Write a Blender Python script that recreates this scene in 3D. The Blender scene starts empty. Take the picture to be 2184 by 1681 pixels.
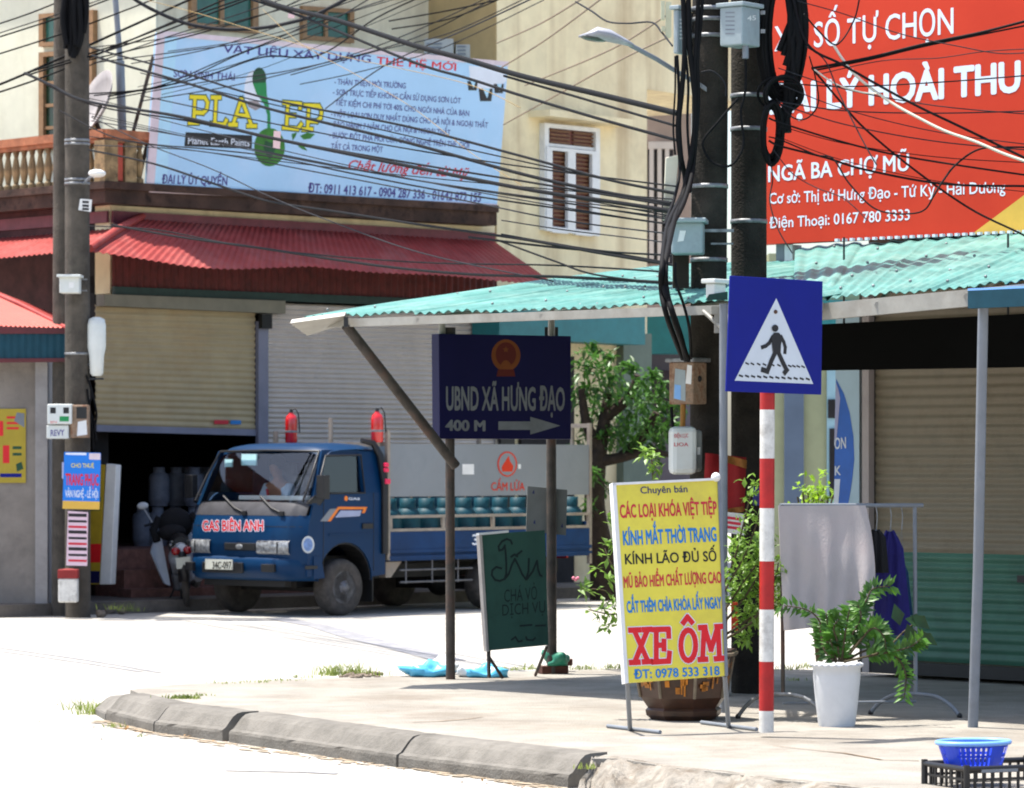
import bpy, bmesh, math, random
from mathutils import Vector, Matrix
random.seed(7)
R = math.radians
sc = bpy.context.scene
COL = sc.collection
# ------------------------------------------------------------------ camera, world, sun, exposure
K, CX, HY, CZ = 8000.0, 1092.0, 988.0, 1.74      # photograph measured on a 2184 x 1681 grid
cam_d = bpy.data.cameras.new("camera")
cam_d.sensor_width = 36.0
cam_d.lens = 36.0 * K / 2184.0
cam_d.shift_y = (HY - 840.5) / 2184.0
cam_d.clip_start, cam_d.clip_end = 0.1, 3000
cam_d.dof.use_dof = True
cam_d.dof.focus_distance = 22.5
cam_d.dof.aperture_fstop = 7.5
cam = bpy.data.objects.new("camera", cam_d)
cam.location = (0, 0, CZ)
cam.rotation_euler = (R(90), 0, 0)
COL.objects.link(cam)
sc.camera = cam
TOSUN = Vector((-0.30, 0.10, 1.0)).normalized()
world = bpy.data.worlds.new("World")
sc.world = world
world.use_nodes = True
nt = world.node_tree
sky = nt.nodes.new("ShaderNodeTexSky")
sky.sky_type = 'NISHITA'
sky.sun_disc = False
sky.sun_elevation = math.asin(TOSUN.z)
sky.sun_rotation = math.atan2(TOSUN.x, TOSUN.y)
sky.dust_density = 2.5
sky.air_density = 1.0
bg = nt.nodes["Background"]
nt.links.new(sky.outputs[0], bg.inputs[0])
bg.inputs[1].default_value = 0.15
sun_d = bpy.data.lights.new("sun", 'SUN')
sun_d.energy = 4.6
sun_d.angle = R(0.5)
sun_d.color = (1.0, 0.95, 0.87)
sun = bpy.data.objects.new("sun", sun_d)
sun.rotation_euler = TOSUN.to_track_quat('Z', 'Y').to_euler()
sun.location = TOSUN * 60
COL.objects.link(sun)
sc.view_settings.view_transform = 'Standard'
sc.view_settings.look = 'None'
sc.view_settings.exposure = 1.1
sc.view_settings.gamma = 1.0
sc.render.engine = 'CYCLES'
sc.cycles.max_bounces = 8
sc.cycles.filter_width = 1.9

# ------------------------------------------------------------------ helpers
def v2(a): return Vector((a[0], a[1], 0)).normalized()
U = v2((0.737, 0.676))       # street direction going away to the right
V = v2((0.676, -0.737))      # street direction coming nearer to the right
Z = Vector((0, 0, 1))

def W(px, py, Y):
    return Vector(((px - CX) / K * Y, Y, CZ - (py - HY) / K * Y))
def G(px, py, z=0.0):
    Y = (CZ - z) * K / (py - HY)
    return Vector(((px - CX) / K * Y, Y, z))

class Plane:
    def __init__(s, P, n, up=None):
        s.P, s.n = Vector(P), Vector(n).normalized()
        s.ex = Z.cross(s.n).normalized()
        s.up = (s.n.cross(s.ex)).normalized()
    def at(s, px, py, off=0.0):
        r = Vector(((px - CX) / K, 1, -(py - HY) / K))
        O = Vector((0, 0, CZ))
        t = s.n.dot(s.P + s.n * off - O) / s.n.dot(r)
        return O + r * t

def lin(c):
    o = []
    for x in c[:3]:
        x = x / 255.0
        o.append(x / 12.92 if x <= 0.04045 else ((x + 0.055) / 1.055) ** 2.4)
    return tuple(o) + (1.0,)

MATS = {}
def mat(name, col, rough=0.65, var=0.14, scale=6.0, bump=0.0, bscale=40.0, metal=0.0, streak=0.0, dirt=None,
        dirt_amt=0.5, dirt_scale=1.6, spec=0.4, coat=0.0, stretch=(1, 1, 1)):
    """procedural paint / plaster / metal: base colour with noise variation, optional dirt patches and vertical streaks"""
    if name in MATS: return MATS[name]
    m = bpy.data.materials.new(name); m.use_nodes = True
    t = m.node_tree; N, L = t.nodes, t.links
    b = N["Principled BSDF"]
    tc = N.new("ShaderNodeTexCoord")
    base = lin(col)
    dark = tuple(c * (1 - var * 1.6) for c in base[:3]) + (1,)
    lite = tuple(min(1, c * (1 + var)) for c in base[:3]) + (1,)
    mp = N.new("ShaderNodeMapping"); mp.inputs['Scale'].default_value = stretch
    L.new(tc.outputs['Object'], mp.inputs[0])
    n1 = N.new("ShaderNodeTexNoise"); n1.inputs['Scale'].default_value = scale
    n1.inputs['Detail'].default_value = 6; n1.inputs['Roughness'].default_value = 0.65
    L.new(mp.outputs[0], n1.inputs['Vector'])
    cr = N.new("ShaderNodeValToRGB")
    cr.color_ramp.elements[0].position = 0.3; cr.color_ramp.elements[0].color = dark
    cr.color_ramp.elements[1].position = 0.7; cr.color_ramp.elements[1].color = lite
    L.new(n1.outputs[0], cr.inputs[0])
    out = cr.outputs[0]
    def over(out, fac, c, amt):
        mx = N.new("ShaderNodeMixRGB"); mx.inputs[2].default_value = c
        mu = N.new("ShaderNodeMath"); mu.operation = 'MULTIPLY'; mu.inputs[1].default_value = amt
        L.new(fac, mu.inputs[0]); L.new(mu.outputs[0], mx.inputs[0]); L.new(out, mx.inputs[1])
        return mx.outputs[0]
    if dirt is not None:
        n2 = N.new("ShaderNodeTexNoise"); n2.inputs['Scale'].default_value = dirt_scale
        n2.inputs['Detail'].default_value = 8; n2.inputs['Roughness'].default_value = 0.7
        L.new(tc.outputs['Object'], n2.inputs['Vector'])
        r2 = N.new("ShaderNodeValToRGB")
        r2.color_ramp.elements[0].position = 0.48; r2.color_ramp.elements[1].position = 0.68
        L.new(n2.outputs[0], r2.inputs[0])
        out = over(out, r2.outputs[0], lin(dirt), dirt_amt)
    if streak:
        ms = N.new("ShaderNodeMapping"); ms.inputs['Scale'].default_value = (3.2, 3.2, 0.16)
        L.new(tc.outputs['Object'], ms.inputs[0])
        n3 = N.new("ShaderNodeTexNoise"); n3.inputs['Scale'].default_value = 1.0; n3.inputs['Detail'].default_value = 7
        L.new(ms.outputs[0], n3.inputs['Vector'])
        r3 = N.new("ShaderNodeValToRGB")
        r3.color_ramp.elements[0].position = 0.5; r3.color_ramp.elements[1].position = 0.72
        L.new(n3.outputs[0], r3.inputs[0])
        dk = lin(dirt) if dirt is not None else tuple(c * 0.45 for c in base[:3]) + (1,)
        out = over(out, r3.outputs[0], dk, streak)
    L.new(out, b.inputs['Base Color'])
    b.inputs['Roughness'].default_value = rough
    b.inputs['Metallic'].default_value = metal
    b.inputs['Specular IOR Level'].default_value = spec
    if coat: b.inputs['Coat Weight'].default_value = coat; b.inputs['Coat Roughness'].default_value = 0.08
    if bump:
        n4 = N.new("ShaderNodeTexNoise"); n4.inputs['Scale'].default_value = bscale; n4.inputs['Detail'].default_value = 6
        L.new(tc.outputs['Object'], n4.inputs['Vector'])
        bp = N.new("ShaderNodeBump"); bp.inputs['Strength'].default_value = bump; bp.inputs['Distance'].default_value = 0.02
        L.new(n4.outputs[0], bp.inputs['Height']); L.new(bp.outputs[0], b.inputs['Normal'])
    MATS[name] = m
    return m

def leaf_mat(name, col, trans=0.4, var=0.35):
    if name in MATS: return MATS[name]
    m = bpy.data.materials.new(name); m.use_nodes = True
    t = m.node_tree; N, L = t.nodes, t.links
    N.remove(N["Principled BSDF"])
    outn = N["Material Output"]
    tc = N.new("ShaderNodeTexCoord")
    n1 = N.new("ShaderNodeTexNoise"); n1.inputs['Scale'].default_value = 9; n1.inputs['Detail'].default_value = 4
    L.new(tc.outputs['Object'], n1.inputs['Vector'])
    cr = N.new("ShaderNodeValToRGB")
    b = lin(col)
    cr.color_ramp.elements[0].position = 0.32; cr.color_ramp.elements[0].color = (b[0]*(1-var), b[1]*(1-var), b[2]*(1-var), 1)
    cr.color_ramp.elements[1].position = 0.68; cr.color_ramp.elements[1].color = (b[0]*(1+1.3*var), b[1]*(1+var), b[2]*(1+.3*var), 1)
    L.new(n1.outputs[0], cr.inputs[0])
    d = N.new("ShaderNodeBsdfPrincipled"); d.inputs['Roughness'].default_value = 0.42
    d.inputs['Specular IOR Level'].default_value = 0.5
    tr = N.new("ShaderNodeBsdfTranslucent")
    L.new(cr.outputs[0], d.inputs['Base Color']); L.new(cr.outputs[0], tr.inputs[0])
    mx = N.new("ShaderNodeMixShader"); mx.inputs[0].default_value = trans
    L.new(d.outputs[0], mx.inputs[1]); L.new(tr.outputs[0], mx.inputs[2]); L.new(mx.outputs[0], outn.inputs[0])
    MATS[name] = m
    return m

def glass_mat(name, tint, alpha_mix=0.55, rough=0.03):
    if name in MATS: return MATS[name]
    m = bpy.data.materials.new(name); m.use_nodes = True
    t = m.node_tree; N, L = t.nodes, t.links
    N.remove(N["Principled BSDF"])
    gl = N.new("ShaderNodeBsdfGlossy"); gl.inputs['Roughness'].default_value = rough
    gl.inputs[0].default_value = (0.9, 0.95, 1, 1)
    tr = N.new("ShaderNodeBsdfTransparent"); tr.inputs[0].default_value = lin(tint)
    fr = N.new("ShaderNodeFresnel"); fr.inputs[0].default_value = 1.45
    ad = N.new("ShaderNodeMath"); ad.operation = 'ADD'; ad.inputs[1].default_value = alpha_mix; ad.use_clamp = True
    L.new(fr.outputs[0], ad.inputs[0])
    mx = N.new("ShaderNodeMixShader")
    L.new(ad.outputs[0], mx.inputs[0]); L.new(tr.outputs[0], mx.inputs[1]); L.new(gl.outputs[0], mx.inputs[2])
    L.new(mx.outputs[0], N["Material Output"].inputs[0])
    MATS[name] = m
    return m

def tag(o, label=None, cat=None, group=None, kind=None):
    if label: o['label'] = label
    if cat: o['category'] = cat
    if group: o['group'] = group
    if kind: o['kind'] = kind
    return o

def thing(name, loc, label, cat, group=None):
    o = bpy.data.objects.new(name, None)
    o.empty_display_size = 0.2
    o.location = loc
    COL.objects.link(o)
    return tag(o, label, cat, group)

def wloc(o):
    p = Vector(o.location)
    while o.parent:
        o = o.parent; p += Vector(o.location)
    return p

class B:
    """collects geometry in world coordinates and links it as one mesh object"""
    def __init__(s, T=None):
        s.v, s.f, s.T, s.sm = [], [], T, []
    def add(s, vs, fs, smooth=False):
        o = len(s.v)
        s.v += [(s.T @ Vector(p)) if s.T else Vector(p) for p in vs]
        s.f += [tuple(i + o for i in f) for f in fs]
        s.sm += [smooth] * len(fs)
        return s
    def hexa(s, p):     # 8 corners: bottom ring 0-3, top ring 4-7
        return s.add(p, [(3, 2, 1, 0), (4, 5, 6, 7), (0, 1, 5, 4), (1, 2, 6, 5), (2, 3, 7, 6), (3, 0, 4, 7)])
    def box(s, c, d, ex=None, ey=None, ez=None):
        c = Vector(c); ex = Vector(ex or (1, 0, 0)) * d[0] / 2; ey = Vector(ey or (0, 1, 0)) * d[1] / 2; ez = Vector(ez or (0, 0, 1)) * d[2] / 2
        return s.hexa([c - ex - ey - ez, c + ex - ey - ez, c + ex + ey - ez, c - ex + ey - ez,
                       c - ex - ey + ez, c + ex - ey + ez, c + ex + ey + ez, c - ex + ey + ez])
    def slab(s, pts, ext):   # polygon extruded by a vector
        n = len(pts); pts = [Vector(p) for p in pts]; e = Vector(ext)
        vs = pts + [p + e for p in pts]
        fs = [tuple(range(n))[::-1], tuple(range(n, 2 * n))]
        for i in range(n):
            j = (i + 1) % n; fs.append((i, j, n + j, n + i))
        return s.add(vs, fs)
    def poly(s, pts):
        return s.add(pts, [tuple(range(len(pts)))])
    def tube(s, pts, r, n=8, caps=True):
        pts = [Vector(p) for p in pts]
        rs = r if isinstance(r, (list, tuple)) else [r] * len(pts)
        vs, fs = [], []
        prev = None
        for i, p in enumerate(pts):
            d = (pts[min(i + 1, len(pts) - 1)] - pts[max(i - 1, 0)]).normalized()
            a = prev - d * prev.dot(d) if prev is not None else (Z.cross(d) if abs(d.z) < 0.95 else Vector((1, 0, 0)).cross(d))
            if a.length < 1e-6: a = Vector((1, 0, 0)).cross(d)
            a.normalize(); prev = a
            b = d.cross(a)
            for k in range(n):
                t = 2 * math.pi * k / n
                vs.append(p + (a * math.cos(t) + b * math.sin(t)) * rs[i])
        for i in range(len(pts) - 1):
            for k in range(n):
                k2 = (k + 1) % n
                fs.append((i * n + k, i * n + k2, (i + 1) * n + k2, (i + 1) * n + k))
        s.add(vs, fs, True)
        if caps:
            m = (len(pts) - 1) * n
            s.add(vs[:n], [tuple(range(n))[::-1]]); s.add(vs[m:], [tuple(range(n))])
        return s
    def lathe(s, prof, c, n=24, ax=None, phase=0.0, sx=1.0):   # prof: (radius, height) list
        c = Vector(c)
        az = Vector(ax).normalized() if ax else Z
        aa = (Vector((1, 0, 0)) if abs(az.x) < 0.9 else Vector((0, 1, 0)))
        aa = (aa - az * aa.dot(az)).normalized(); ab = az.cross(aa)
        vs, fs = [], []
        for r, h in prof:
            for k in range(n):
                t = 2 * math.pi * k / n + phase
                vs.append(c + az * h + (aa * math.cos(t) * sx + ab * math.sin(t)) * r)
        for i in range(len(prof) - 1):
            for k in range(n):
                k2 = (k + 1) % n
                fs.append((i * n + k, i * n + k2, (i + 1) * n + k2, (i + 1) * n + k))
        s.add(vs, fs, n > 10)
        m = (len(prof) - 1) * n
        if prof[0][0] > 1e-4: s.add(vs[:n], [tuple(range(n))[::-1]])
        if prof[-1][0] > 1e-4: s.add(vs[m:], [tuple(range(n))])
        return s
    def ball(s, c, r, n=12, m=8, ex=None, ey=None, ez=None):
        c = Vector(c); r = r if isinstance(r, (tuple, list)) else (r, r, r)
        ex = Vector(ex or (1, 0, 0)); ey = Vector(ey or (0, 1, 0)); ez = Vector(ez or (0, 0, 1))
        vs, fs = [], []
        for i in range(m + 1):
            a = -math.pi / 2 + math.pi * i / m
            for k in range(n):
                t = 2 * math.pi * k / n
                vs.append(c + ex * r[0] * math.cos(a) * math.cos(t) + ey * r[1] * math.cos(a) * math.sin(t) + ez * r[2] * math.sin(a))
        for i in range(m):
            for k in range(n):
                k2 = (k + 1) % n
                fs.append((i * n + k, i * n + k2, (i + 1) * n + k2, (i + 1) * n + k))
        return s.add(vs, fs, True)
    def patch(s, bl, br, tr, tl, nu=8, nv=8, disp=None, smooth=True, thick=0.0):
        bl, br, tr, tl = map(Vector, (bl, br, tr, tl))
        n = (br - bl).cross(tl - bl).normalized()
        vs, fs = [], []
        for j in range(nv + 1):
            for i in range(nu + 1):
                u, v = i / nu, j / nv
                p = bl * (1 - u) * (1 - v) + br * u * (1 - v) + tr * u * v + tl * (1 - u) * v
                if disp:
                    d = disp(u, v)
                    p = p + (n * d if not isinstance(d, Vector) else d)
                vs.append(p)
        for j in range(nv):
            for i in range(nu):
                a = j * (nu + 1) + i
                fs.append((a, a + 1, a + nu + 2, a + nu + 1))
        s.add(vs, fs, smooth)
        if thick:
            vs2 = [p - n * thick for p in vs]
            s.add(vs2, [f[::-1] for f in fs], smooth)
            rim = [i for i in range(nu + 1)] + [(j + 1) * (nu + 1) - 1 for j in range(1, nv + 1)] + \
                  [nv * (nu + 1) + i for i in range(nu - 1, -1, -1)] + [j * (nu + 1) for j in range(nv - 1, 0, -1)]
            q = [vs[i] for i in rim] + [vs2[i] for i in rim]; m = len(rim)
            s.add(q, [(i, i + m, (i + 1) % m + m, (i + 1) % m) for i in range(m)])
        return s
    def build(s, name, m, parent=None, bevel=0.0, weld=False):
        off = wloc(parent) if parent else Vector((0, 0, 0))
        me = bpy.data.meshes.new(name)
        me.from_pydata([p - off for p in s.v], [], s.f)
        me.polygons.foreach_set('use_smooth', s.sm)
        bm = bmesh.new(); bm.from_mesh(me)
        if weld or bevel: bmesh.ops.remove_doubles(bm, verts=bm.verts, dist=1e-4)
        if bevel:
            es = [e for e in bm.edges if len(e.link_faces) == 2 and e.calc_face_angle(0) > 0.5]
            bmesh.ops.bevel(bm, geom=es, offset=bevel, segments=2, affect='EDGES', profile=0.5, clamp_overlap=True)
        bmesh.ops.recalc_face_normals(bm, faces=bm.faces) if not weld == 'keep' else None
        bm.to_mesh(me); bm.free()
        me.materials.append(m)
        o = bpy.data.objects.new(name, me)
        COL.objects.link(o)
        if parent: o.parent = parent
        return o

def own(o, loc):
    """move a top-level mesh's origin to loc without moving the mesh"""
    loc = Vector(loc)
    o.data.transform(Matrix.Translation(-loc)); o.location = loc
    return o

def single(name, b, m, label, cat, group=None, bevel=0.0, loc=None):
    o = b.build(name, m, None, bevel)
    if loc is None:
        vs = b.v; loc = (sum(p.x for p in vs) / len(vs), sum(p.y for p in vs) / len(vs), min(p.z for p in vs))
    own(o, loc)
    return tag(o, label, cat, group)

def copy_tree(o, parent=None):
    c = o.copy(); COL.objects.link(c)
    if parent: c.parent = parent
    for ch in list(o.children): copy_tree(ch, c)
    return c

def struct(name, b, m, bevel=0.0):
    return tag(b.build(name, m, None, bevel), kind='structure')

# ---- writing
_tc = {}
def text_mesh(body, bold, shear):
    key = (body, bold, shear)
    if key in _tc: return _tc[key]
    H1, H2 = "ƠỜỚỞỠỢơờớởỡợ", "OÒÓỎÕỌoòóỏõọ"
    if any(ch in H1 for ch in body):          # the horn of these letters is drawn as a stroke of its own
        plain = "".join(H2[H1.index(ch)] if ch in H1 else ch for ch in body)
        vs, fs = text_mesh(plain, bold, shear)
        vs, fs = list(vs), list(fs)
        for i, ch in enumerate(body):
            if ch in H1:
                xr = max(v.x for v in text_mesh(plain[:i + 1], bold, shear)[0])
                k = .70 if ch.isupper() else .53
                xr += shear * k * .8
                o = len(vs)
                for (dx, dy) in ((-.09, -.12), (-.02, -.16), (.075, -.03), (.085, .06), (.01, .06), (.01, .0)):
                    vs.append(Vector((xr + dx, k + dy, 0)))
                fs.append(tuple(range(o, o + 6)))
        _tc[key] = (vs, fs)
        return _tc[key]
    c = bpy.data.curves.new("lettering", 'FONT'); c.body = body; c.offset = bold; c.shear = shear
    c.resolution_u = 3
    o = bpy.data.objects.new("lettering", c); COL.objects.link(o)
    dg = bpy.context.evaluated_depsgraph_get()
    me = bpy.data.meshes.new_from_object(o.evaluated_get(dg))
    vs = [v.co.copy() for v in me.vertices]; fs = [tuple(p.vertices) for p in me.polygons]
    bpy.data.objects.remove(o); bpy.data.curves.remove(c); bpy.data.meshes.remove(me)
    _tc[key] = (vs, fs)
    return _tc[key]
CAP = 0.70
def write(parent, pl, body, p0, p1, cap, m, bold=0.0, off=0.004, shear=0.0, vscale=1.0, name="lettering", outline=None, ow=0.03, depth=None):
    """body written on plane pl from pixel p0 (baseline left) to p1 (baseline right), capital height cap pixels"""
    off *= .4
    P0, P1 = pl.at(p0[0], p0[1], off), pl.at(p1[0], p1[1], off)
    vs, fs = text_mesh(body, 0.0, shear)
    x0, x1 = min(v.x for v in vs), max(v.x for v in vs)
    e = (P1 - P0); sx = e.length / (x1 - x0); e.normalize()
    def heavy(bq, o_):
        g = B()
        offs = [(0, 0)] if bq <= 0 else [(0, 0), (-bq, 0), (bq, 0), (0, -bq * .8), (0, bq * .8)] + ([(-bq * .7, -bq * .6), (bq * .7, bq * .6), (-bq * .7, bq * .6), (bq * .7, -bq * .6)] if bq > .018 else [])
        for k, (ax, ay) in enumerate(offs):
            sh = pl.n * (o_ + k * .00006)
            g.add([P0 + e * (v.x - x0 + ax) * sx + up * (v.y + ay) * sy + sh for v in vs], fs)
        return g
    sy = cap * (P0.y + P1.y) / 2 / K / CAP * vscale
    up = pl.up
    if outline is not None:
        heavy(bold + ow, -.0012).build(name, outline, parent, weld='keep')
    return heavy(bold, 0).build(name, m, parent, weld='keep')

def strokes(b, pl, segs, w, off=0.004):
    """polyline strokes in pixels with width w pixels on plane pl"""
    k = 0; off *= .4
    for line in segs:
        for (a, c) in zip(line[:-1], line[1:]):
            A, C = pl.at(a[0], a[1], off + k * 0.00006), pl.at(c[0], c[1], off + k * 0.00006); k += 1
            d = (C - A)
            if d.length < 1e-6: continue
            d.normalize(); s = pl.n.cross(d) * (w * A.y / K / 2)
            d = d * (w * A.y / K * 0.35)
            b.add([A - d - s, C + d - s, C + d + s, A - d + s], [(0, 1, 2, 3)])
    return b

def panel(name, pl, pts, thick, m, parent=None, off=0.0, bevel=0.0):
    q = [pl.at(p[0], p[1], off) for p in pts]
    return B().slab(q, pl.n * (-thick)).build(name, m, parent, bevel)

def flat(name, pl, pts, m, parent, off):
    b = B().poly([pl.at(p[0], p[1], off * .4) for p in pts])
    return b.build(name, m, parent, weld='keep')

def arc(n, a0, a1, c, rx, ry):
    return [(c[0] + rx * math.cos(a0 + (a1 - a0) * i / n), c[1] + ry * math.sin(a0 + (a1 - a0) * i / n)) for i in range(n + 1)]

def rv(): return Vector((random.gauss(0, 1), random.gauss(0, 1), random.gauss(0, 1))).normalized()
# ------------------------------------------------------------------ materials
m_road = mat("road_concrete", (166, 162, 154), 0.85, 0.06, 1.2, 0.3, 90, dirt=(118, 115, 112), dirt_amt=0.45, dirt_scale=0.55)
m_walk = mat("pavement_concrete", (144, 139, 130), 0.9, 0.16, 2.2, 0.6, 60, dirt=(112, 102, 90), dirt_amt=0.75, dirt_scale=0.9)
m_kerb = mat("kerb_concrete", (112, 108, 101), 0.9, 0.2, 4, 0.35, 60, dirt=(66, 62, 55), dirt_amt=0.5, dirt_scale=3.5)
m_seam = mat("road_tar", (128, 128, 132), 0.85, 0.25, 9, dirt=(170, 168, 164), dirt_amt=.5, dirt_scale=4)
m_dirt = mat("dirt_soil", (120, 100, 78), 0.95, 0.35, 8, 0.8, 50)
m_cream = mat("cream_plaster", (232, 217, 178), 0.85, 0.06, 3, 0.15, 60, streak=0.42, dirt=(146, 112, 76), dirt_amt=0.3, dirt_scale=0.6)
m_cream2 = mat("grey_cream_plaster", (226, 214, 184), 0.85, 0.06, 3, 0.15, 60, streak=0.3, dirt=(140, 118, 92), dirt_amt=0.3, dirt_scale=0.6)
m_creamL = mat("pale_cream_plaster", (216, 213, 190), 0.85, 0.05, 3, 0.1, 60, streak=0.1, dirt=(150, 140, 110), dirt_amt=0.15)
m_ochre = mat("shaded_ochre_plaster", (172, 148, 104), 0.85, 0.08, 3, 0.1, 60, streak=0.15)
m_moss = mat("mossy_slab", (78, 58, 48), 0.95, 0.5, 7, 0.5, 50, dirt=(18, 16, 14), dirt_amt=0.95, dirt_scale=3.5)
m_terra = mat("terracotta_rail", (168, 106, 74), 0.85, 0.25, 6, 0.2, 50, dirt=(70, 52, 40), dirt_amt=0.5, dirt_scale=5)
m_balus = mat("stained_baluster", (148, 124, 88), 0.85, 0.35, 9, 0.2, 50, dirt=(50, 42, 34), dirt_amt=0.7, dirt_scale=7)
m_brown = mat("brown_wood", (112, 76, 46), 0.6, 0.2, 14)
m_beigef = mat("tan_wood_frame", (148, 112, 76), 0.6, 0.15, 14)
m_greeng = mat("green_glass", (40, 92, 78), 0.25, 0.2, 4, spec=0.6)
m_dkgreen = mat("dark_green_glass", (22, 54, 34), 0.25, 0.5, 8, spec=0.6)
m_maroon = mat("red_roof_sheet", (148, 60, 56), 0.55, 0.16, 5, spec=.25, dirt=(152, 96, 90), dirt_amt=0.55, dirt_scale=1.5, stretch=(1, 1, 1))
m_maroonD = mat("shaded_red_sheet", (96, 34, 32), 0.6, 0.3, 8)
m_purple = mat("purple_flashing", (112, 52, 60), 0.55, 0.2, 6)
m_bandg = mat("dark_green_beam", (34, 58, 54), 0.6, 0.2, 8)
m_shutc = mat("cream_shutter", (174, 158, 124), 0.5, 0.07, 3, streak=0.12, dirt=(150, 112, 62), dirt_amt=0.25, dirt_scale=1.0)
m_shutl = mat("lilac_shutter", (204, 195, 188), 0.5, 0.05, 3, streak=.12)
m_shutf = mat("lilac_grey_frame", (122, 124, 142), 0.5, 0.1, 3)
m_shutr = mat("taupe_shutter", (140, 128, 108), 0.55, 0.12, 4, dirt=(96, 82, 62), dirt_amt=0.45, dirt_scale=4)
m_shutg = mat("green_shutter", (66, 112, 92), 0.5, 0.12, 4, dirt=(48, 78, 66), dirt_amt=0.4)
m_black = mat("black_rubber", (20, 20, 21), 0.6, 0.2, 10)
m_cable = mat("black_cable", (18, 18, 20), 0.7, 0.15, 10, spec=.12)
m_cableg = mat("grey_cable", (38, 39, 43), 0.7, 0.15, 10, spec=.15)
m_wcream = mat("cream_wire", (150, 128, 88), 0.7, 0.1, 10, spec=.1)
m_cablew = mat("white_cable", (206, 196, 178), 0.5, 0.1, 10)
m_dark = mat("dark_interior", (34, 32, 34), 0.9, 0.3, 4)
m_brick = mat("brick_step", (124, 86, 76), 0.9, 0.25, 9, 0.5, 30, dirt=(70, 56, 52), dirt_amt=0.5, dirt_scale=4)
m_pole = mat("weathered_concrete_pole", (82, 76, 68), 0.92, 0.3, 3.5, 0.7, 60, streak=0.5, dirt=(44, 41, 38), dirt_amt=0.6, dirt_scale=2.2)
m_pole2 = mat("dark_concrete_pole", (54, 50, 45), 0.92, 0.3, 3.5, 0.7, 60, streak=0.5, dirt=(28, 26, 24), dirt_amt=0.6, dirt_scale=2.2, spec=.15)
m_steel = mat("galvanised_strap", (132, 134, 136), 0.5, 0.3, 20, metal=0.4)
m_greyp = mat("grey_painted_steel", (120, 126, 134), 0.5, 0.12, 10, dirt=(96, 88, 78), dirt_amt=0.3, dirt_scale=5)
m_rustp = mat("rusty_pipe", (72, 66, 60), 0.75, 0.3, 8, 0.2, 60, dirt=(92, 52, 34), dirt_amt=0.6, dirt_scale=4)
m_gutter = mat("grey_gutter", (148, 146, 138), 0.5, 0.12, 7, dirt=(110, 96, 80), dirt_amt=0.35, dirt_scale=3)
m_aqua = mat("aqua_roof_sheet", (80, 134, 127), 0.5, 0.22, 3.0, dirt=(128, 164, 154), dirt_amt=0.6, dirt_scale=2.4, spec=0.35)
m_teal = mat("teal_sheet", (36, 116, 120), 0.5, 0.1, 5)
m_tealD = mat("dark_teal_fascia", (24, 64, 78), 0.6, 0.12, 7, spec=.2)
m_white = mat("white_paint", (222, 222, 220), 0.5, 0.06, 7)
m_whited = mat("scuffed_white_paint", (214, 212, 206), 0.6, 0.1, 12, dirt=(130, 124, 116), dirt_amt=0.6, dirt_scale=9)
m_red = mat("red_paint", (172, 26, 26), 0.5, 0.12, 9, dirt=(120, 24, 24), dirt_amt=.4, dirt_scale=7)
m_signb = mat("blue_sign_paint", (4, 20, 122), 0.5, 0.05, 3, spec=.2)
m_signn = mat("navy_sign_paint", (18, 18, 66), 0.5, 0.06, 3, spec=.2)
m_dul = mat("dull_white_lettering", (122, 126, 130), .6, .12, 8, spec=.2)
m_grl = mat("grey_lettering", (190, 194, 196), 0.55, 0.1, 8)
m_yel = mat("yellow_sign_paint", (226, 212, 74), 0.5, 0.08, 3, dirt=(190, 172, 78), dirt_amt=.6)
m_ink = mat("black_ink", (20, 20, 26), 0.5, 0.05)
m_crim = mat("crimson_ink", (196, 38, 58), 0.5, 0.06)
m_redink = mat("red_ink", (214, 24, 32), 0.5, 0.05)
m_blink = mat("blue_ink", (28, 122, 194), 0.5, 0.06)
m_nvink = mat("navy_ink", (40, 44, 96), 0.5, 0.06)
m_pblue = mat("pale_blue_print", (170, 208, 240), 0.45, 0.05, 0.9, dirt=(196, 216, 244), dirt_amt=.7, dirt_scale=0.5)
m_pblue2 = mat("blue_print_edge", (176, 218, 242), 0.45, 0.04)
m_pframe = mat("pink_white_frame", (214, 198, 206), 0.5, 0.08)
m_pur = mat("purple_ink", (66, 54, 128), 0.5, 0.06)
m_yink = mat("yellow_ink", (232, 212, 30), 0.5, 0.05)
m_grnd = mat("dark_green_ink", (14, 70, 42), 0.5, 0.1)
m_grn = mat("green_ink", (22, 132, 72), 0.5, 0.1)
m_grn2 = mat("leaf_green_ink", (48, 116, 34), 0.5, 0.25, 6)
m_orange = mat("orange_red_print", (200, 58, 34), 0.6, 0.04, 0.7, spec=.2, dirt=(186, 48, 28), dirt_amt=.6, dirt_scale=0.4)
m_mustard = mat("mustard_print", (214, 170, 70), 0.5, 0.06)
m_wink = mat("white_ink", (220, 226, 238), 0.5, 0.04)
m_truck = mat("truck_blue_paint", (0, 44, 80), 0.45, 0.06, 4, spec=0.16, coat=0.05, dirt=(8, 42, 66), dirt_amt=.4, dirt_scale=2)
m_bedb = mat("truck_bed_blue", (16, 54, 98), 0.5, 0.1, 5, spec=.2, dirt=(18, 38, 66), dirt_amt=.5, dirt_scale=2)
m_tyre = mat("tyre_rubber", (66, 62, 59), 0.88, 0.2, 12, dirt=(98, 90, 84), dirt_amt=.4, dirt_scale=6)
m_rim = mat("grey_steel_rim", (104, 104, 108), 0.5, 0.2, 9, metal=0.3, dirt=(74, 66, 58), dirt_amt=.5, dirt_scale=8)
m_plast = mat("black_plastic", (30, 30, 32), 0.45, 0.15, 8)
m_cowl = mat("cowl_grey_plastic", (62, 62, 66), 0.5, 0.2, 8)
m_panelg = mat("grey_sheet_metal", (128, 133, 138), 0.5, 0.06, 4, dirt=(112, 112, 112), dirt_amt=.4, dirt_scale=2)
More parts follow.
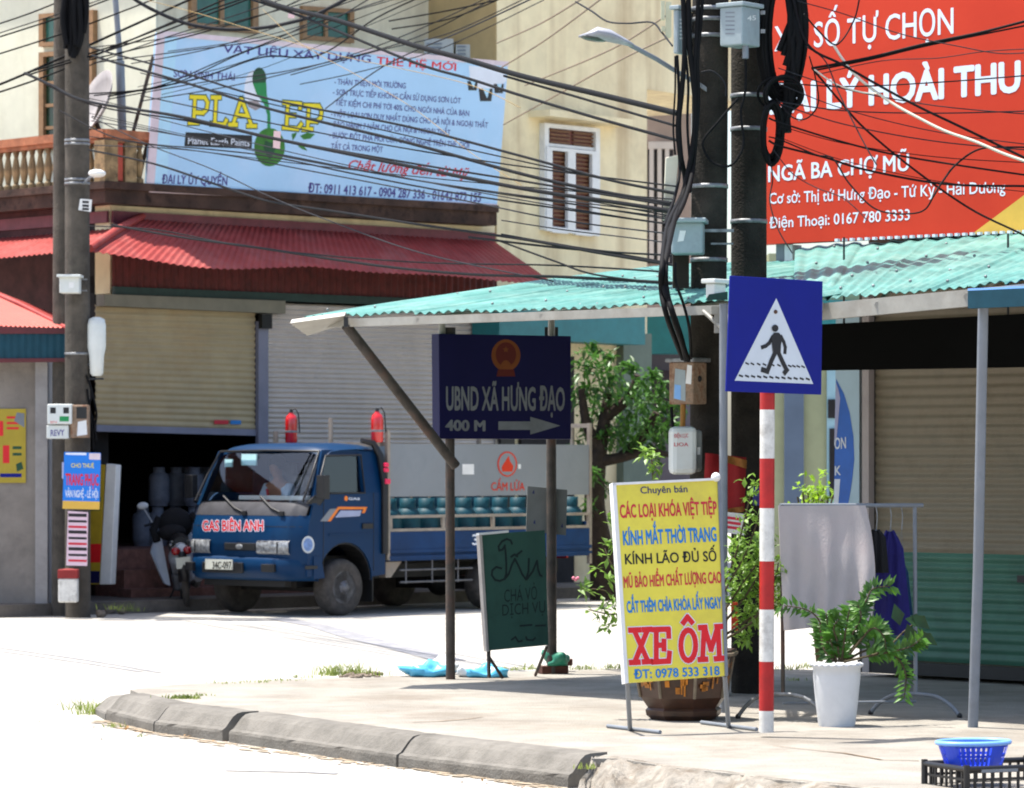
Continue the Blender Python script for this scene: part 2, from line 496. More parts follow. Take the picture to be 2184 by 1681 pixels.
m_railc = mat("worn_cream_rail", (150, 140, 128), 0.6, 0.2, 12, dirt=(108, 84, 66), dirt_amt=.5, dirt_scale=6)
m_lens = mat("headlight_lens", (132, 134, 136), 0.12, 0.5, 22, spec=0.8, coat=0.5)
m_amber = mat("orange_stripe", (224, 120, 34), 0.45, 0.1)
m_gas = mat("teal_gas_cylinder", (10, 62, 76), 0.55, 0.25, 8, spec=.2, dirt=(18, 44, 50), dirt_amt=.5, dirt_scale=6)
m_gasg = mat("grey_gas_cylinder", (132, 136, 150), 0.5, 0.15, 8, dirt=(92, 84, 84), dirt_amt=.5, dirt_scale=5)
m_ext = mat("extinguisher_red", (200, 22, 26), 0.22, 0.08, 6, spec=0.6, coat=0.6)
m_plate = mat("number_plate_white", (206, 206, 192), 0.5, 0.08, 14)
m_skin = mat("skin", (172, 124, 98), 0.6, 0.08, 12)
m_hair = mat("black_hair", (22, 20, 20), 0.6, 0.1, 20)
m_shirt = mat("pale_blue_shirt", (196, 216, 236), 0.8, 0.1, 10)
m_shirt2 = mat("grey_blue_shirt", (120, 138, 168), 0.8, 0.1, 10)
m_seatc = mat("dark_seat_cloth", (124, 124, 128), 0.8, 0.15, 12)
m_silver = mat("silver_bike_fairing", (206, 212, 220), 0.35, 0.08, 6, spec=0.5)
m_tail = mat("tail_lamp_red", (150, 18, 26), 0.2, 0.1, 10, spec=0.7)
m_grbox = mat("grey_meter_box", (148, 160, 164), 0.5, 0.06, 6, dirt=(110, 112, 108), dirt_amt=.35, dirt_scale=5)
m_rustbox = mat("rusty_box", (150, 126, 104), 0.7, 0.3, 16, dirt=(104, 54, 24), dirt_amt=1.0, dirt_scale=15)
m_wbox = mat("white_plastic_box", (208, 212, 208), 0.4, 0.04, 5, dirt=(176, 168, 150), dirt_amt=.25, dirt_scale=4)
m_chalk = mat("green_board", (48, 86, 74), 0.7, 0.2, 3.0, streak=0.4, dirt=(32, 58, 52), dirt_amt=.5, dirt_scale=3)
m_cloth = mat("pale_lilac_cloth", (176, 168, 166), 0.9, 0.08, 3, 0.15, 90, dirt=(160, 142, 140), dirt_amt=.4, dirt_scale=3)
m_navy = mat("navy_cloth", (30, 26, 96), 0.9, 0.15, 6, 0.1, 60)
m_blkcl = mat("black_cloth", (18, 18, 22), 0.9, 0.15, 6)
m_dkteal = mat("dark_teal_cloth", (24, 62, 100), 0.9, 0.15, 6)
m_potw = mat("white_ceramic", (206, 208, 210), 0.45, 0.05, 4, 0.1, 20, dirt=(176, 178, 180), dirt_amt=.4, dirt_scale=3)
m_potb = mat("brown_glazed_pot", (62, 38, 26), 0.35, 0.3, 9, spec=0.5)
m_potr = mat("pot_grey_ribs", (120, 108, 92), 0.6, 0.25, 10)
m_gold = mat("ochre_glaze", (176, 108, 26), 0.4, 0.3, 14)
m_basket = mat("blue_plastic", (40, 74, 206), 0.35, 0.06, 5, spec=0.5)
m_baskr = mat("pale_blue_plastic", (120, 170, 236), 0.35, 0.05, 5, spec=0.5)
m_crate = mat("black_crate_plastic", (24, 22, 24), 0.4, 0.15, 8, spec=0.5)
m_redcl = mat("red_banner_cloth", (128, 14, 17), 0.8, 0.15, 7)
m_fringe = mat("gold_fringe", (136, 86, 30), 0.8, 0.2, 14)
m_bagb = mat("light_blue_plastic_bag", (92, 186, 226), 0.35, 0.15, 8)
m_bagw = mat("white_plastic_bag", (220, 224, 226), 0.35, 0.06, 8)
m_rub = mat("rubble_mix", (120, 108, 96), 0.95, 0.35, 20, 0.6, 60)
m_soil = mat("potting_soil", (46, 34, 26), 0.95, 0.3, 20)
m_bark = mat("dark_bark", (52, 42, 34), 0.95, 0.35, 14, 0.6, 40)
m_stem = mat("brown_stem", (72, 62, 40), 0.8, 0.25, 20)
l_tree = leaf_mat("tree_leaves", (66, 110, 48), 0.35, 0.5)
l_shrub = leaf_mat("shrub_leaves", (112, 150, 66), 0.45, 0.45)
l_zz = leaf_mat("glossy_pot_leaves", (72, 120, 42), 0.35, 0.6)
l_lime = leaf_mat("lime_leaves", (128, 168, 40), 0.5, 0.3)
l_grass = leaf_mat("grass_blades", (128, 146, 74), 0.45, 0.4)
g_wind = glass_mat("windscreen_glass", (250, 254, 252), 0.02)
g_win = glass_mat("side_window_glass", (186, 194, 198), 0.04)

# ------------------------------------------------------------------ ground
b = B(); b.poly([(-700, -60, 0), (700, -60, 0), (700, 1400, 0), (-700, 1400, 0)])
struct("road", b, m_road)

def strip_on_ground(b, pts, w, z):
    q = [G(p[0], p[1], z) for p in pts]
    L, Rr = [], []
    for i, p in enumerate(q):
        d = (q[min(i + 1, len(q) - 1)] - q[max(i - 1, 0)]).normalized(); s = Z.cross(d)
        ww = w * random.uniform(0.75, 1.25)
        L.append(p + s * ww / 2); Rr.append(p - s * ww / 2)
    n = len(q)
    b.add(L + Rr, [(i, i + 1, n + i + 1, n + i) for i in range(n - 1)])
b = B()
strip_on_ground(b, [(590, 1318), (680, 1335), (760, 1358), (850, 1381), (960, 1408)], 0.30, 0.005)
struct("road_tar_seam", b, m_seam)
b = B()
strip_on_ground(b, [(-40, 1376), (60, 1390), (180, 1407), (260, 1420), (340, 1434)], 0.06, 0.004)
strip_on_ground(b, [(-40, 1384), (60, 1397), (180, 1414), (300, 1432)], 0.05, 0.004)
strip_on_ground(b, [(480, 1643), (560, 1645), (640, 1646), (720, 1650)], 0.05, 0.004)
struct("road_cracks", b, m_seam)

SW = 0.17
kb = [G(225, 1537), G(328, 1563), G(486, 1583), G(576, 1598), G(847, 1637), G(983, 1657), G(1215, 1682)]
inn = []
for i, p in enumerate(kb):
    d = (kb[min(i + 1, len(kb) - 1)] - kb[max(i - 1, 0)]).normalized()
    inn.append(Z.cross(d))
tipb = G(206, 1526)
# kerb stones, each with a small joint
b = B()
pts = [(kb[0], kb[1]), (kb[1], kb[2]), (kb[2], kb[4]), (kb[4], kb[6]), (tipb + (tipb - kb[0]) * .3, kb[0])]
for i, (a, c) in enumerate(pts):
    d = (c - a).normalized(); s = Z.cross(d)
    g0, g1 = (0.015, 0.015) if i != 1 else (0.01, 0.07)
    a2, c2 = a + d * g0, c - d * g1
    L = (c2 - a2).length; n = max(2, int(L / 0.07))
    prof = [(0, -0.05), (0.0, 0.055), (0.006, 0.072), (0.03, 0.084), (0.085, 0.150), (0.115, 0.172), (0.15, 0.180), (0.26, 0.182), (0.26, -0.05)]
    if i == 4: prof = [(o, h * .72) for o, h in prof]
    vs, fs = [], []
    for k in range(n + 1):
        q = a2 + d * L * k / n
        for (o, h) in prof:
            jx = random.uniform(-.002, .002) + (.010 * math.sin(k * 1.3 + i) if k % 9 == 3 else 0) if 0 < o < .2 else 0
            vs.append(q + s * (o + jx) + Z * (h + (random.uniform(-.002, .002) if h > 0 else 0)))
    m = len(prof)
    for k in range(n):
        for j in range(m - 1):
            fs.append((k * m + j, (k + 1) * m + j, (k + 1) * m + j + 1, k * m + j + 1))
    fs.append(tuple(range(m))); fs.append(tuple(range(n * m, n * m + m))[::-1])
    b.add(vs, fs)
o = struct("kerb", b, m_kerb)
# pavement surface of the island
edge = [p + inn[i] * 0.25 for i, p in enumerate(kb)]
out = [tipb + Vector((.22, .12, 0))] + edge
right = [G(1262, 1618, SW), G(1320, 1618, SW), G(1440, 1638, SW), G(1560, 1650, SW), G(1660, 1664, SW), G(1800, 1676, SW), G(2000, 1700, SW), G(2300, 1740, SW)]
back = [Vector((9.5, 17.0, 0)), Vector((9.5, 28.4, 0)), Vector((2.3, 28.5, 0)), G(1500, 1424, SW), G(1220, 1428, SW), G(900, 1440, SW), G(690, 1446, SW), G(520, 1452, SW), G(350, 1462, SW)]
ring = [Vector((p.x, p.y, 0)) for p in out + right + back]
b = B(); b.slab(ring, Z * SW)
struct("pavement", b, m_walk)
# worn patches and cracks in the pavement
b = B()
for line, w in (([(880, 1540), (940, 1538), (1000, 1533), (1030, 1529)], .012), ([(1650, 1590), (1720, 1598), (1800, 1606), (1880, 1620), (1960, 1622)], .012)):
    q = [G(p[0], p[1], SW + 0.004) for p in line]; L, Rr = [], []
    for i, p in enumerate(q):
        dd = (q[min(i + 1, len(q) - 1)] - q[max(i - 1, 0)]).normalized(); s = Z.cross(dd) * w * random.uniform(.4, 1.2)
        L.append(p + s); Rr.append(p - s)
    n = len(q); b.add(L + Rr, [(i, i + 1, n + i + 1, n + i) for i in range(n - 1)])
struct("pavement_cracks", b, m_dirt)

# ------------------------------------------------------------------ building planes
C0 = Vector((-4.83, 45.06, 0))                     # street corner of the shop
SHOP = Plane(C0, V); SHOPL = Plane(C0, -U)
CU = Vector((-4.48, 47.4, 0))
UP = Plane(CU, V); UPL = Plane(CU, -U)
CB = Vector((-0.2, 49.5, 0))
U2 = v2((0.60, 0.80)); N2 = v2((0.80, -0.60))
BLK = Plane(CB, N2); BLKL = Plane(CB, -U)
RS = Plane((2.62, 27.7, 0), -U)

def ray_on(P, d, n_off=0): return P + d
def zof(pl, px, py, off=0): return pl.at(px, py, off).z

# ================================================================== left corner house
H = 10.6
house = thing("corner_house", C0, "cream two storey corner house with shops, balcony and red sheet awning", "house")
# upper storey body
e1 = CU + U * 5.2
b = B(); b.slab([CU + Z * 4.6, e1 + Z * 4.6, e1 - V * 8 + Z * 4.6, CU - V * 8 + Z * 4.6], Z * (H - 4.6))
b.build("upper_wall", m_cream2, house)
# paler skin of the side street wall
b = B(); b.slab([CU - U * .004 + Z * 4.6, CU - V * 8 - U * .004 + Z * 4.6, CU - V * 8 - U * .004 + Z * H, CU - U * .004 + Z * H], -U * 0.02)
b.build("side_wall", m_creamL, house)
# roof slab overhang above the frame
b = B(); b.slab([CU + V * .5 - U * .5 + Z * H, e1 + V * .5 + Z * H, e1 - V * 8 + Z * H, CU - V * 8 - U * .5 + Z * H], Z * .25)
b.build("roof", m_cream2, house)
# ground floor shell: wall above shutters, pillars, side wall, inside room
end = C0 + U * 6.25
zt = 4.86
b = B(); b.slab([C0 + Z * 3.78, end + Z * 3.78, end + Z * zt, C0 + Z * zt], -V * .3); b.build("lintel_wall", m_cream, house)
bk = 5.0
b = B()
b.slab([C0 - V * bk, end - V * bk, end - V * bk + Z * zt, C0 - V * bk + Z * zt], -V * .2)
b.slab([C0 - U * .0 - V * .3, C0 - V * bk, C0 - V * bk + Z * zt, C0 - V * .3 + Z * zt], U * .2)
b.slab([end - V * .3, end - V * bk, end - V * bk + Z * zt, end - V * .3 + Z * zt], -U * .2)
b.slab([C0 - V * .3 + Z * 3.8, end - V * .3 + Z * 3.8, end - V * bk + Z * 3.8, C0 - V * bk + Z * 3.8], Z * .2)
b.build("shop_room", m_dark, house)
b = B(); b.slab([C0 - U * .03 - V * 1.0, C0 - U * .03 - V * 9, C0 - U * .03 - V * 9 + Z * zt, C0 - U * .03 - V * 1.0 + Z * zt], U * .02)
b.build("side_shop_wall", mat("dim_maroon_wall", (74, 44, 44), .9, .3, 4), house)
b = B(); b.slab([C0 - V * .02, end - V * .02, end - V * bk, C0 - V * bk], Z * .70); b.build("shop_floor", m_brick, house)
# steps
fl = SHOP.at(236, 1200)
b = B()
b.slab([C0 + V * .0 + Z * .0, C0 + U * 3 + Z * 0, C0 + U * 3 + V * .28, C0 + V * .28], Z * .46)
b.slab([C0 + V * .28 - U * .1, C0 + U * 3 + V * .28, C0 + U * 3 + V * .56, C0 + V * .56 - U * .1], Z * .24)
b.build("steps", m_brick, house)
# slab edge / balcony floor
OB = 0.28
c1 = C0 + V * OB - U * OB
c2 = end + V * OB - U * .22
zs0, zs1 = 4.84, 5.06
b = B(); b.slab([c1, c2, c2 - V * 2.2, c1 - V * 2.2 + U * 0, c1 - V * 8], Z * 0)
b = B()
b.slab([c1 + Z * zs0, c2 + Z * zs0, c2 - V * 2.2 + Z * zs0, C0 + U * .2 - V * 2.2 + Z * zs0, C0 + U * .2 - V * 8 + Z * zs0, c1 - V * 8 + Z * zs0], Z * (zs1 - zs0))
b.build("balcony_slab", m_moss, house)
b = B()
b.slab([c1 + V * .04 - U * .04 + Z * (zs1 - .05), c2 + V * .04 + Z * (zs1 - .05), c2 - V * .1 + Z * (zs1 - .05), c1 - V * .1 + U * .1 + Z * (zs1 - .05), c1 - V * 8 + U * .1 + Z * (zs1 - .05), c1 - V * 8 - U * .04 + Z * (zs1 - .05)], Z * .09)
b.build("slab_lip", m_moss, house)
# balustrade : rail, lower rail, corner post, balusters
zr0, zr1 = zs1 + .04, 5.62
b = B()
for a, d, L in ((c1, U, 2.0), (c1, -V, 5.0)):
    n = V if d == U else -U
    b.slab([a + n * .03 + Z * zr1, a + d * L + n * .03 + Z * zr1, a + d * L - n * .16 + Z * zr1, a - n * .16 + Z * zr1], Z * .10)
    b.slab([a + n * .0 + Z * (zr1 - .05), a + d * L + Z * (zr1 - .05), a + d * L - n * .13 + Z * (zr1 - .05), a - n * .13 + Z * (zr1 - .05)], Z * .05)
b.build("balcony_rail", m_terra, house)
b = B(); b.box(c1 - V * .07 + U * .07 + Z * ((zr0 + zr1) / 2 - .03), (.2, .2, zr1 - zr0), U, V)
b.box(c1 + U * .38 - V * .07 + Z * ((zr0 + zr1) / 2 - .03), (.17, .16, zr1 - zr0 - .02), U, V)
b.build("balcony_post", m_balus, house)
b = B(); b.box(c1 + U * .20 - V * .04 + Z * 5.34, (.15, .05, .45), U, V); b.build("red_panel", mat("faded_red_board", (176, 74, 56), .7, .2, 6), house)
prof = [(.05, 0), (.05, .05), (.028, .07), (.045, .16), (.055, .24), (.04, .32), (.026, .40), (.042, .46), (.05, .48), (.05, zr1 - zr0 - .05)]
bal = None
for a, d, L, n in ((c1, U, 2.0, V), (c1, -V, 3.4, -U)):
    k = .22
    while k < L:
        if d == U and .1 < k < .5: k += .17; continue
        p = a + d * k - n * .065 + Z * zr0
        if bal is None:
            b = B(); b.lathe(prof, p, 10); bal = b.build("baluster", m_balus, house); bal0 = p
        else:
            o = bal.copy(); COL.objects.link(o); o.parent = house; o.location = p - bal0
        k += .17
# windows of the upper storey
def window(parent, pl, x0, y0, x1, y1, fw, mf, mp, slope=0.0, mull=(), bars=(), off=0.0, name="window", fd=.07):
    """x0..y1 pixels of the outer frame at the left edge; slope = px drop to the right edge, (top, bottom)"""
    st, sb = slope if isinstance(slope, tuple) else (slope, slope)
    def P(u, v, o): return pl.at(x0 + (x1 - x0) * u, (y0 + st * u) * (1 - v) + (y1 + sb * u) * v, off + o)
    fu, fv = fw / (x1 - x0), fw / (y1 - y0)
    f = B()
    def bar(u0, u1, v0, v1, o=fd):
        q = [P(u0, v1, o), P(u1, v1, o), P(u1, v0, o), P(u0, v0, o)]
        f.slab(q, -pl.n * (o + .01))
    bar(0, fu, 0, 1); bar(1 - fu, 1, 0, 1); bar(fu, 1 - fu, 0, fv); bar(fu, 1 - fu, 1 - fv, 1)
    for u in mull: bar(u - fu * .35, u + fu * .35, fv, 1 - fv, fd * .8)
    for v in bars: bar(fu, 1 - fu, v - fv * .35, v + fv * .35, fd * .7)
    w = f.build(name, mf, parent)
    B().slab([P(fu, 1 - fv, .02), P(1 - fu, 1 - fv, .02), P(1 - fu, fv, .02), P(fu, fv, .02)], -pl.n * .01).build("pane", mp, w)
    return w
window(house, UP, 408, -25, 552, 60, 12, m_beigef, m_greeng, (8, 12), mull=(.46,))
window(house, UP, 646, 12, 756, 84, 9, m_beigef, m_greeng, (8, 8), mull=(.46,))
window(house, UPL, 82, 30, 198, 100, 9, m_beigef, m_greeng, (-9, -8), off=.03, mull=(.5,))
window(house, UPL, 82, 112, 196, 320, 10, m_beigef, m_dkgreen, (-9, -7), off=.03, mull=(.33, .66), bars=(.32, .55, .78))
# red sheet with the eave's shade put into its colour, green beam, shutter box, shutters
def wave(n, a): return lambda u, v: a * math.sin(2 * math.pi * n * u)
def wavev(n, a): return lambda u, v: a * (1 - abs(math.sin(math.pi * n * v)) ** 1.5) 
A = C0 + V * .04
E = end + V * .04
b = B(); b.patch(A + Z * 3.86, E + Z * 3.86, E + Z * 4.5, A + Z * 4.5, 260, 1, wave(60, .018)); b.build("under_eave_sheet", m_maroonD, house)
b = B(); b.slab([A + Z * 3.76, E + Z * 3.76, E + Z * 3.86, A + Z * 3.86], V * .06); b.build("beam", m_bandg, house)
q0, q1 = SHOP.at(150, 660), SHOP.at(548, 665)
# cream shutter (half raised)
x0 = SHOP.at(205, 700); x1 = SHOP.at(545, 700)
def col(p, z): return Vector((p.x, p.y, z))
sh = B(); sh.patch(col(x0, 2.19) , col(x1, 2.15), col(x1, 3.64), col(x0, 3.64), 2, 152, wavev(19, -.02), smooth=True, thick=.01)
s1 = sh.build("roller_shutter", m_shutc, house); tag(s1, "cream roller shutter raised halfway")
B().slab([col(x0, 2.12) + V * .015, col(x1, 2.08) + V * .015, col(x1, 2.16) + V * .015, col(x0, 2.20) + V * .015], -V * .04).build("bottom_bar", m_shutf, s1)
B().slab([col(SHOP.at(455, 905), 2.22) + V * .02, col(SHOP.at(485, 905), 2.22) + V * .02, col(SHOP.at(485, 905), 2.27) + V * .02, col(SHOP.at(455, 905), 2.27) + V * .02], -V * .004).build("red_sticker", m_crim, s1)
B().slab([col(SHOP.at(490, 905), 2.22) + V * .02, col(SHOP.at(512, 905), 2.22) + V * .02, col(SHOP.at(512, 905), 2.27) + V * .02, col(SHOP.at(490, 905), 2.27) + V * .02], -V * .004).build("blue_sticker", m_blink, s1)
B().slab([col(x0, 3.62) + V * .0, col(SHOP.at(592, 650), 3.60), col(SHOP.at(592, 650), 3.76), col(x0, 3.76)], V * .16).build("shutter_box", mat("shutter_box_beige", (124, 120, 104), .6, .1, 4), house)
# lilac shutter, closed
y0, y1 = SHOP.at(562, 700), SHOP.at(1090, 700)
sh = B(); sh.patch(col(y0, .72), col(y1, .72), col(y1, 3.74), col(y0, 3.74), 2, 384, wavev(48, -.045), smooth=True, thick=.01)
s2 = sh.build("roller_shutter", m_shutl, house); tag(s2, "lilac white roller shutter fully closed")
B().slab([col(SHOP.at(545, 700), .2) + V * .0, col(SHOP.at(566, 700), .2), col(SHOP.at(566, 700), 3.5), col(SHOP.at(545, 700), 3.5)], V * .06).build("shutter_rail", m_shutf, s2)
B().slab([col(SHOP.at(1062, 700), .2), col(SHOP.at(1092, 700), .2), col(SHOP.at(1092, 700), 3.74), col(SHOP.at(1062, 700), 3.74)], V * .06).build("shutter_rail", mat("dark_rail", (50, 48, 44), .6, .2, 5), s2)
B().box(col(SHOP.at(556, 680), 3.5) + V * .09, (.16, .08, .18), U, V).build("rail_cap", m_black, s2)
B().box(col(SHOP.at(775, 680), 3.68) + V * .09, (.2, .08, .10), U, V).build("bracket", m_black, s2)
# awning: two corrugated sheets meeting at a hip
tp = SHOP.at(304, 466, .02); tr_ = SHOP.at(1050, 512, .02)
OA = 1.1
hip = C0 + V * OA - U * OA; hip.z = 4.20
er = Plane(C0 + V * OA, V).at(1182, 606)
def sag(n, a, s): return lambda u, v: Vector((0, 0, a * math.sin(2 * math.pi * n * u) - s * math.sin(math.pi * min(1, u * 2.2)) * (1 - v) * .9 + .012 * math.sin(19 * u + 3 * v) * (1 - v)))
aw = B(); aw.patch(hip, er, tr_, tp, 340, 6, sag(68, .009, .10), thick=.004)
awo = aw.build("awning", m_maroon, house)
dl = 7.0
tl = Vector(tp) - V * dl; el = hip - V * dl; el.z = 4.28
aw = B(); aw.patch(el, hip, tp, tl, 340, 6, lambda u, v: Vector((0, 0, .009 * math.sin(2 * math.pi * 68 * u) + .03 * math.sin(7 * u) * (1 - v))), thick=.004)
aw.build("awning", m_maroon, house)
b = B(); b.tube([hip + Z * .03, (hip + tp) / 2 + Z * .05, tp + Z * .03], .05, 6); b.build("hip_cap", m_maroon, house)
tA, tB = col(C0, 4.63) + V * .05, col(SHOP.at(1050, 512), 4.62) + V * .05
b = B(); b.slab([tA, tB, tB + V * .02 + Z * .14, tA + V * .02 + Z * .14], -V * .03)
b.slab([tA + V * .0, tB, tB + V * .10 - Z * .05, tA + V * .10 - Z * .05], Z * .012)
tC = col(C0, 4.63) - U * .05
b.slab([tC, tC - V * 7, tC - V * 7 + Z * .14, tC + Z * .14], U * .03)
b.build("flashing_or_highlight", m_purple, house)
# satellite dish with tripod on the balcony
dsh = thing("satellite_dish", c1 + U * .45 - V * .4 + Z * zs1, "grey satellite dish tilted on the corner balcony behind the rail", "satellite dish")
dc = W(219, 228, 45.2)
dn = Vector((-.80, -.45, .38)).normalized()
b = B(); b.lathe([(.001, .0), (.12, .01), (.24, .035), (.34, .075), (.43, .13), (.425, .135), (.33, .085), (.22, .045), (.001, .012)], dc, 28, ax=dn)
b.build("dish", mat("dish_grey", (150, 144, 142), .5, .1, 5, dirt=(104, 92, 84), dirt_amt=.4), dsh)
b = B(); b.tube([dc + dn * .03, dc - Z * .2 + dn * .1, W(225, 318, 45.3)], .03, 8); b.build("mast", m_rustp, dsh)
b = B(); b.tube([dc - Z * .40 + dn * .1, dc + dn * .5 - Z * .12], .012, 6); b.box(dc + dn * .5 - Z * .1, (.06, .06, .09)); b.build("feed_arm", m_plast, dsh)
# tall mast pole on the balcony
b = B(); b.tube([W(262, 330, 45.4), W(256, 130, 45.4)], .055, 10); b.tube([W(256, 130, 45.4), W(244, -30, 45.4)], .035, 8)
single("antenna_mast", b, m_greyp, "grey two part antenna mast standing behind the balcony rail left of the blue billboard", "mast")
# ------------------------------------------------------------------ pale blue billboard leaning forward over the awning
BBc = [Plane(C0 + V * OB, V).at(318, 405), Plane(C0 + V * OB, V).at(1060, 440)]
bl_, br_ = BBc
hh = 1.88
upv = (Z * math.cos(R(6.6)) + V * math.sin(R(6.6)))
BBn = (br_ - bl_).cross(upv).normalized()
BB = Plane(bl_, BBn); BB.up = upv; BB.ex = (br_ - bl_).normalized()
bb = thing("billboard", bl_, "pale blue paint shop billboard leaning forward on the balcony edge", "billboard")
ww = (br_ - bl_)
B().slab([bl_, br_, br_ + upv * hh * .985, bl_ + upv * hh], -BBn * .10).build("board", m_pblue, bb)
b = B()
for a, c in ((bl_, br_), (bl_ + upv * hh, br_ + upv * hh * .985)):
    b.slab([a - upv * .03, c - upv * .03, c + upv * .03, a + upv * .03], BBn * .012)
b.slab([bl_ - BB.ex * .05, bl_ + BB.ex * .07, bl_ + BB.ex * .07 + upv * hh, bl_ - BB.ex * .05 + upv * hh], BBn * .009)
b.build("frame", m_pframe, bb)
B().poly([bl_ + BB.ex * .07 + BBn * .0006 + upv * .04, bl_ + BB.ex * .26 + BBn * .0006 + upv * .04, bl_ + BB.ex * .26 + BBn * .0006 + upv * (hh - .04), bl_ + BB.ex * .07 + BBn * .0006 + upv * (hh - .04)]).build("light_border", m_pblue2, bb, weld='keep')
for (p, q) in (((275, 300), (392, 30)), ((300, 262), (330, 240))): pass
for p_, q_ in ((bl_ + upv * .55 - BBn * .1, c1 + U * .9 - V * .5 + Z * (zs1 + .2)), (bl_ + upv * 1.6 - BBn * .1, c1 + U * .7 - V * .6 + Z * (zs1 + .2)), (br_ + upv * 1.2 - BBn * .1, br_ - V * 1.2 + Z * .2)):
    b = B(); b.tube([p_, q_], .025, 6); b.build("brace", m_rustp, bb)
tb = []
write(bb, BB, "VẬT LIỆU XÂY DỰNG", (476, 112), (790, 134), 16, m_pur, .018)
write(bb, BB, "THẾ HỆ MỚI", (803, 137), (972, 151), 16, m_redink, .018)
write(bb, BB, "SƠN SINH THÁI", (370, 164), (500, 172), 15, m_pur, .018)
lst = [("- THÂN THIỆN MÔI TRƯỜNG", 713, 180, 865, 189), ("- SƠN TRỰC TIẾP KHÔNG CẦN SỬ DỤNG SƠN LÓT", 710, 202, 982, 221),
       ("- TIẾT KIỆM CHI PHÍ TỚI 40% CHO NGÔI NHÀ CỦA BẠN", 708, 224, 1000, 248), ("- MỘT LOẠI SƠN DUY NHẤT DÙNG CHO CẢ NỘI & NGOẠI THẤT", 706, 248, 1040, 273),
       ("- BẢO HÀNH 7 NĂM CHO CẢ NỘI & NGOẠI THẤT", 704, 270, 960, 289), ("- BƯỚC ĐỘT PHÁ MỚI CỦA CÔNG NGHỆ TRÊN THẾ GIỚI", 702, 294, 1000, 316),
       ("TẤT CẢ TRONG MỘT", 706, 318, 816, 325)]
for s_, a, c, d_, e_ in lst: write(bb, BB, s_, (a, c), (d_, e_), 12, m_pur, .018)
write(bb, BB, "Chất lượng đến từ Mỹ", (743, 361), (1000, 380), 20, m_crim, .022, shear=.35)
write(bb, BB, "ĐẠI LÝ ỦY QUYỀN", (345, 391), (484, 395), 18, m_pur, .03)
write(bb, BB, "ĐT: 0911 413 617 - 0904 287 336 - 01642 872 155", (657, 410), (1025, 431), 19, m_pur, .03)
flat("black_strip", BB, [(393, 312), (537, 318), (538, 289), (396, 282)], m_ink, bb, .003)
write(bb, BB, "Planet Earth Paints", (401, 307), (532, 312), 15, m_wink, .008, off=.006)
# serif capitals drawn stroke by stroke
def caps(parent, pl, letters, m, edge, w):
    for k, (mm, ww_, off) in enumerate(((edge, w + 5, .004), (m, w, .008))):
        b = B()
        for L in letters: strokes(b, pl, L, ww_, off)
        b.build("lettering", mm, parent, weld='keep')
def ser(x, y, l=9): return [(x - l, y), (x + l, y)]
P_ = lambda x, y0, y1: [[(x + 3, y0), (x, y1)], ser(x, y1, 10), [(x - 6, y0), (x + 24, y0 + 1), (x + 30, y0 + 12), (x + 28, y0 + 26), (x + 20, y0 + 34), (x + 3, y0 + 33)]]
L_ = lambda x, y0, y1: [[(x + 3, y0), (x, y1)], ser(x + 3, y0, 9), [(x - 8, y1), (x + 20, y1 + 2), (x + 25, y1 - 8)]]
A_ = lambda x, y0, y1: [[(x - 18, y1), (x, y0)], [(x, y0), (x + 22, y1 + 3)], [(x - 10, y1 - 20), (x + 12, y1 - 19)], ser(x - 18, y1, 8), ser(x + 22, y1 + 3, 9)]
E_ = lambda x, y0, y1: [[(x + 3, y0), (x, y1)], [(x - 6, y0), (x + 30, y0 + 3), (x + 29, y0 + 12)], [(x + 2, (y0 + y1) / 2), (x + 18, (y0 + y1) / 2 + 1)], [(x - 7, y1), (x + 24, y1 + 3), (x + 32, y1 - 8)]]
caps(bb, BB, [P_(413, 207, 262), L_(458, 208, 264), A_(515, 210, 266)], m_yink, m_grnd, 8.5)
caps(bb, BB, [E_(611, 219, 272), P_(656, 225, 276)], m_yink, m_grnd, 8.5)
# paint drop, globe and leaves
flat("can_rim", BB, arc(20, 0, 2 * math.pi, (541, 192), 20, 42)[::-1], m_wink, bb, .002)
flat("can_shade", BB, [(524, 216), (548, 214), (560, 228), (545, 236), (530, 228)][::-1], mat("grey_print", (150, 140, 142), .5, .1), bb, .003)
flat("paint_can", BB, arc(20, 0, 2 * math.pi, (553, 168), 15, 24)[::-1], m_grnd, bb, .004)
flat("paint_drop", BB, [(539, 178), (568, 176), (569, 200), (573, 222), (577, 245), (577, 280), (570, 280), (570, 245), (563, 222), (547, 200)], m_grn, bb, .005)
flat("globe", BB, arc(24, 0, 2 * math.pi, (575, 314), 33, 41)[::-1], m_grn2, bb, .006)
flat("globe_land", BB, [(566, 300), (582, 306), (588, 318), (576, 342), (568, 330), (562, 315)][::-1], m_grnd, bb, .008)
flat("leaf_print", BB, [(640, 290), (655, 283), (672, 286), (662, 296), (648, 298)][::-1], m_grn2, bb, .005)
flat("leaf_print", BB, [(634, 303), (644, 305), (656, 322), (644, 318), (636, 312)][::-1], m_grn2, bb, .005)
flat("leaf_print", BB, [(624, 300), (622, 286), (634, 282), (630, 292)][::-1], m_grn2, bb, .005)
# paint cans pictured at the upper right corner
flat("paint_print", BB, [(1000, 140), (1076, 148), (1080, 172), (1060, 192), (1050, 188), (1036, 210), (1022, 190), (1004, 182)][::-1], m_wink, bb, .003)
for cx, cy, r in ((1008, 184, 11), (1036, 204, 15), (1064, 190, 11)):
    flat("paint_print", BB, [(cx - r, cy - r), (cx + r, cy - r), (cx + r * .8, cy + r * .8), (cx - r * .8, cy + r * .8)][::-1], m_plast, bb, .006)
    flat("paint_print", BB, [(cx - r * .4, cy - r), (cx + r * .6, cy - r), (cx + r * .2, cy + r * .4)][::-1], m_pblue2, bb, .009)

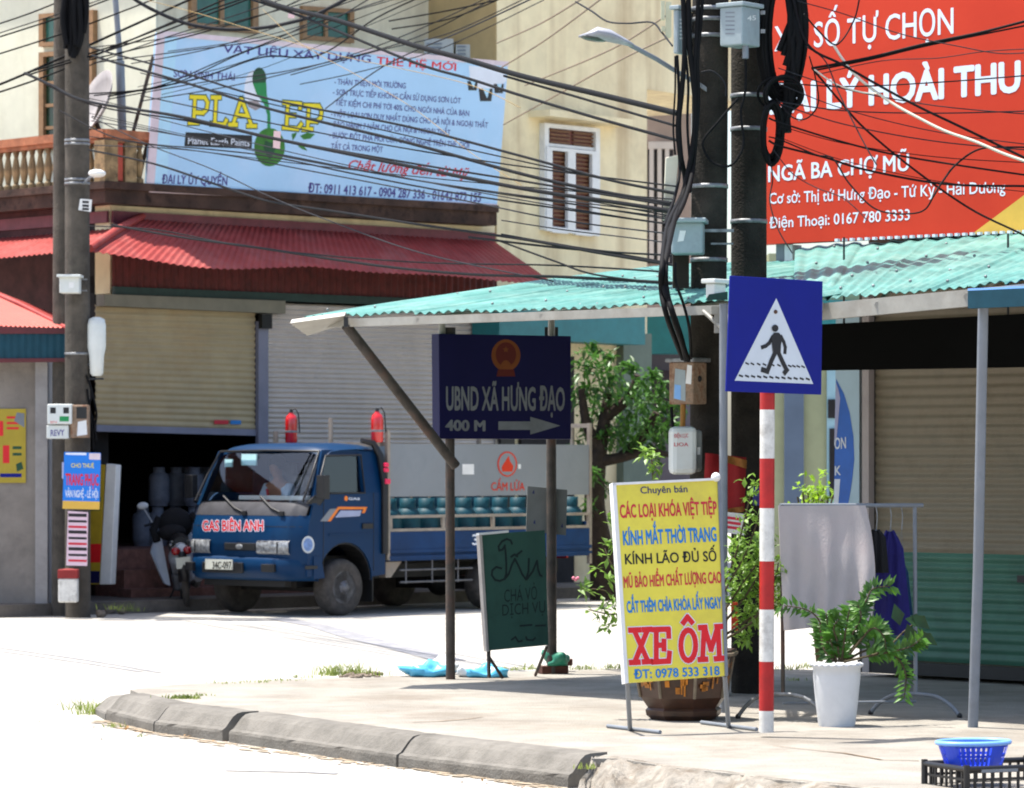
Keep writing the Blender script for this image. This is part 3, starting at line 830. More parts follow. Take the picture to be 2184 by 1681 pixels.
# ================================================================== right cream block
blk = thing("apartment_block", CB, "tall cream house with one white framed window right of the blue billboard", "house")
Lb = 2.9
cb1 = CB + U2 * 3.47
b = B(); b.slab([CB, cb1, cb1 - N2 * 7, CB - V * 5], Z * 11.0); cb2 = CB + U2 * 6.8
b.slab([cb1 + Z * 6.95, cb2 + Z * 6.95, cb2 - N2 * 6 + Z * 6.95, cb1 - N2 * 6 + Z * 6.95], Z * 4.05); b.build("wall", m_cream, blk)
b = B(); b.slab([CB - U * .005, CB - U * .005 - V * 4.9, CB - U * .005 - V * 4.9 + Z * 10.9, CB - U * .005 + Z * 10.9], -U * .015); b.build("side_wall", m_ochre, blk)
w = window(blk, BLK, 1162, 262, 1280, 490, 9, m_white, mat("brown_louvre", (112, 58, 46), .6, .45, 6, stretch=(2, 2, 14)), (12, 14), bars=(.20,), fd=.09)
def wb(u0, u1, v0, v1, o, d):
    x0_, x1_, ya, yb = 1162, 1280, 262, 494
    def P(u, v): return BLK.at(x0_ + (x1_ - x0_) * u, ya + (yb - ya) * v + 12 * u, o)
    return [P(u0, v1), P(u1, v1), P(u1, v0), P(u0, v0)]
b = B()
for (u0, u1) in ((.04, .14), (.42, .56), (.86, .96)): b.slab(wb(u0, u1, .215, .99, .11, 0), -N2 * .05)
b.slab(wb(.14, .42, .95, 1.0, .11, 0), -N2 * .05); b.slab(wb(.56, .86, .95, 1.0, .11, 0), -N2 * .05)
b.slab(wb(.14, .42, .215, .245, .11, 0), -N2 * .05); b.slab(wb(.56, .86, .215, .245, .11, 0), -N2 * .05)
b.build("casement", m_white, w)
b = B()
for i in range(18):
    v = .26 + i * .038
    for (u0, u1) in ((.15, .41), (.57, .85)): b.slab(wb(u0, u1, v, v + .016, .05, 0), -N2 * .02)
for i in range(4):
    v = .055 + i * .035
    for (u0, u1) in ((.1, .46), (.52, .9)): b.slab(wb(u0, u1, v, v + .018, .05, 0), -N2 * .02)
b.build("louvre", m_brown, w)
pA, pB = BLK.at(1128, 236), BLK.at(1312, 259)
b = B(); b.slab([pA, pB, pB - Z * .09, pA - Z * .09], N2 * .35); b.build("window_hood", m_cream, blk)
# dark recess between the houses with two air conditioner cabinets
bp = C0 + U * 6.3 - V * 2.6
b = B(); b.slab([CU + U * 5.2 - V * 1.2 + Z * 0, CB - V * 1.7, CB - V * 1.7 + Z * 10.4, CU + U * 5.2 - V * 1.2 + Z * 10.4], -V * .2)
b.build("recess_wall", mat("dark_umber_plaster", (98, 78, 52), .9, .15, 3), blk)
for i, (p0, p1, Y_, lab) in enumerate((((905, 112), (968, 128), 50.0, "larger grey white outdoor air conditioner above the blue billboard"), ((972, 118), (1008, 132), 50.0, "smaller grey outdoor air conditioner above the blue billboard beside the larger one"))):
    c = W((p0[0] + p1[0]) / 2, 112 + 6 * i, Y_)
    u = thing("air_conditioner", c, lab, "air conditioner", "air conditioners between the cream houses")
    wd = (p1[0] - p0[0]) * Y_ / K
    B().box(c, (wd, .28, .34 - .08 * i), (1, 0, 0), (0, 1, 0)).build("cabinet", mat("ac_white", (176, 176, 170), .6, .08, 5), u, .015)
    b = B()
    for k in range(5): b.box(c + Vector((-wd * .15, -.148, -.1 + .05 * k)), (wd * .5, .01, .02))
    b.build("grille", m_greyp, u)
    B().box(c + Vector((0, .05, -.22 + .04 * i)), (wd * 1.05, .3, .05)).build("bracket", m_rustp, u)
# narrow pinkish house behind with a white door frame
Y3 = 61.0
nb = thing("narrow_house", (W(1410, 900, Y3)), "narrow pinkish house with dark parapet set back behind the cream block", "house")
nb.location.z = 0
a, c = W(1374, 600, Y3), W(1475, 600, Y3)
b = B(); b.slab([col(a, 0), col(c, 0), col(c + Vector((0, 5, 0)), 0), col(a + Vector((0, 5, 0)), 0)], Z * (CZ + (HY - 208) * Y3 / K)); b.build("wall", mat("dusky_pink_plaster", (164, 146, 136), .85, .06, 2, dirt=(140, 120, 112), dirt_amt=.3), nb)
b = B(); b.box(W(1425, 201, Y3 - .1), (.8, .5, .16)); b.build("parapet", mat("dark_tile", (48, 44, 52), .6, .2, 9), nb)
q = thing  # noqa
b = B()
for x in (1385, 1402, 1418): b.slab([W(x, 560, Y3 - .05), W(x + 9, 560, Y3 - .05), W(x + 9, 318, Y3 - .05), W(x, 318, Y3 - .05)], (0, -.06, 0))
b.slab([W(1383, 318, Y3 - .05), W(1436, 318, Y3 - .05), W(1436, 303, Y3 - .05), W(1383, 303, Y3 - .05)], (0, -.07, 0))
f = b.build("window", m_shutl, nb)
B().slab([W(1381, 562, Y3 - .02), W(1436, 562, Y3 - .02), W(1436, 320, Y3 - .02), W(1381, 320, Y3 - .02)], (0, -.02, 0)).build("pane", mat("dark_pane", (36, 32, 40), .3, .3, 4), f)

# ground floor of the block : teal awning band, pilasters, dark doorway
b = B()
a, c = BLK.at(1065, 712, .5), BLK.at(1376, 716, .5)
tA_ = BLK.at(1060, 660, .05); tB_ = BLK.at(1262, 665, .05)
b.slab([col(a, 3.36), col(c, 3.36), col(c, 3.75), col(a, 3.75)], -N2 * .45)
b.build("awning_box", m_teal, blk)
b = B(); b.slab([BLK.at(1112, 760, .06), BLK.at(1225, 760, .06), BLK.at(1225, 1290, .06), BLK.at(1112, 1290, .06)], -N2 * .05); b.build("doorway", m_dark, blk)
b = B(); b.slab([BLK.at(1330, 712, .12), BLK.at(1390, 712, .12), BLK.at(1390, 1285, .12), BLK.at(1330, 1285, .12)], -N2 * .14); b.build("pilaster", mat("grey_green_plaster", (104, 116, 104), .8, .1, 4), blk)
# low shop seen under the canopy, farther down the street: teal signboard, grey wall, maroon front
sh2 = thing("distant_shop", W(1400, 1280, 57.5), "dim shop front under a teal signboard far down the street behind the poles", "shop")
b = B(); b.slab([W(1325, 1245, 57.5), W(1520, 1245, 57.5), W(1520, 690, 57.5), W(1325, 690, 57.5)], (0, 3, 0)); b.build("wall", mat("grey_lilac_plaster", (112, 106, 116), .8, .15, 2), sh2)
b = B(); b.slab([W(1322, 755, 57), W(1540, 755, 57), W(1540, 660, 57), W(1322, 660, 57)], (0, .3, 0)); b.build("signboard", m_teal, sh2)
b = B(); b.slab([W(1332, 800, 57.2), W(1380, 800, 57.2), W(1380, 756, 57.2), W(1332, 756, 57.2)], (0, .2, 0)); b.build("panel", mat("slate_green", (74, 90, 88), .7, .1), sh2)
b = B(); b.slab([W(1382, 925, 57.2), W(1445, 925, 57.2), W(1445, 790, 57.2), W(1382, 790, 57.2)], (0, .2, 0)); b.build("doorway", mat("dark_plum", (52, 40, 48), .7, .3), sh2)
b = B(); b.slab([W(1325, 1205, 57.2), W(1520, 1205, 57.2), W(1520, 1060, 57.2), W(1325, 1060, 57.2)], (0, .2, 0)); b.build("low_panel", mat("dull_violet", (92, 84, 104), .7, .2), sh2)

# ================================================================== roadside pavement by the left shop
b = B()
pf = 1.45
b.slab([C0 + V * pf - U * 6, C0 + V * pf + U * 8, C0 - V * .0 + U * 8, C0 - V * 3 + U * 0 - U * 6], Z * .14)
struct("shop_pavement", b, mat("dark_pavement", (104, 98, 92), .9, .25, 3, .5, 50, dirt=(70, 64, 58), dirt_amt=.5))
# ================================================================== left booth with small red roof
FR = Vector((0, -1, 0))
bx = thing("kiosk", W(60, 1262, 42.7), "small grey kiosk with red roof and teal fascia beside the twin poles", "kiosk")
bx.location.z = 0
Yb = 42.55
def zz(py, Y): return CZ - (py - HY) / K * Y
def xx(px, Y): return (px - CX) / K * Y
b = B(); b.patch(W(-260, 688, Yb), W(141, 699, Yb), W(-70, 603, Yb + 1.6), W(-260, 590, Yb + 1.6), 120, 4, lambda u, v: Vector((0, 0, .012 * math.sin(2 * math.pi * 40 * u))), thick=.004)
b.build("roof", mat("coral_roof_sheet", (186, 74, 60), .5, .1, 5, dirt=(150, 60, 50), dirt_amt=.4, dirt_scale=2), bx)
b = B(); b.patch(W(141, 699, Yb), W(141, 699, Yb) + Vector((.2, 2.6, 0)), W(-50, 603, Yb + 1.7), W(-70, 603, Yb + 1.6), 40, 4, thick=.004); b.build("roof", m_maroon, bx)
b = B(); b.tube([W(143, 700, Yb), W(40, 648, Yb + .85), W(-70, 601, Yb + 1.6)], .03, 6); b.build("ridge_cap", m_maroon, bx)
b = B(); b.slab([W(-260, 712, Yb), W(139, 712, Yb), W(139, 700, Yb), W(-260, 690, Yb)], (0, .04, 0)); b.slab([W(-260, 776, Yb), W(139, 772, Yb), W(139, 764, Yb), W(-260, 766, Yb)], (0, .04, 0)); b.build("fascia_trim", mat("dark_red_trim", (88, 30, 36), .5, .2, 6), bx)
b = B(); b.patch(W(-260, 766, Yb + .02), W(139, 764, Yb + .02), W(139, 711, Yb + .02), W(-260, 711, Yb + .02), 120, 1, wave(26, .006)); b.build("fascia", m_tealD, bx)
Yw = 42.9
m_gpl = mat("grey_plaster", (140, 132, 124), .9, .15, 2, .2, 40, dirt=(96, 90, 86), dirt_amt=.6, dirt_scale=1.2)
b = B(); b.slab([(xx(-260, Yw), Yw, 0), (xx(82, Yw), Yw, 0), (xx(82, Yw), Yw, 2.95), (xx(-260, Yw), Yw, 2.95)], (0, .15, 0)); b.build("wall", m_gpl, bx)
b = B(); b.slab([(xx(78, Yw), Yw - .12, 0), (xx(104, Yw), Yw - .12, 0), (xx(104, Yw), Yw - .12, 2.93), (xx(78, Yw), Yw - .12, 2.93)], (0, .5, 0)); b.build("pillar", mat("pale_grey_plaster", (158, 154, 152), .9, .1, 3, .2, 40, dirt=(110, 104, 100), dirt_amt=.5), bx)
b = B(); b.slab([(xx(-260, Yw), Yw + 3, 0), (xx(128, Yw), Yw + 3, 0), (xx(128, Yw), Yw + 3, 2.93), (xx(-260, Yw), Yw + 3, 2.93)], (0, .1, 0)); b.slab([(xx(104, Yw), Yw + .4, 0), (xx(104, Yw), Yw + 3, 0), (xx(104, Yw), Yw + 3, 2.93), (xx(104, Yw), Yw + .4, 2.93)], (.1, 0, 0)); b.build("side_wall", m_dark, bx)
PF = Plane((0, Yw - .02, 0), FR)
po = thing("yellow_poster", PF.at(0, 1030), "yellow poster with red blocks pasted on the grey kiosk wall", "poster")
panel("sheet", PF, [(-60, 1030), (55, 1030), (55, 872), (-60, 872)], .006, mat("mustard_poster", (172, 150, 44), .6, .1, 3), po)
flat("red_block", PF, [(-5, 930), (7, 930), (7, 898), (-5, 898)], m_redink, po, .004); flat("red_block", PF, [(6, 988), (20, 988), (20, 950), (6, 950)], m_redink, po, .004)
for y in (893, 905, 916): flat("print_line", PF, [(14, y), (40, y), (40, y - 5), (14, y - 5)], m_redink, po, .004)
for y in (958, 972): flat("print_line", PF, [(27, y), (46, y), (46, y - 6), (27, y - 6)], m_grnd, po, .004)
flat("print_picture", PF, [(30, 898), (52, 912), (52, 882), (36, 880)], m_greyp, po, .006); flat("print_picture", PF, [(36, 1006), (50, 1000), (46, 985), (34, 990)], m_grnd, po, .005)
flat("print_line", PF, [(0, 1018), (46, 1018), (46, 1010), (0, 1010)], m_signb, po, .004)

# ================================================================== concrete poles
def strap(parent, px, py, Y, r):
    b = B(); c = W(px, py, Y); b.lathe([(r + .003, -.014), (r + .006, -.014), (r + .006, .014), (r + .003, .014)], c, 20); return b.build("strap", m_steel, parent)
def cpole(px0, px1, Y, r0, r1, ht, label, group, straps, pm=None):
    base = Vector((xx(px0, Y), Y, 0)); top = Vector((xx(px1, Y), Y, ht))
    t = thing("concrete_pole", base, label, "utility pole", group)
    n = 12; pts = [base.lerp(top, i / n) for i in range(n + 1)]
    B().tube(pts, [r0 + (r1 - r0) * i / n for i in range(n + 1)], 20).build("shaft", pm or m_pole, t)
    for py in straps:
        z = zz(py, Y); f = z / ht
        c = base.lerp(top, f); r = r0 + (r1 - r0) * f
        b = B(); b.lathe([(r + .002, -.014), (r + .006, -.014), (r + .006, .014), (r + .002, .014)], c, 20); b.build("strap", m_steel, t)
    return t
YL = 42.3
gL = "twin poles at the left corner"; gR = "twin poles behind the crossing sign"
cpole(166, 164, YL, .145, .135, 8.2, "thicker front concrete pole of the left pair carrying strapped boxes and signs", gL, (300, 308, 384, 392, 755, 873))
cpole(134, 138, 42.75, .13, .12, 8.2, "thinner rear concrete pole of the left pair half hidden behind the kiosk roof", gL, (752,))
YR = 25.4
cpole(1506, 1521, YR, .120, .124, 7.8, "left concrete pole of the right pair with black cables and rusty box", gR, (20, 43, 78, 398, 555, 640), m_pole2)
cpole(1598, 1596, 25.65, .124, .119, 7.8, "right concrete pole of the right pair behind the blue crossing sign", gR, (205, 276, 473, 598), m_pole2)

# boxes hanging on poles -------------------------------------------------
def box_thing(name, x0, y0, x1, y1, Y, dep, m, label, cat, group=None, lid=None, bevel=.012, turn=0.0, lidm=None):
    c = W((x0 + x1) / 2, (y0 + y1) / 2, Y); w_ = (x1 - x0) * Y / K; h_ = (y1 - y0) * Y / K
    ca, sa = math.cos(turn), math.sin(turn)
    ex, ey = Vector((ca, sa, 0)), Vector((-sa, ca, 0))
    t = thing(name, c - Z * h_ / 2, label, cat, group)
    B().box(c, (w_, dep, h_), ex, ey).build("body", m, t, bevel)
    if lid: B().box(c + Z * (h_ / 2 + .012) - ey * .02, (w_ + .05, dep + .07, .03), ex, ey).build("lid", lidm or m, t, .008)
    fr = c - ey * (dep / 2)
    return t, Plane(fr, -ey)
gB = "boxes strapped to the left poles"; gC = "boxes strapped to the right poles"
t, pl = box_thing("junction_box", 129, 592, 171, 626, YL - .3, .22, m_wbox, "small white junction box with sunlit lid high on the left pole pair", "junction box", gB, lid=True)
flat("label_plate", pl, [(147, 614), (157, 614), (157, 602), (147, 602)], m_white, t, .003)
B().box(W(176, 596, YL - .2), (.1, .03, .012)).build("clamp", m_steel, t); B().box(W(176, 620, YL - .2), (.1, .03, .012)).build("clamp", m_steel, t)
b = B(); cc = W(206, 740, YL - .05)
b.lathe([(.05, -.33), (.075, -.30), (.085, -.1), (.105, .0), (.105, .24), (.09, .31), (.04, .335)], cc, 16, sx=1)
t = thing("cable_enclosure", cc - Z * .33, "long white plastic cable enclosure hanging at the right side of the left pole", "cable box", gB)
b.build("shell", m_wbox, t); b = B(); b.box(cc + Vector((-.12, 0, .25)), (.1, .05, .03)); b.box(cc + Vector((-.12, 0, -.2)), (.1, .05, .03)); b.box(cc + Vector((0, 0, -.36)), (.16, .08, .02)); b.build("bracket", m_plast, t)
t, pl = box_thing("meter_box", 103, 862, 155, 905, YL - .32, .2, m_wbox, "white meter box with two dark dials on the left pole pair", "meter box", gB)
for x in (112, 140): flat("dial", pl, [(x - 5, 882), (x + 7, 882), (x + 7, 869), (x - 5, 869)], m_plast, t, .003)
flat("sticker", pl, [(127, 899), (147, 899), (147, 888), (127, 888)], m_grn, t, .003)
write(t, Plane(pl.P, pl.n), "EFV", (108, 903), (122, 903), 5, m_redink, off=.003)
t, pl = box_thing("meter_box", 101, 907, 148, 936, YL - .3, .16, m_wbox, "white notice box with purple lettering under the dial meter box", "meter box", gB)
write(t, pl, "REVY", (108, 930), (137, 929), 13, m_pur, .02, off=.003)
t, pl = box_thing("meter_box", 152, 864, 190, 934, YL - .26, .2, m_rustbox, "stained pale meter box with dark window beside the dial meter box", "meter box", gB)
flat("window", pl, [(163, 893), (185, 893), (185, 868), (163, 868)], m_plast, t, .003); flat("label_plate", pl, [(164, 930), (186, 927), (184, 896), (166, 900)], m_white, t, .004)
PL = Plane((0, YL - .15, 0), FR)
t = thing("number_plate_tile", PL.at(180, 452), "white plate with three black lines on the left pole under the slab", "plate")
panel("plate", PL, [(167, 448), (194, 452), (196, 426), (171, 424)], .01, m_white, t)
for y in (429, 437, 444): flat("print_line", PL, [(175, y + 4), (189, y + 5), (190, y), (176, y - 1)], m_ink, t, .004)
# street lamp head of the left pole
c = W(207, 370, YL - .4)
t = thing("street_lamp", W(180, 385, YL - .2), "small white lamp shade on a short arm on the left pole", "street lamp")
b = B(); b.ball(c, (.10, .13, .045), 16, 8); b.build("shade", m_white, t); b = B(); b.tube([c - Z * .02, W(192, 378, YL - .3), W(178, 392, YL - .1)], .015, 6); b.build("arm", m_greyp, t)
# signs on the left pole
PL2 = Plane((0, YL - .22, 0), Vector((.10, -1, 0)))
t = thing("costume_sign", PL2.at(175, 1085), "bright blue costume hire sign with yellow base tied to the left pole", "sign")
panel("board", PL2, [(133, 1085), (212, 1087), (215, 966), (137, 964)], .02, mat("azure_sign", (18, 118, 214), .5, .05), t)
flat("yellow_strip", PL2, [(133, 1085), (212, 1087), (213, 1070), (134, 1068)], m_mustard, t, .003)
flat("picture", PL2, [(190, 980), (214, 981), (214, 967), (190, 967)], m_pframe, t, .003)
flat("print_line", PL2, [(140, 970), (184, 971), (184, 966), (140, 966)], m_wink, t, .003)
write(t, PL2, "CHO THUÊ", (152, 997), (200, 998), 9, m_yink, .01, off=.005)
write(t, PL2, "TRANG PHỤC", (140, 1034), (210, 1036), 24, m_redink, .03, off=.005)
write(t, PL2, "VĂN NGHỆ - LỄ HỘI", (139, 1060), (209, 1062), 15, m_wink, .02, off=.005)
t = thing("pink_notice", PL2.at(165, 1205), "narrow pink notice strip with rows of print on the left pole", "notice")
panel("sheet", PL2, [(141, 1206), (186, 1207), (188, 1093), (145, 1090)], .006, mat("pale_pink_paper", (214, 186, 200), .7, .06), t, off=.0)
for i in range(9): flat("print_line", PL2, [(146, 1102 + 12 * i), (185, 1103 + 12 * i), (185, 1098 + 12 * i - (i % 3 == 0) * 2), (146, 1097 + 12 * i - (i % 3 == 0) * 2)], m_ink if i % 3 != 2 else m_crim, t, .003)
t = thing("paper_slip", PL.at(141, 1010), "small pale lilac slip pasted on the rear left pole", "notice"); panel("sheet", PL, [(132, 1021), (150, 1021), (150, 986), (132, 986)], .004, mat("lilac_paper", (176, 176, 206), .7, .05), t)
# leaning light box sign
PS = Plane(W(215, 1240, 43.9), Vector((-.35, -1, 0)))
t = thing("shop_light_box", PS.at(215, 1240), "tall leaning yellow light box sign with thick white edge by the brick step", "sign")
panel("face", PS, [(186, 1246), (212, 1246), (224, 992), (196, 988)], .03, mat("dull_yellow_sign", (176, 148, 38), .5, .15, 4), t)
for y, h in ((1060, 30), (1160, 40)): flat("print_block", PS, [(188, y + h), (214, y + h), (216, y), (190, y)], m_redink if y > 1100 else mat("olive_print", (112, 112, 52), .5, .1), t, .003)
flat("print_block", PS, [(186, 1244), (212, 1244), (213, 1218), (187, 1218)], m_signn, t, .004)
panel("edge", PS, [(212, 1247), (236, 1247), (248, 992), (226, 989)], .14, m_white, t, bevel=.01)
# milestone
t = thing("milestone", W(146, 1283, 42.0), "short white milestone with red cap at the foot of the left pole", "milestone")
c = W(146, 1284, 42.0)
b = B(); b.box(c + Z * .13, (.215, .16, .27)); b.build("stone", m_whited, t, .02)
b = B(); b.box(c + Z * .315, (.225, .17, .10)); b.ball(c + Z * .355, (.105, .08, .02), 12, 6); b.build("cap", mat("faded_red_cap", (136, 40, 40), .7, .15), t, .02)

# ================================================================== right shop
rs0 = Vector((2.62, 27.7, 0))
shop = thing("corner_shop", rs0, "shop with taupe and green roller shutter under the aqua canopy", "shop")
def rp(t, z, o=0): return rs0 + V * t - U * o + Z * z
b = B(); b.slab([rp(0, .2, -.02), rp(6, .2, -.02), rp(6, .2, -6), rp(0, .2, -6)], Z * 3.6); b.build("wall", mat("shop_wall_grey", (120, 114, 104), .85, .1, 3), shop)
b = B(); b.patch(rp(.10, .30, .02), rp(6, .30, .02), rp(6, 1.09, .02), rp(.10, 1.09, .02), 2, 90, wavev(11, -.012), thick=.01); sg = b.build("shutter_green", m_shutg, shop)
b = B(); b.patch(rp(.10, 1.09, .02), rp(6, 1.09, .02), rp(6, 3.1, .02), rp(.10, 3.1, .02), 2, 220, wavev(28, -.012), thick=.01); st_ = b.build("shutter", m_shutr, shop)
B().box(rp(1.55, .92, .05), (.13, .03, .05), V, U).build("lock", m_plast, sg)
B().slab([rp(-.02, .2, .03), rp(6, .2, .03), rp(6, .29, .03), rp(-.02, .29, .03)], -U * .05).build("threshold", m_plast, shop)
B().slab([rp(.035, .2, .03), rp(.10, .2, .03), rp(.10, 3.2, .03), rp(.035, 3.2, .03)], -U * .06).build("shutter_rail", mat("pinkish_rail", (172, 160, 158), .5, .06), shop)
B().slab([rp(-.02, .2, .01), rp(.03, .2, .01), rp(.03, 3.2, .01), rp(-.02, 3.2, .01)], -U * .05).build("shutter_gap", mat("dim_rail", (74, 70, 66), .6, .1), shop)
B().box(rp(.16, 2.66, .1), (.14, .12, .10), V, U).build("motor_box", mat("pale_motor", (140, 132, 126), .6, .1), shop)
# banner panel at the shop corner
PBn = Plane(rp(0, 0, .06), -U)
bn = thing("vertical_banner", PBn.at(1812, 1300), "tall white vertical banner with blue curve at the shop corner", "banner")
panel("panel", PBn, [(1778, 1345), (1838, 1345), (1838, 648), (1783, 648)], .03, mat("banner_white", (176, 200, 214), .45, .06, 2), bn)
flat("blue_curve", PBn, [(1778, 1090), (1806, 1090), (1812, 1060), (1818, 1020), (1822, 980), (1820, 930), (1812, 880), (1800, 840), (1783, 808)], mat("banner_blue", (30, 100, 196), .45, .15, 3), bn, .004)
flat("white_stripe", PBn, [(1778, 1075), (1788, 1075), (1792, 1022), (1780, 1022)], m_wink, bn, .007)
flat("lilac_edge", PBn, [(1779, 950), (1783, 950), (1792, 850), (1788, 830), (1783, 815)], mat("lilac_print", (168, 168, 204), .5, .05), bn, .007)
write(bn, PBn, "ON", (1780, 958), (1804, 956), 24, m_wink, .02, off=.009)
write(bn, PBn, "K", (1781, 1014), (1793, 1013), 20, m_wink, .02, off=.009)
write(bn, PBn, "hay", (1790, 668), (1824, 666), 16, m_crim, .02, off=.005)
# black long board in front
PBk = Plane(rp(0, 0, 1.35), -U)
t = thing("black_board", PBk.at(1800, 790), "long plain black board hanging across the shop front under the canopy", "board")
panel("face", PBk, [(1690, 791), (2420, 779), (2420, 657), (1690, 695)], .08, mat("matt_black", (15, 15, 15), .95, .1, 3, spec=.1), t)
b = B()
for x in (1800, 2150): b.tube([PBk.at(x, 690, -.03), PBk.at(x, 690, -.03) + Z * .6], .008, 6)
b.build("hanger", m_plast, t)
# red billboard over the canopy
RB = Plane(rp(0, 0, .3), -U)
rb = thing("red_billboard", RB.at(1640, 520), "large orange red lottery billboard with white writing above the aqua canopy", "billboard")
panel("board", RB, [(1612, 522), (2420, 484), (2420, -220), (1612, -220)], .12, m_orange, rb)
flat("mustard_corner", RB, [(2072, 500), (2420, 484), (2420, 215), (2190, 412)], m_mustard, rb, .004)
write(rb, RB, "XỔ SỐ TỰ CHỌN", (1652, 109), (2033, 71), 54, m_wink, .012)
write(rb, RB, "ĐẠI LÝ HOÀI THU", (1638, 243), (2174, 194), 62, m_wink, .04)
write(rb, RB, "NGÃ BA CHỢ MŨ", (1639, 388), (1938, 363), 34, m_wink, .02)
write(rb, RB, "Cơ sở: Thị tứ Hưng Đạo - Tứ Kỳ - Hải Dương", (1641, 435), (2144, 410), 24, m_wink, .012)
write(rb, RB, "Điện Thoại: 0167 780 3333", (1641, 487), (1940, 469), 23, m_wink, .012)
b = B(); b.slab([RB.at(1655, 640, -.05), RB.at(1672, 640, -.05), RB.at(1672, 518, -.05), RB.at(1655, 518, -.05)], U * .1); b.build("post", m_greyp, rb)
b = B(); b.slab([RB.at(1673, 640, -.05), RB.at(1690, 640, -.05), RB.at(1690, 522, -.05), RB.at(1673, 522, -.05)], U * .1); b.build("post", m_white, rb)
b = B()
for i in range(26):
    x = 1786 + i * 16
    b.box(RB.at(x, 519 - (x - 1645) * .0465, .05), (.028, .03, .02), V, U)
b.build("edge_lacing", m_wink, rb)
# house far behind between pole and banner
t = thing("far_house", W(1740, 1240, 44), "pale green house with blue door frame seen past the crossing pole", "house"); t.location.z = 0
b = B(); b.slab([(xx(1640, 44), 44, 0), (xx(1900, 44), 44, 0), (xx(1900, 44), 44, 4.2), (xx(1640, 44), 44, 4.2)], (0, 4, 0)); b.build("wall", mat("pale_olive_plaster", (150, 154, 122), .85, .08, 3), t)
b = B(); b.slab([(xx(1672, 44), 43.9, 0), (xx(1713, 44), 43.9, 0), (xx(1713, 44), 43.9, 4), (xx(1672, 44), 43.9, 4)], (0, .1, 0)); b.build("pilaster", mat("slate_blue_paint", (84, 98, 116), .8, .08, 3), t)
b = B(); b.slab([(xx(1763, 44), 43.95, 0), (xx(1840, 44), 43.95, 0), (xx(1840, 44), 43.95, 3), (xx(1763, 44), 43.95, 3)], (0, .05, 0)); f = b.build("door_frame", mat("pale_cyan_paint", (136, 170, 182), .6, .06), t)
for (y0_, y1_, x0_) in ((852, 892, 1766), (914, 1064, 1769)): B().slab([W(x0_, y1_, 43.93), W(1830, y1_, 43.93), W(1830, y0_, 43.93), W(x0_, y0_, 43.93)], (0, .01, 0)).build("pane", m_dark, f)
b = B(); b.slab([W(1640, 700, 43.6), W(1860, 700, 43.6), W(1860, 640, 43.6), W(1640, 640, 43.6)], (0, .4, 0)); b.build("awning_box", m_teal, t)

# ================================================================== aqua canopies
can = thing("aqua_canopy", W(1542, 1489, 23.6), "long aqua corrugated canopy rising from the pavement corner to the twin poles", "canopy", "aqua canopies of the corner shop")
can.location.z = SW
E0, E1 = W(646, 678, 26.75), W(1745, 637, 23.09)
R0, R1 = W(1408, 566, 29.15), W(2204, 552, 25.9)
def corr(n, a, s=0.0): return lambda u, v: Vector((0, 0, .010 * ((u * 8.3) % 1) + .004 * math.sin(40 * u + 11 * v) + a * math.sin(2 * math.pi * n * u) + s * math.sin(math.pi * v) + .006 * math.sin(9 * u + 4 * v)))
b = B(); b.patch(E0, E1, R1, R0, 420, 8, corr(52, .0095, .01), thick=.003); b.build("roof_sheet", m_aqua, can)
b = B()
for (v_, k) in ((.06, 20), (.36, 20), (.66, 18)):
    for i in range(k):
        if random.random() < .3: continue
        u_ = (i + .5) / k + random.uniform(-.02, .02)
        p = E0.lerp(E1, u_).lerp(R0.lerp(R1, u_), v_); b.ball(p + Z * .022 + rv() * .02, .010, 6, 4)
b.build("roof_bolts", m_steel, can)
gd = (E1 - E0).normalized(); gz = Z * .055
b = B(); b.slab([E0 - Z * .075, E1 - Z * .075, E1 - Z * .018, E0 - Z * .018], U * .045); b.build("gutter", m_gutter, can)
b = B(); b.slab([W(618, 690, 26.35), W(655, 717, 26.7), W(742, 690, 26.6), W(735, 674, 26.3)], Vector((.01, .03, .03))); b.build("gutter_end", m_gutter, can, .004)
b = B(); b.box(W(738, 687, 26.3), (.03, .05, .07)); b.build("gutter_clip", m_plast, can)
b = B(); b.tube([W(738, 694, 26.4), W(972, 994, 26.96)], .037, 10); b.build("brace", m_rustp, can)
for x0_, Y_ in ((943, 27.2), (1176, 27.8)): b = B(); b.tube([W(x0_, 655, Y_), W(x0_, 716, Y_)], .025, 8); b.build("post_stub", m_gutter, can)
b = B()
for u_ in (.25, .5, .75): b.tube([E0.lerp(E1, u_) - Z * .05, R0.lerp(R1, u_) - Z * .05], .022, 6)
b.tube([E0.lerp(R0, .5) - Z * .06, E1.lerp(R1, .5) - Z * .06], .022, 6); b.tube([R0 - Z * .05, R1 - Z * .05], .022, 6)
b.build("rafter", m_gutter, can)
b = B(); b.tube([W(1543, 648, 23.6), (xx(1543, 23.6), 23.6, SW)], .026, 12); b.build("post", m_greyp, can)
b = B(); b.box(W(1528, 662, 23.65), (.07, .06, .05)); b.box(W(1532, 690, 23.65), (.05, .04, .12)); b.tube([W(1500, 664, 23.75), W(1540, 700, 23.6)], .014, 6); b.build("bracket", m_gutter, can)
can2 = thing("aqua_canopy", W(2075, 1540, 22.3), "wide sunlit aqua corrugated canopy under the red billboard at the right", "canopy", "aqua canopies of the corner shop")
can2.location.z = SW
F0, F1 = W(1690, 647, 23.4), W(2330, 585, 21.7)
T0, T1 = RS.at(1696, 528, .12), RS.at(3050, 436, .12)
b = B(); b.patch(F0, F1, T1, T0, 420, 8, corr(30, .0075, .0), thick=.003); b.build("roof_sheet", m_aqua, can2)
b = B()
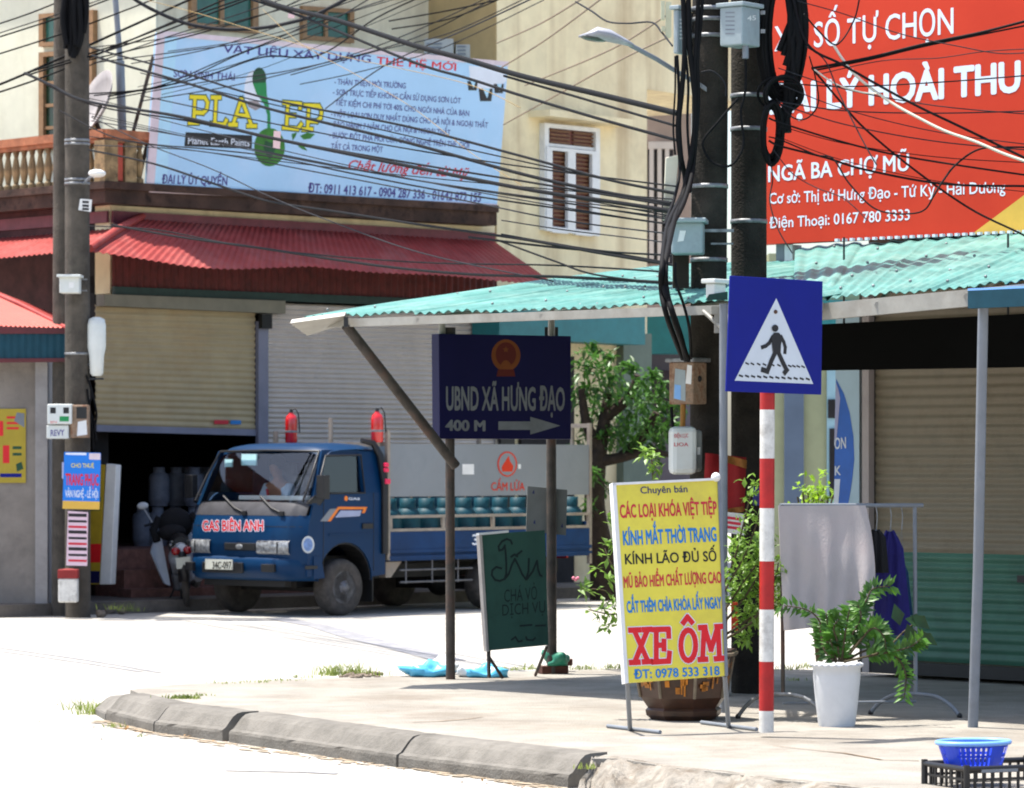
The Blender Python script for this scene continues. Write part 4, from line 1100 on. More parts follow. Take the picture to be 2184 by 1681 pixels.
for (v_, k) in ((.08, 9), (.3, 9), (.55, 9), (.85, 9)):
    for i in range(k):
        u_ = (i + .5) / k + random.uniform(-.03, .03)
        p = F0.lerp(F1, u_).lerp(T0.lerp(T1, u_), v_); b.ball(p + Z * .022 + rv() * .02, .011, 6, 4)
b.build("roof_bolts", m_steel, can2)
b = B(); b.slab([F0 - Z * .12, F1 - Z * .12, F1 - Z * .018, F0 - Z * .018], U * .045); b.build("gutter", m_gutter, can2)
b = B()
for u_ in (.3, .6, .9): b.tube([F0.lerp(F1, u_) - Z * .06, T0.lerp(T1, u_ * .8) - Z * .06], .022, 6)
b.build("rafter", m_gutter, can2)
q0, q1 = W(2064, 620, 21.95), W(2064, 658, 21.95)
b = B(); b.slab([q1, q1 + V * 1.6 + Z * .0, q0 + V * 1.6, q0], U * .05); b.build("beam", m_tealD, can2)
b = B(); b.slab([q0 + Z * .0, q0 + V * 1.6, q0 + V * 1.6 + U * .5 + Z * .03, q0 + U * .5 + Z * .03], Z * .012); b.build("flashing_or_highlight", m_baskr, can2)  # pale strip painting the highlight on top of the beam
b = B(); b.tube([W(2097, 655, 22.0), (xx(2086, 22.2), 22.2, 1.1), (xx(2075, 22.3), 22.3, SW)], .031, 12); b.build("post", m_greyp, can2)

# ================================================================== crossing sign
n_c = Vector((.604, -.797, 0)).normalized()
Yc = 21.5
cs = thing("pedestrian_crossing_sign", (xx(1635, Yc), Yc, SW), "blue square pedestrian crossing sign on a red and white striped pole", "road sign")
bands = [(1562, 1516, 'w'), (1516, 1411, 'r'), (1411, 1300, 'w'), (1300, 1197, 'r'), (1197, 1084, 'w'), (1084, 978, 'r'), (978, 874, 'w'), (874, 600, 'r')]
for y0_, y1_, c_ in bands:
    b = B(); b.tube([W(1634.5 + (1560 - y0_) * .003, y0_, Yc), W(1634.5 + (1560 - y1_) * .003, y1_, Yc)], .0425, 20)
    b.build("pole_band", m_whited if c_ == 'w' else m_red, cs)
CPL = Plane(W(1637, 700, Yc) + n_c * .06, n_c)
plate = panel("plate", CPL, [(1549, 835), (1752, 842), (1755, 600), (1558, 588)], .012, m_signb, cs, bevel=.003)
def zc(x, y): return (1466 + .2057 * x, 527 + .2057 * y)
flat("white_triangle", CPL, [zc(490, 1385), zc(1305, 1420), zc(922, 530)], mat("sign_white", (196, 204, 212), .45, .05, 4), cs, .003)
b = B()
b.poly([CPL.at(*zc(*p), .006) for p in [(868, 935), (890, 1100), (968, 1100), (972, 1010), (988, 935), (950, 888), (900, 888)]])
b.poly([CPL.at(*p, .0065) for p in arc(16, 0, -2 * math.pi, zc(911, 842), 7, 7.6)])
strokes(b, CPL, [[zc(882, 935), zc(850, 995), zc(815, 1025), zc(775, 1040)], [zc(972, 930), zc(1000, 985), zc(1016, 1040), zc(1012, 1095)]], 8.6, .007)
strokes(b, CPL, [[zc(918, 1080), zc(872, 1180), zc(832, 1285)], [zc(938, 1080), zc(988, 1190), zc(1030, 1275)], [zc(835, 1290), zc(780, 1272)], [zc(1036, 1270), zc(1008, 1305)]], 11, .0095)
b.build("walking_figure", m_ink, cs, weld='keep')
b = B()
for x in (620, 675, 740, 800, 885, 950, 1062, 1105, 1150, 1200): strokes(b, CPL, [[zc(x - 14, 1200 + (x - 600) * .057), zc(x + 14, 1214 + (x - 600) * .057)]], 3.6, .006)
for i in range(12): strokes(b, CPL, [[zc(540 + i * 63, 1330 + i * 3), zc(572 + i * 63, 1342 + i * 3)]], 4.2, .006)
b.build("crossing_dashes", m_ink, cs, weld='keep')
b = B(); b.ball(CPL.at(*zc(915, 672), .004), .012, 8, 6); b.build("bolt", mat("rust_bolt", (96, 62, 44), .6, .3), cs)
b = B(); b.box(CPL.at(1640, 640, -.03), (.1, .05, .03), n_c.cross(Z), n_c); b.box(CPL.at(1640, 790, -.03), (.1, .05, .03), n_c.cross(Z), n_c); b.build("clamp", m_steel, cs)

# ================================================================== commune office sign on two posts
SGn = Vector((.65, -.959, 0)).normalized()
SG = Plane(W(938, 935, 27.1), SGn)
ub = thing("direction_sign", (xx(960, 27.25), 27.25, SW), "navy commune office direction sign with red emblem on two thin posts", "road sign")
panel("board", SG, [(938, 936), (1218, 937), (1218, 717), (936, 712)], .10, m_signn, ub, bevel=.004)
write(ub, SG, "UBND XÃ HƯNG ĐẠO", (952, 874), (1204, 875), 49, m_dul, .03)
write(ub, SG, "400 M", (951, 918), (1034, 919), 22, m_dul, .045)
flat("arrow", SG, [(1063, 917), (1131, 917), (1131, 927), (1195, 908), (1131, 889), (1131, 899), (1063, 899)], m_dul, ub, .004)
m_emr = mat("emblem_red", (92, 24, 14), .5, .1); m_emg = mat("emblem_gold", (124, 66, 22), .5, .1)
flat("emblem", SG, arc(26, 0, -2 * math.pi, (1079, 758), 31, 34), m_emg, ub, .003)
flat("emblem", SG, arc(26, 0, -2 * math.pi, (1079, 756), 22, 26), m_emr, ub, .005)
st5 = []
for i in range(10):
    r_ = 7 if i % 2 == 0 else 3; a_ = -math.pi / 2 - i * math.pi / 5; st5.append((1079 + r_ * math.cos(a_), 746 + r_ * 1.05 * math.sin(a_)))
flat("emblem", SG, st5, m_emg, ub, .007)
flat("emblem", SG, [(1068, 786), (1090, 786), (1089, 776), (1084, 770), (1079, 768), (1074, 770), (1069, 776)], m_emg, ub, .007)
flat("emblem", SG, [(1059, 803), (1099, 803), (1096, 788), (1062, 788)], m_emr, ub, .008)
for px, Y_, yb in ((961, 27.25, 1446), (1177, 27.95, 1434)):
    b = B(); base = G(px, yb, SW); b.tube([W(px - 2, 700, Y_), (xx(px, Y_), Y_, SW)], .035 if px < 1000 else .038, 14); b.build("post", m_rustp, ub)
b = B(); b.box(W(957, 706, 27.25), (.1, .06, .05)); b.box(W(1176, 708, 27.95), (.1, .06, .07)); b.build("post_clamp", m_plast, ub)
# grey sheet tied to the right post
GS = Plane(W(1165, 1090, 27.98), Vector((.15, -1, 0)))
t = thing("grey_sheet", GS.at(1165, 1140), "blank grey cardboard sheet tied behind the right post of the navy sign", "board")
panel("sheet", GS, [(1122, 1133), (1207, 1142), (1210, 1045), (1125, 1037)], .012, mat("grey_card", (112, 114, 112), .85, .12, 5), t)
for x, y in ((1135, 1052), (1137, 1116), (1196, 1124)): flat("print_mark", GS, [(x, y), (x + 5, y + 2), (x + 4, y - 8)], m_nvink, t, .003)
# green hand painted board
GB = Plane(W(1040, 1388, 27.0), Vector((.50, -1, .05)).normalized())
gb = thing("hand_painted_board", W(1043, 1445, 27.0), "dark green hand painted food board leaning on the right post of the navy sign", "sign")
panel("board", GB, [(1040, 1388), (1170, 1376), (1162, 1131), (1024, 1140)], .02, m_chalk, gb)
panel("edge", GB, [(1022, 1142), (1085, 1136), (1085, 1131), (1022, 1137)], .05, m_white, gb, off=.01)
panel("edge", GB, [(1038, 1390), (1043, 1390), (1028, 1141), (1022, 1141)], .05, mat("pale_frame", (176, 168, 160), .6, .15), gb, off=.01)
b = B(); b.tube([GB.at(1042, 1385, -.02), W(1043, 1446, 27.0)], .014, 8); b.tube([GB.at(1042, 1400, -.05), W(1072, 1446, 27.15)], .012, 8); b.tube([GB.at(1166, 1380, -.03), W(1142, 1440, 27.6)], .012, 8); b.build("leg", m_rustp, gb)
def zg(x, y): return ((1200 + x * .2498) * .8235, (1340 + y * .2498) * .8235)
b = B()
strokes(b, GB, [[zg(*p) for p in [(505, 275), (490, 240), (450, 225), (400, 250), (365, 300), (372, 345), (405, 335), (432, 290)]],
                [zg(*p) for p in [(430, 300), (440, 380), (445, 480), (445, 590), (425, 640), (380, 660), (330, 650), (295, 600), (300, 550), (340, 515), (395, 530)]],
                [zg(*p) for p in [(430, 640), (470, 590), (500, 500), (535, 430), (575, 510), (610, 590), (650, 645), (675, 560), (680, 430)]],
                [zg(*p) for p in [(660, 640), (720, 560), (765, 450), (775, 540), (795, 600), (815, 610)]],
                [zg(*p) for p in [(495, 410), (530, 385), (560, 405)]], [zg(*p) for p in [(560, 385), (605, 350)]]], 4.6, .004)
strokes(b, GB, [[zg(590, 1125), zg(710, 1115)], [zg(750, 1125), zg(850, 1120)], [zg(500, 1270), zg(540, 1240), zg(570, 1290), zg(610, 1280)], [zg(650, 1240), zg(660, 1270), zg(720, 1275), zg(745, 1250)]], 4, .004)
b.build("lettering", m_grnd if False else mat("dark_green_paint", (12, 34, 34), .6, .1), gb, weld='keep')
mdk = MATS["dark_green_paint"]
write(gb, GB, "CHÁ VỎ", zg(425, 880), zg(765, 850), 27, mdk, .0); write(gb, GB, "DỊCH VỤ", zg(405, 1020), zg(850, 985), 24, mdk, .0)

# ================================================================== yellow sign board
c3 = [W(1335, 1457, 21.60), W(1552, 1441, 21.90), W(1535, 1020, 22.06), W(1308, 1031, 21.78)]
YN = (c3[1] - c3[0]).cross(c3[3] - c3[0]).normalized()
if YN.y > 0: YN = -YN
YS = Plane(c3[0], YN); YS.up = (c3[3] - c3[0]).normalized()
ys = thing("yellow_sign_board", G(1343, 1558, SW), "yellow standing sign board advertising locks, glasses and motorbike taxi", "sign")
panel("board", YS, [(1335, 1457), (1552, 1441), (1535, 1020), (1308, 1031)], .025, m_yel, ys)
panel("frame", YS, [(1333, 1458), (1341, 1457), (1314, 1031), (1306, 1031)], .04, m_white, ys, off=.008)
panel("frame", YS, [(1308, 1035), (1535, 1024), (1535, 1019), (1307, 1030)], .04, m_white, ys, off=.008)
panel("frame", YS, [(1547, 1442), (1553, 1441), (1537, 1021), (1531, 1021)], .04, m_greyp, ys, off=.008)
b = B(); b.ball(YS.at(1527, 1018, .0), .028, 14, 8); b.build("knob", m_white, ys)
for p0, p1 in (((1338, 1455), (1344, 1559)), ((1546, 1441), (1554, 1553))):
    b = B(); b.tube([YS.at(p0[0], p0[1], -.02), G(p1[0], p1[1], SW)], .014, 10); b.build("leg", m_greyp, ys)
f0, f1 = G(1290, 1556, SW), G(1400, 1562, SW)
for a, c in ((G(1296, 1553, SW), G(1408, 1566, SW)), (G(1496, 1545, SW), G(1614, 1560, SW))):
    b = B(); b.tube([a + Z * .012, c + Z * .012], .012, 8); b.build("foot", m_greyp, ys)
def zy(x, y): return (1235.3 + x * .3918, 947 + y * .3918)
write(ys, YS, "Chuyên bán", zy(335, 270), zy(590, 262), 15, m_nvink, .015)
write(ys, YS, "CÁC LOẠI KHÓA VIỆT TIỆP", zy(225, 402), zy(750, 382), 28, m_crim, .03)
write(ys, YS, "KÍNH MẮT THỜI TRANG", zy(242, 550), zy(748, 528), 30, m_blink, .035)
write(ys, YS, "KÍNH LÃO ĐỦ SỐ", zy(252, 655), zy(748, 637), 22, m_ink, .02)
write(ys, YS, "MŨ BẢO HIỂM CHẤT LƯỢNG CAO", zy(245, 783), zy(775, 755), 24, m_crim, .03)
write(ys, YS, "CẮT THÊM CHÌA KHÓA LẤY NGAY", zy(262, 918), zy(775, 893), 24, m_blink, .04)
write(ys, YS, "ĐT: 0978 533 318", zy(300, 1278), zy(765, 1257), 19, m_blink, .025)
XE = [[[(300, 1015), (375, 1185)], [(372, 1012), (302, 1190)], [(276, 1014), (330, 1012)], [(350, 1011), (390, 1009)], [(280, 1190), (326, 1188)], [(350, 1186), (392, 1184)]],
      [[(420, 1012), (420, 1186)], [(402, 1011), (486, 1008), (488, 1050)], [(420, 1096), (462, 1095)], [(462, 1070), (462, 1120)], [(402, 1187), (488, 1182), (492, 1135)]],
      [arc(20, 0, 2 * math.pi, (594, 1096), 40, 82)], [[(566, 975), (590, 942), (615, 972)]],
      [[(680, 1000), (672, 1172)], [(684, 1000), (718, 1120)], [(718, 1120), (754, 996)], [(756, 996), (764, 1168)], [(656, 1000), (690, 998)], [(745, 995), (778, 993)], [(654, 1174), (694, 1172)], [(742, 1170), (782, 1167)]]]
for mm, w_, o_ in ((m_wink, 16, .003), (m_redink, 12, .009)):
    b = B()
    for L in XE: strokes(b, YS, [[zy(*p) for p in l] for l in L], w_, o_)
    b.build("lettering", mm, ys, weld='keep')
# ================================================================== blue truck
TU, TV = v2((.66, .751)), v2((.751, -.66))
N0 = Vector((-2.43, 42.1, 0))
TM = Matrix(((TU.x, -TV.x, 0, N0.x), (TU.y, -TV.y, 0, N0.y), (0, 0, 1, 0), (0, 0, 0, 1)))
tk = thing("gas_delivery_truck", N0 + TU * 2.5 - TV * .87, "blue cab gas delivery truck with grey side panel parked by the shop", "truck")
def TB(): return B(TM)
Wd = 1.86
def fa(bq):   # front face depth over the width (rounded corners)
    q = abs(2 * bq / Wd - 1)
    return .02 + .17 * q ** 8
cab = TB()
prof_f = [(.015, .60), (.0, .72), (.0, .90), (.03, 1.05), (.075, 1.15)]
nb_ = 20
vs, fs = [], []
for (da, z) in prof_f:
    for i in range(nb_ + 1):
        bq = Wd * i / nb_; vs.append((fa(bq) + da, bq, z))
for j in range(len(prof_f) - 1):
    for i in range(nb_):
        a_ = j * (nb_ + 1) + i; fs.append((a_, a_ + 1, a_ + nb_ + 2, a_ + nb_ + 1))
cab.add(vs, fs, True)
# side panels with wheel arch
def side(bq, sgn):
    ar = [(.81 + .44 * math.cos(t), .40 + .44 * math.sin(t)) for t in [math.pi * k / 12 for k in range(13)]]
    pts = [(.19, .60), (.19, .72), (.19, .90), (.215, 1.05), (.25, 1.15), (.29, 1.28), (.40, 1.26), (.50, 1.36), (.58, 1.40), (1.47, 1.40), (1.47, .46), (1.25, .44)] + ar[0:13] + [(.36, .46), (.19, .46)]
    cab.slab([(p[0], bq, p[1]) for p in pts], (0, .03 * sgn, 0))
side(0, 1); side(Wd, -1)
# upper: A pillars, B pillar/rear panel, roof
ins = .09
for s_, b0, b1, dd in ((0, .0, ins, .045), (1, Wd, Wd - ins, -.045)):
    b0_, b1_ = (b0, b1)
    cab.hexa([(.26, b0_, 1.26), (.34, b0_, 1.26), (.34, b0_ + dd, 1.26), (.26, b0_ + dd, 1.26), (.52, b1_, 1.88), (.60, b1_, 1.88), (.60, b1_ + dd, 1.88), (.52, b1_ + dd, 1.88)])
    cab.hexa([(1.12, b0_, 1.38), (1.47, b0_, 1.38), (1.47, b0_ + dd, 1.38), (1.12, b0_ + dd, 1.38), (1.10, b1_, 1.88), (1.45, b1_, 1.88), (1.45, b1_ + dd, 1.88), (1.10, b1_ + dd, 1.88)])
    cab.hexa([(.55, b1_, 1.815), (1.13, b1_, 1.815), (1.13, b1_ + dd, 1.815), (.55, b1_ + dd, 1.815), (.55, b1_, 1.89), (1.13, b1_, 1.89), (1.13, b1_ + dd, 1.89), (.55, b1_ + dd, 1.89)])
rp_ = [(.50, 1.865), (.53, 1.91), (.60, 1.945), (.75, 1.965), (1.1, 1.975), (1.35, 1.96), (1.44, 1.92), (1.47, 1.86)]
vs, fs = [], []
for (a_, z) in rp_:
    for i in range(nb_ + 1):
        q = abs(2 * i / nb_ - 1); vs.append((a_ + .05 * q ** 4 * (1 if a_ < 1 else -.5), ins - .02 + (Wd - 2 * ins + .04) * i / nb_, z - .075 * q ** 6))
for j in range(len(rp_) - 1):
    for i in range(nb_):
        a_ = j * (nb_ + 1) + i; fs.append((a_, a_ + 1, a_ + nb_ + 2, a_ + nb_ + 1))
cab.add(vs, fs, True)
cab.slab([(1.45, .03, .5), (1.45, Wd - .03, .5), (1.45, Wd - .06, 1.42), (1.45, .06, 1.42)], (.02, 0, 0))
cab.slab([(1.44, .08, 1.75), (1.44, Wd - .08, 1.75), (1.44, Wd - .1, 1.9), (1.44, .1, 1.9)], (.02, 0, 0))
cabo = cab.build("cab", m_truck, tk)
b = TB(); b.slab([(.19, .004, 1.285), (.30, .004, 1.27), (.405, .004, 1.255), (.49, .004, 1.345), (.33, .01, 1.38)], (0, .02, 0)); b.build("mirror_base_panel", m_plast, tk)
# cowl
b = TB(); vs, fs = [], []
for (da, z) in ((.070, 1.145), (.10, 1.22), (.16, 1.30)):
    for i in range(nb_ + 1):
        bq = .04 + (Wd - .08) * i / nb_; vs.append((fa(bq) + da, bq, z))
for j in range(2):
    for i in range(nb_):
        a_ = j * (nb_ + 1) + i; fs.append((a_, a_ + 1, a_ + nb_ + 2, a_ + nb_ + 1))
b.add(vs, fs, True); b.build("cowl", m_cowl, tk)
b = TB(); vs, fs = [], []
for (da, z, k_) in ((.165, 1.295, .04), (.33, 1.60, .075), (.50, 1.875, .12)):
    for i in range(nb_ + 1):
        bq = k_ + (Wd - 2 * k_) * i / nb_; vs.append((fa(bq) * .6 + da, bq, z))
for j in range(2):
    for i in range(nb_):
        a_ = j * (nb_ + 1) + i; fs.append((a_, a_ + 1, a_ + nb_ + 2, a_ + nb_ + 1))
b.add(vs, fs, True); b.build("windscreen", g_wind, tk)
for s0 in (.055, Wd - .055):
    b = TB(); b.slab([(.40, s0, 1.40), (1.12, s0, 1.40), (1.11, s0 + (.03 if s0 < .5 else -.03), 1.82), (.56, s0 + (.03 if s0 < .5 else -.03), 1.82), (.33, s0, 1.40)], (0, .004, 0)); b.build("side_window", g_win, tk)
b = TB(); b.slab([(1.46, .1, 1.40), (1.46, Wd - .1, 1.40), (1.46, Wd - .12, 1.77), (1.46, .12, 1.77)], (.004, 0, 0)); b.build("rear_window", g_win, tk)
b = TB(); b.tube([(.34, -.005, 1.42), (.54, .055, 1.825), (1.12, .055, 1.835), (1.13, -.0, 1.40), (.55, -.005, 1.40)], .012, 6); b.build("window_seal", m_plast, tk)
# interior: dash, seats, steering wheel
b = TB(); b.box((.42, Wd / 2, 1.2), (.32, Wd - .14, .22)); b.build("dashboard", m_plast, tk, .03)
b = TB(); b.box((.40, .66, 1.345), (.26, 1.05, .05)); b.build("dash_bright_strip", m_white, tk, .006)  # white slab added for the bright strip low in the windscreen
for bq in (.42, .95, 1.36):
    b = TB(); b.box((.98, bq, 1.0), (.48, .44, .14)); b.box((1.22, bq, 1.32), (.13, .44, .56)); b.box((1.26, bq, 1.66), (.09, .24, .17)); b.build("seat", m_seatc, tk, .03)
b = TB(); b.lathe([(.165, -.012), (.18, 0), (.165, .012), (.15, 0), (.165, -.012)], (.62, .42, 1.33), 18, ax=(-.75, 0, .66)); b.build("steering_wheel", m_plast, tk)
b = TB(); b.box((.46, 1.2, 1.78), (.02, .24, .13)); b.build("sun_sticker", mat("pale_cyan_paper", (196, 240, 240), .5, .03), tk)
b = TB(); b.box((.445, 1.52, 1.74), (.02, .12, .09)); b.build("inspection_sticker", mat("pale_cyan_paper", (196, 240, 240), .5, .03), tk)
# bumper, lamps, grille
b = TB(); vs, fs = [], []
pb = [(.04, .41), (-.02, .44), (-.055, .55), (-.055, .64), (-.02, .68), (.06, .69)]
for (da, z) in pb:
    for i in range(nb_ + 1):
        bq = -.01 + (Wd + .02) * i / nb_; vs.append((fa(min(max(bq, 0), Wd)) * 1.6 + da, bq, z))
for j in range(len(pb) - 1):
    for i in range(nb_):
        a_ = j * (nb_ + 1) + i; fs.append((a_, a_ + 1, a_ + nb_ + 2, a_ + nb_ + 1))
b.add(vs, fs, True)
for s0, th in ((-.012, .03), (Wd + .012, -.03)): b.slab([(.28, s0, .43), (.46, s0, .44), (.40, s0, .68), (.28, s0, .69)], (0, th, 0))
b.build("bumper", m_truck, tk)
for c_, d_ in (((-.045, 1.12, .55), (.03, .66, .12)), ((-.03, .40, .555), (.05, .20, .09)), ((-.02, 1.68, .555), (.06, .12, .10)), ((.24, -.012, .565), (.20, .012, .04))):
    b = TB(); b.box(c_, d_); b.build("bumper_slot", m_plast, tk, .01)
b = TB(); b.box((-.075, 1.15, .585), (.012, .44, .115)); pt = b.build("number_plate", m_plate, tk)
TF = Plane(N0 + TU * -.085, -TU)
write(pt, TF, "34C-097.12", (453, 1213), (507, 1213), 15, m_ink, .02, off=.001)
for b0, b1 in ((.15, .62), (1.38, 1.75)):
    b = TB(); vs, fs = [], []
    for (da, z) in ((.01, .705), (-.022, .73), (-.022, .84), (.012, .87)):
        for i in range(11):
            bq = b0 + (b1 - b0) * i / 10; vs.append((fa(bq) + da - .004, bq, z))
    for j in range(3):
        for i in range(10):
            a_ = j * 11 + i; fs.append((a_, a_ + 1, a_ + 12, a_ + 11))
    b.add(vs, fs, True); hl = b.build("headlight", m_lens, tk)
    b = TB(); b.box((fa((b0 + b1) / 2) - .026, b0 + .14 if b0 < 1 else b1 - .12, .785), (.008, .012, .13)); b.build("divider", m_plast, hl)
b = TB(); b.box((.008, .89, .79), (.03, .50, .085)); b.build("grille", m_plast, tk, .01)
b = TB(); b.ball((-.012, .89, .79), (.008, .06, .03), 14, 6); b.build("emblem", m_steel, tk)
for b0 in (.55, 1.15):
    b = TB(); b.tube([(.09, b0 - .25, 1.17), (.115, b0 - .05, 1.23), (.21, b0 + .22, 1.36)], .014, 6); b.box((.085, b0 - .25, 1.17), (.03, .06, .05)); b.build("wiper", m_plast, tk)
write(tk, Plane(N0 + TU * -.012, -TU), "GAS BIÊN ANH", (432, 1132), (561, 1132), 22, m_redink, .03, off=.005, outline=m_wink, ow=.065)
b = TB()
for z_ in (1.02,):
    for i in range(20):
        b0_, b1_ = Wd * (i + .5) / 21, Wd * (i + 1.5) / 21
        a0_, a1_ = fa(b0_) + .022, fa(b1_) + .022
        b.add([(a0_, b0_, z_), (a1_, b1_, z_), (a1_ + .002, b1_, z_ + .007), (a0_ + .002, b0_, z_ + .007)], [(0, 1, 2, 3)])
b.build("bonnet_seam", m_plast, tk, 0)
b = TB(); b.box((.16, Wd / 2, .39), (.10, 1.3, .10)); b.build("air_dam", m_black, tk)
b = TB(); b.box((.95, -.006, .93), (.84, .012, .018)); b.build("door_moulding", m_truck, tk)
b = TB(); b.tube([(.175, .06, 1.305), (.345, .085, 1.60), (.515, .13, 1.875), (.49, Wd / 2, 1.885), (.515, Wd - .13, 1.875), (.345, Wd - .085, 1.60), (.175, Wd - .06, 1.305)], .014, 6); b.build("windscreen_seal", m_plast, tk)
# door details on the near side
TS = Plane(N0 + TV * .004, TV)
def z2(x, y): return ((450 + x * .3212) * .8235, (1080 + y * .3212) * .8235)
flat("door_stripe", TS, [z2(1180, 842), z2(1240, 842), z2(1315, 738), z2(1260, 742)], m_greyp, tk, .002)
flat("door_stripe", TS, [z2(1240, 842), z2(1265, 842), z2(1335, 745), z2(1530, 745), z2(1515, 775), z2(1540, 775), z2(1560, 726), z2(1325, 724)], m_amber, tk, .003)
flat("door_stripe", TS, [z2(1300, 812), z2(1500, 800), z2(1515, 755), z2(1345, 755)], mat("lilac_grey_stripe", (150, 158, 186), .5, .06), tk, .003)
flat("sticker", TS, arc(20, 0, -2 * math.pi, z2(1083, 1030), 13.5, 18.5), m_grl, tk, .002); flat("sticker", TS, arc(20, 0, -2 * math.pi, z2(1083, 1030), 10, 14), mat("sticker_blue", (110, 140, 190), .5, .3, 30), tk, .004)
flat("sticker", TS, arc(10, 0, -2 * math.pi, z2(1390, 657), 4, 5.5), m_amber, tk, .002); write(tk, TS, "GAS", z2(1410, 668), z2(1500, 670), 5, m_wink, .02)
b = TB(); b.box((1.16, -.012, 1.02), (.17, .02, .06)); b.build("door_handle", m_plast, tk, .006)
b = TB(); b.slab([(.44, -.004, .50), (.45, -.004, 1.33), (.456, -.004, 1.33), (.446, -.004, .5)], (0, .01, 0)); b.slab([(1.27, -.004, .50), (1.27, -.004, 1.40), (1.276, -.004, 1.4), (1.276, -.004, .5)], (0, .01, 0)); b.build("door_seam", m_plast, tk)
for s0, sg_ in ((-.0, -1), (Wd, 1)):
    b = TB(); b.box((.30, s0 + sg_ * .14, 1.47), (.09, .13, .27)); b.tube([(.33, s0, 1.36), (.30, s0 + sg_ * .14, 1.38)], .014, 6); b.build("mirror", m_plast, tk, .025)
b = TB(); b.tube([(1.20, .12, 2.0), (1.36, .09, 1.97), (1.42, .03, 1.82), (1.44, -.02, 1.5), (1.44, -.02, .7)], [.03, .04, .045, .045, .045], 8); b.build("intake_duct", m_plast, tk)
b = TB()
for z in (1.72, 1.66): b.box((1.43, -.055, z), (.07, .03, .05))
b.box((1.44, -.065, 1.53), (.08, .03, .06)); b.build("side_lamp", mat("pink_red_lens", (226, 40, 84), .25, .1), tk, .01)
# wheels
def wheel(a_, bq, r, w_, dual=False, near=True):
    s_ = -1 if near else 1
    b = TB(); b.lathe([(r * .58, -w_ / 2), (r * .82, -w_ / 2 - .008), (r * .95, -w_ / 2 + .01), (r, -w_ / 2 + .05), (r, w_ / 2 - .05), (r * .95, w_ / 2 - .01), (r * .82, w_ / 2 + .008), (r * .58, w_ / 2)], (a_, bq, r), 40, ax=(0, 1, 0))
    t_ = b.build("wheel", m_tyre, tk)
    b = TB(); f_ = bq + s_ * w_ / 2
    b.lathe([(r * .60, 0), (r * .55, -.02), (r * .50, -.045), (r * .30, -.03), (r * .27, -.005), (r * .16, .01), (r * .14, .03), (.0001, .032)], (a_, f_, r), 28, ax=(0, s_, 0)); b.build("rim", m_rim, t_)
    b = TB()
    for k in range(6):
        an = k * math.pi / 3; b.ball((a_ + r * .4 * math.cos(an), f_ - s_ * .036, r + r * .4 * math.sin(an)), (.028, .008, .036), 8, 6)
    b.build("rim_holes", m_black, t_)
    b = TB()
    for k in range(5):
        an = k * 2 * math.pi / 5; b.ball((a_ + r * .22 * math.cos(an), f_ + s_ * .004, r + r * .22 * math.sin(an)), .014, 6, 4)
    b.build("wheel_nuts", m_rim, t_)
wheel(.81, .12, .325, .20); wheel(.81, Wd - .12, .325, .20, near=False)
wheel(3.42, .16, .31, .24); wheel(3.42, Wd - .16, .31, .24, near=False)
b = TB(); b.slab([(.81 + .46 * math.cos(t), .02, .40 + .46 * math.sin(t)) for t in [math.pi * k / 14 for k in range(15)]] + [(.81 + .42 * math.cos(t), .02, .40 + .42 * math.sin(t)) for t in [math.pi * (14 - k) / 14 for k in range(15)]], (0, .26, 0)); b.build("wheel_arch", m_black, tk)
b = TB(); b.box((1.27, .13, .30), (.02, .24, .3)); b.build("mudflap", m_black, tk)
# chassis and bed
b = TB(); b.box((2.6, .5, .48), (4.9, .09, .16)); b.box((2.6, Wd - .5, .48), (4.9, .09, .16)); b.box((.81, Wd / 2, .33), (.12, 1.4, .12)); b.box((3.42, Wd / 2, .31), (.16, 1.3, .16)); b.ball((3.42, Wd / 2, .31), (.17, .17, .17)); b.box((.9, Wd / 2, .5), (1.0, 1.1, .35)); b.build("chassis", m_black, tk)
b = TB(); b.box((3.35, Wd / 2, .655), (3.62, Wd, .09)); b.build("bed_floor", m_bedb, tk)
for s0 in (0.0, Wd - .03):
    b = TB(); b.box((3.35, s0 + .015, .80), (3.60, .03, .29)); b.box((3.35, s0 + .015, .72), (3.60, .05, .04)); b.box((3.35, s0 + .015, .65), (3.62, .045, .03)); b.build("side_board", m_bedb, tk)
    b = TB()
    for z in (.965, 1.12): b.box((3.35, s0 + .015, z), (3.60, .035, .032))
    for a_ in (1.57, 2.47, 3.35, 4.25, 5.12): b.box((a_, s0 + .016, 1.04), (.04, .034, .16))
    b.build("side_rail", m_railc, tk)
    b = TB(); b.box((3.34, s0 + .015, 1.66), (3.56, .014, .61)); b.build("side_panel", m_panelg, tk)
for a_ in (1.53, 5.14):
    for s0 in (.02, Wd - .02):
        b = TB(); b.box((a_, s0, 1.37), (.045, .045, 1.5 if a_ < 3 else 1.72)); b.build("corner_post", m_railc, tk)
b = TB(); b.box((5.14, Wd / 2, 2.2), (.04, Wd, .05)); b.box((5.14, Wd / 2, 1.95), (.03, Wd, .03)); b.box((5.14, .3, 2.08), (.03, .03, .25)); b.box((5.14, Wd - .3, 2.08), (.03, .03, .25)); b.box((1.53, Wd / 2, 1.96), (.04, Wd, .05)); b.box((1.53, Wd / 2, 2.12), (.03, .05, .3)); b.build("rack_frame", m_railc, tk)
b = TB(); b.box((5.15, Wd / 2, .85), (.03, Wd, .36)); b.build("tailgate", m_bedb, tk)
b = TB()
for z in (.36, .50): b.tube([(1.75, .03, z), (3.0, .03, z)], .014, 6)
for a_ in (1.85, 2.3, 2.75): b.tube([(a_, .03, .34), (a_, .03, .62)], .011, 6)
b.build("guard_rail", m_rim, tk)
b = TB(); b.slab([(1.53, .05, .42), (1.62, .05, .42), (1.80, .05, .60), (1.53, .05, .60)], (0, .1, 0)); b.build("bracket", m_railc, tk)
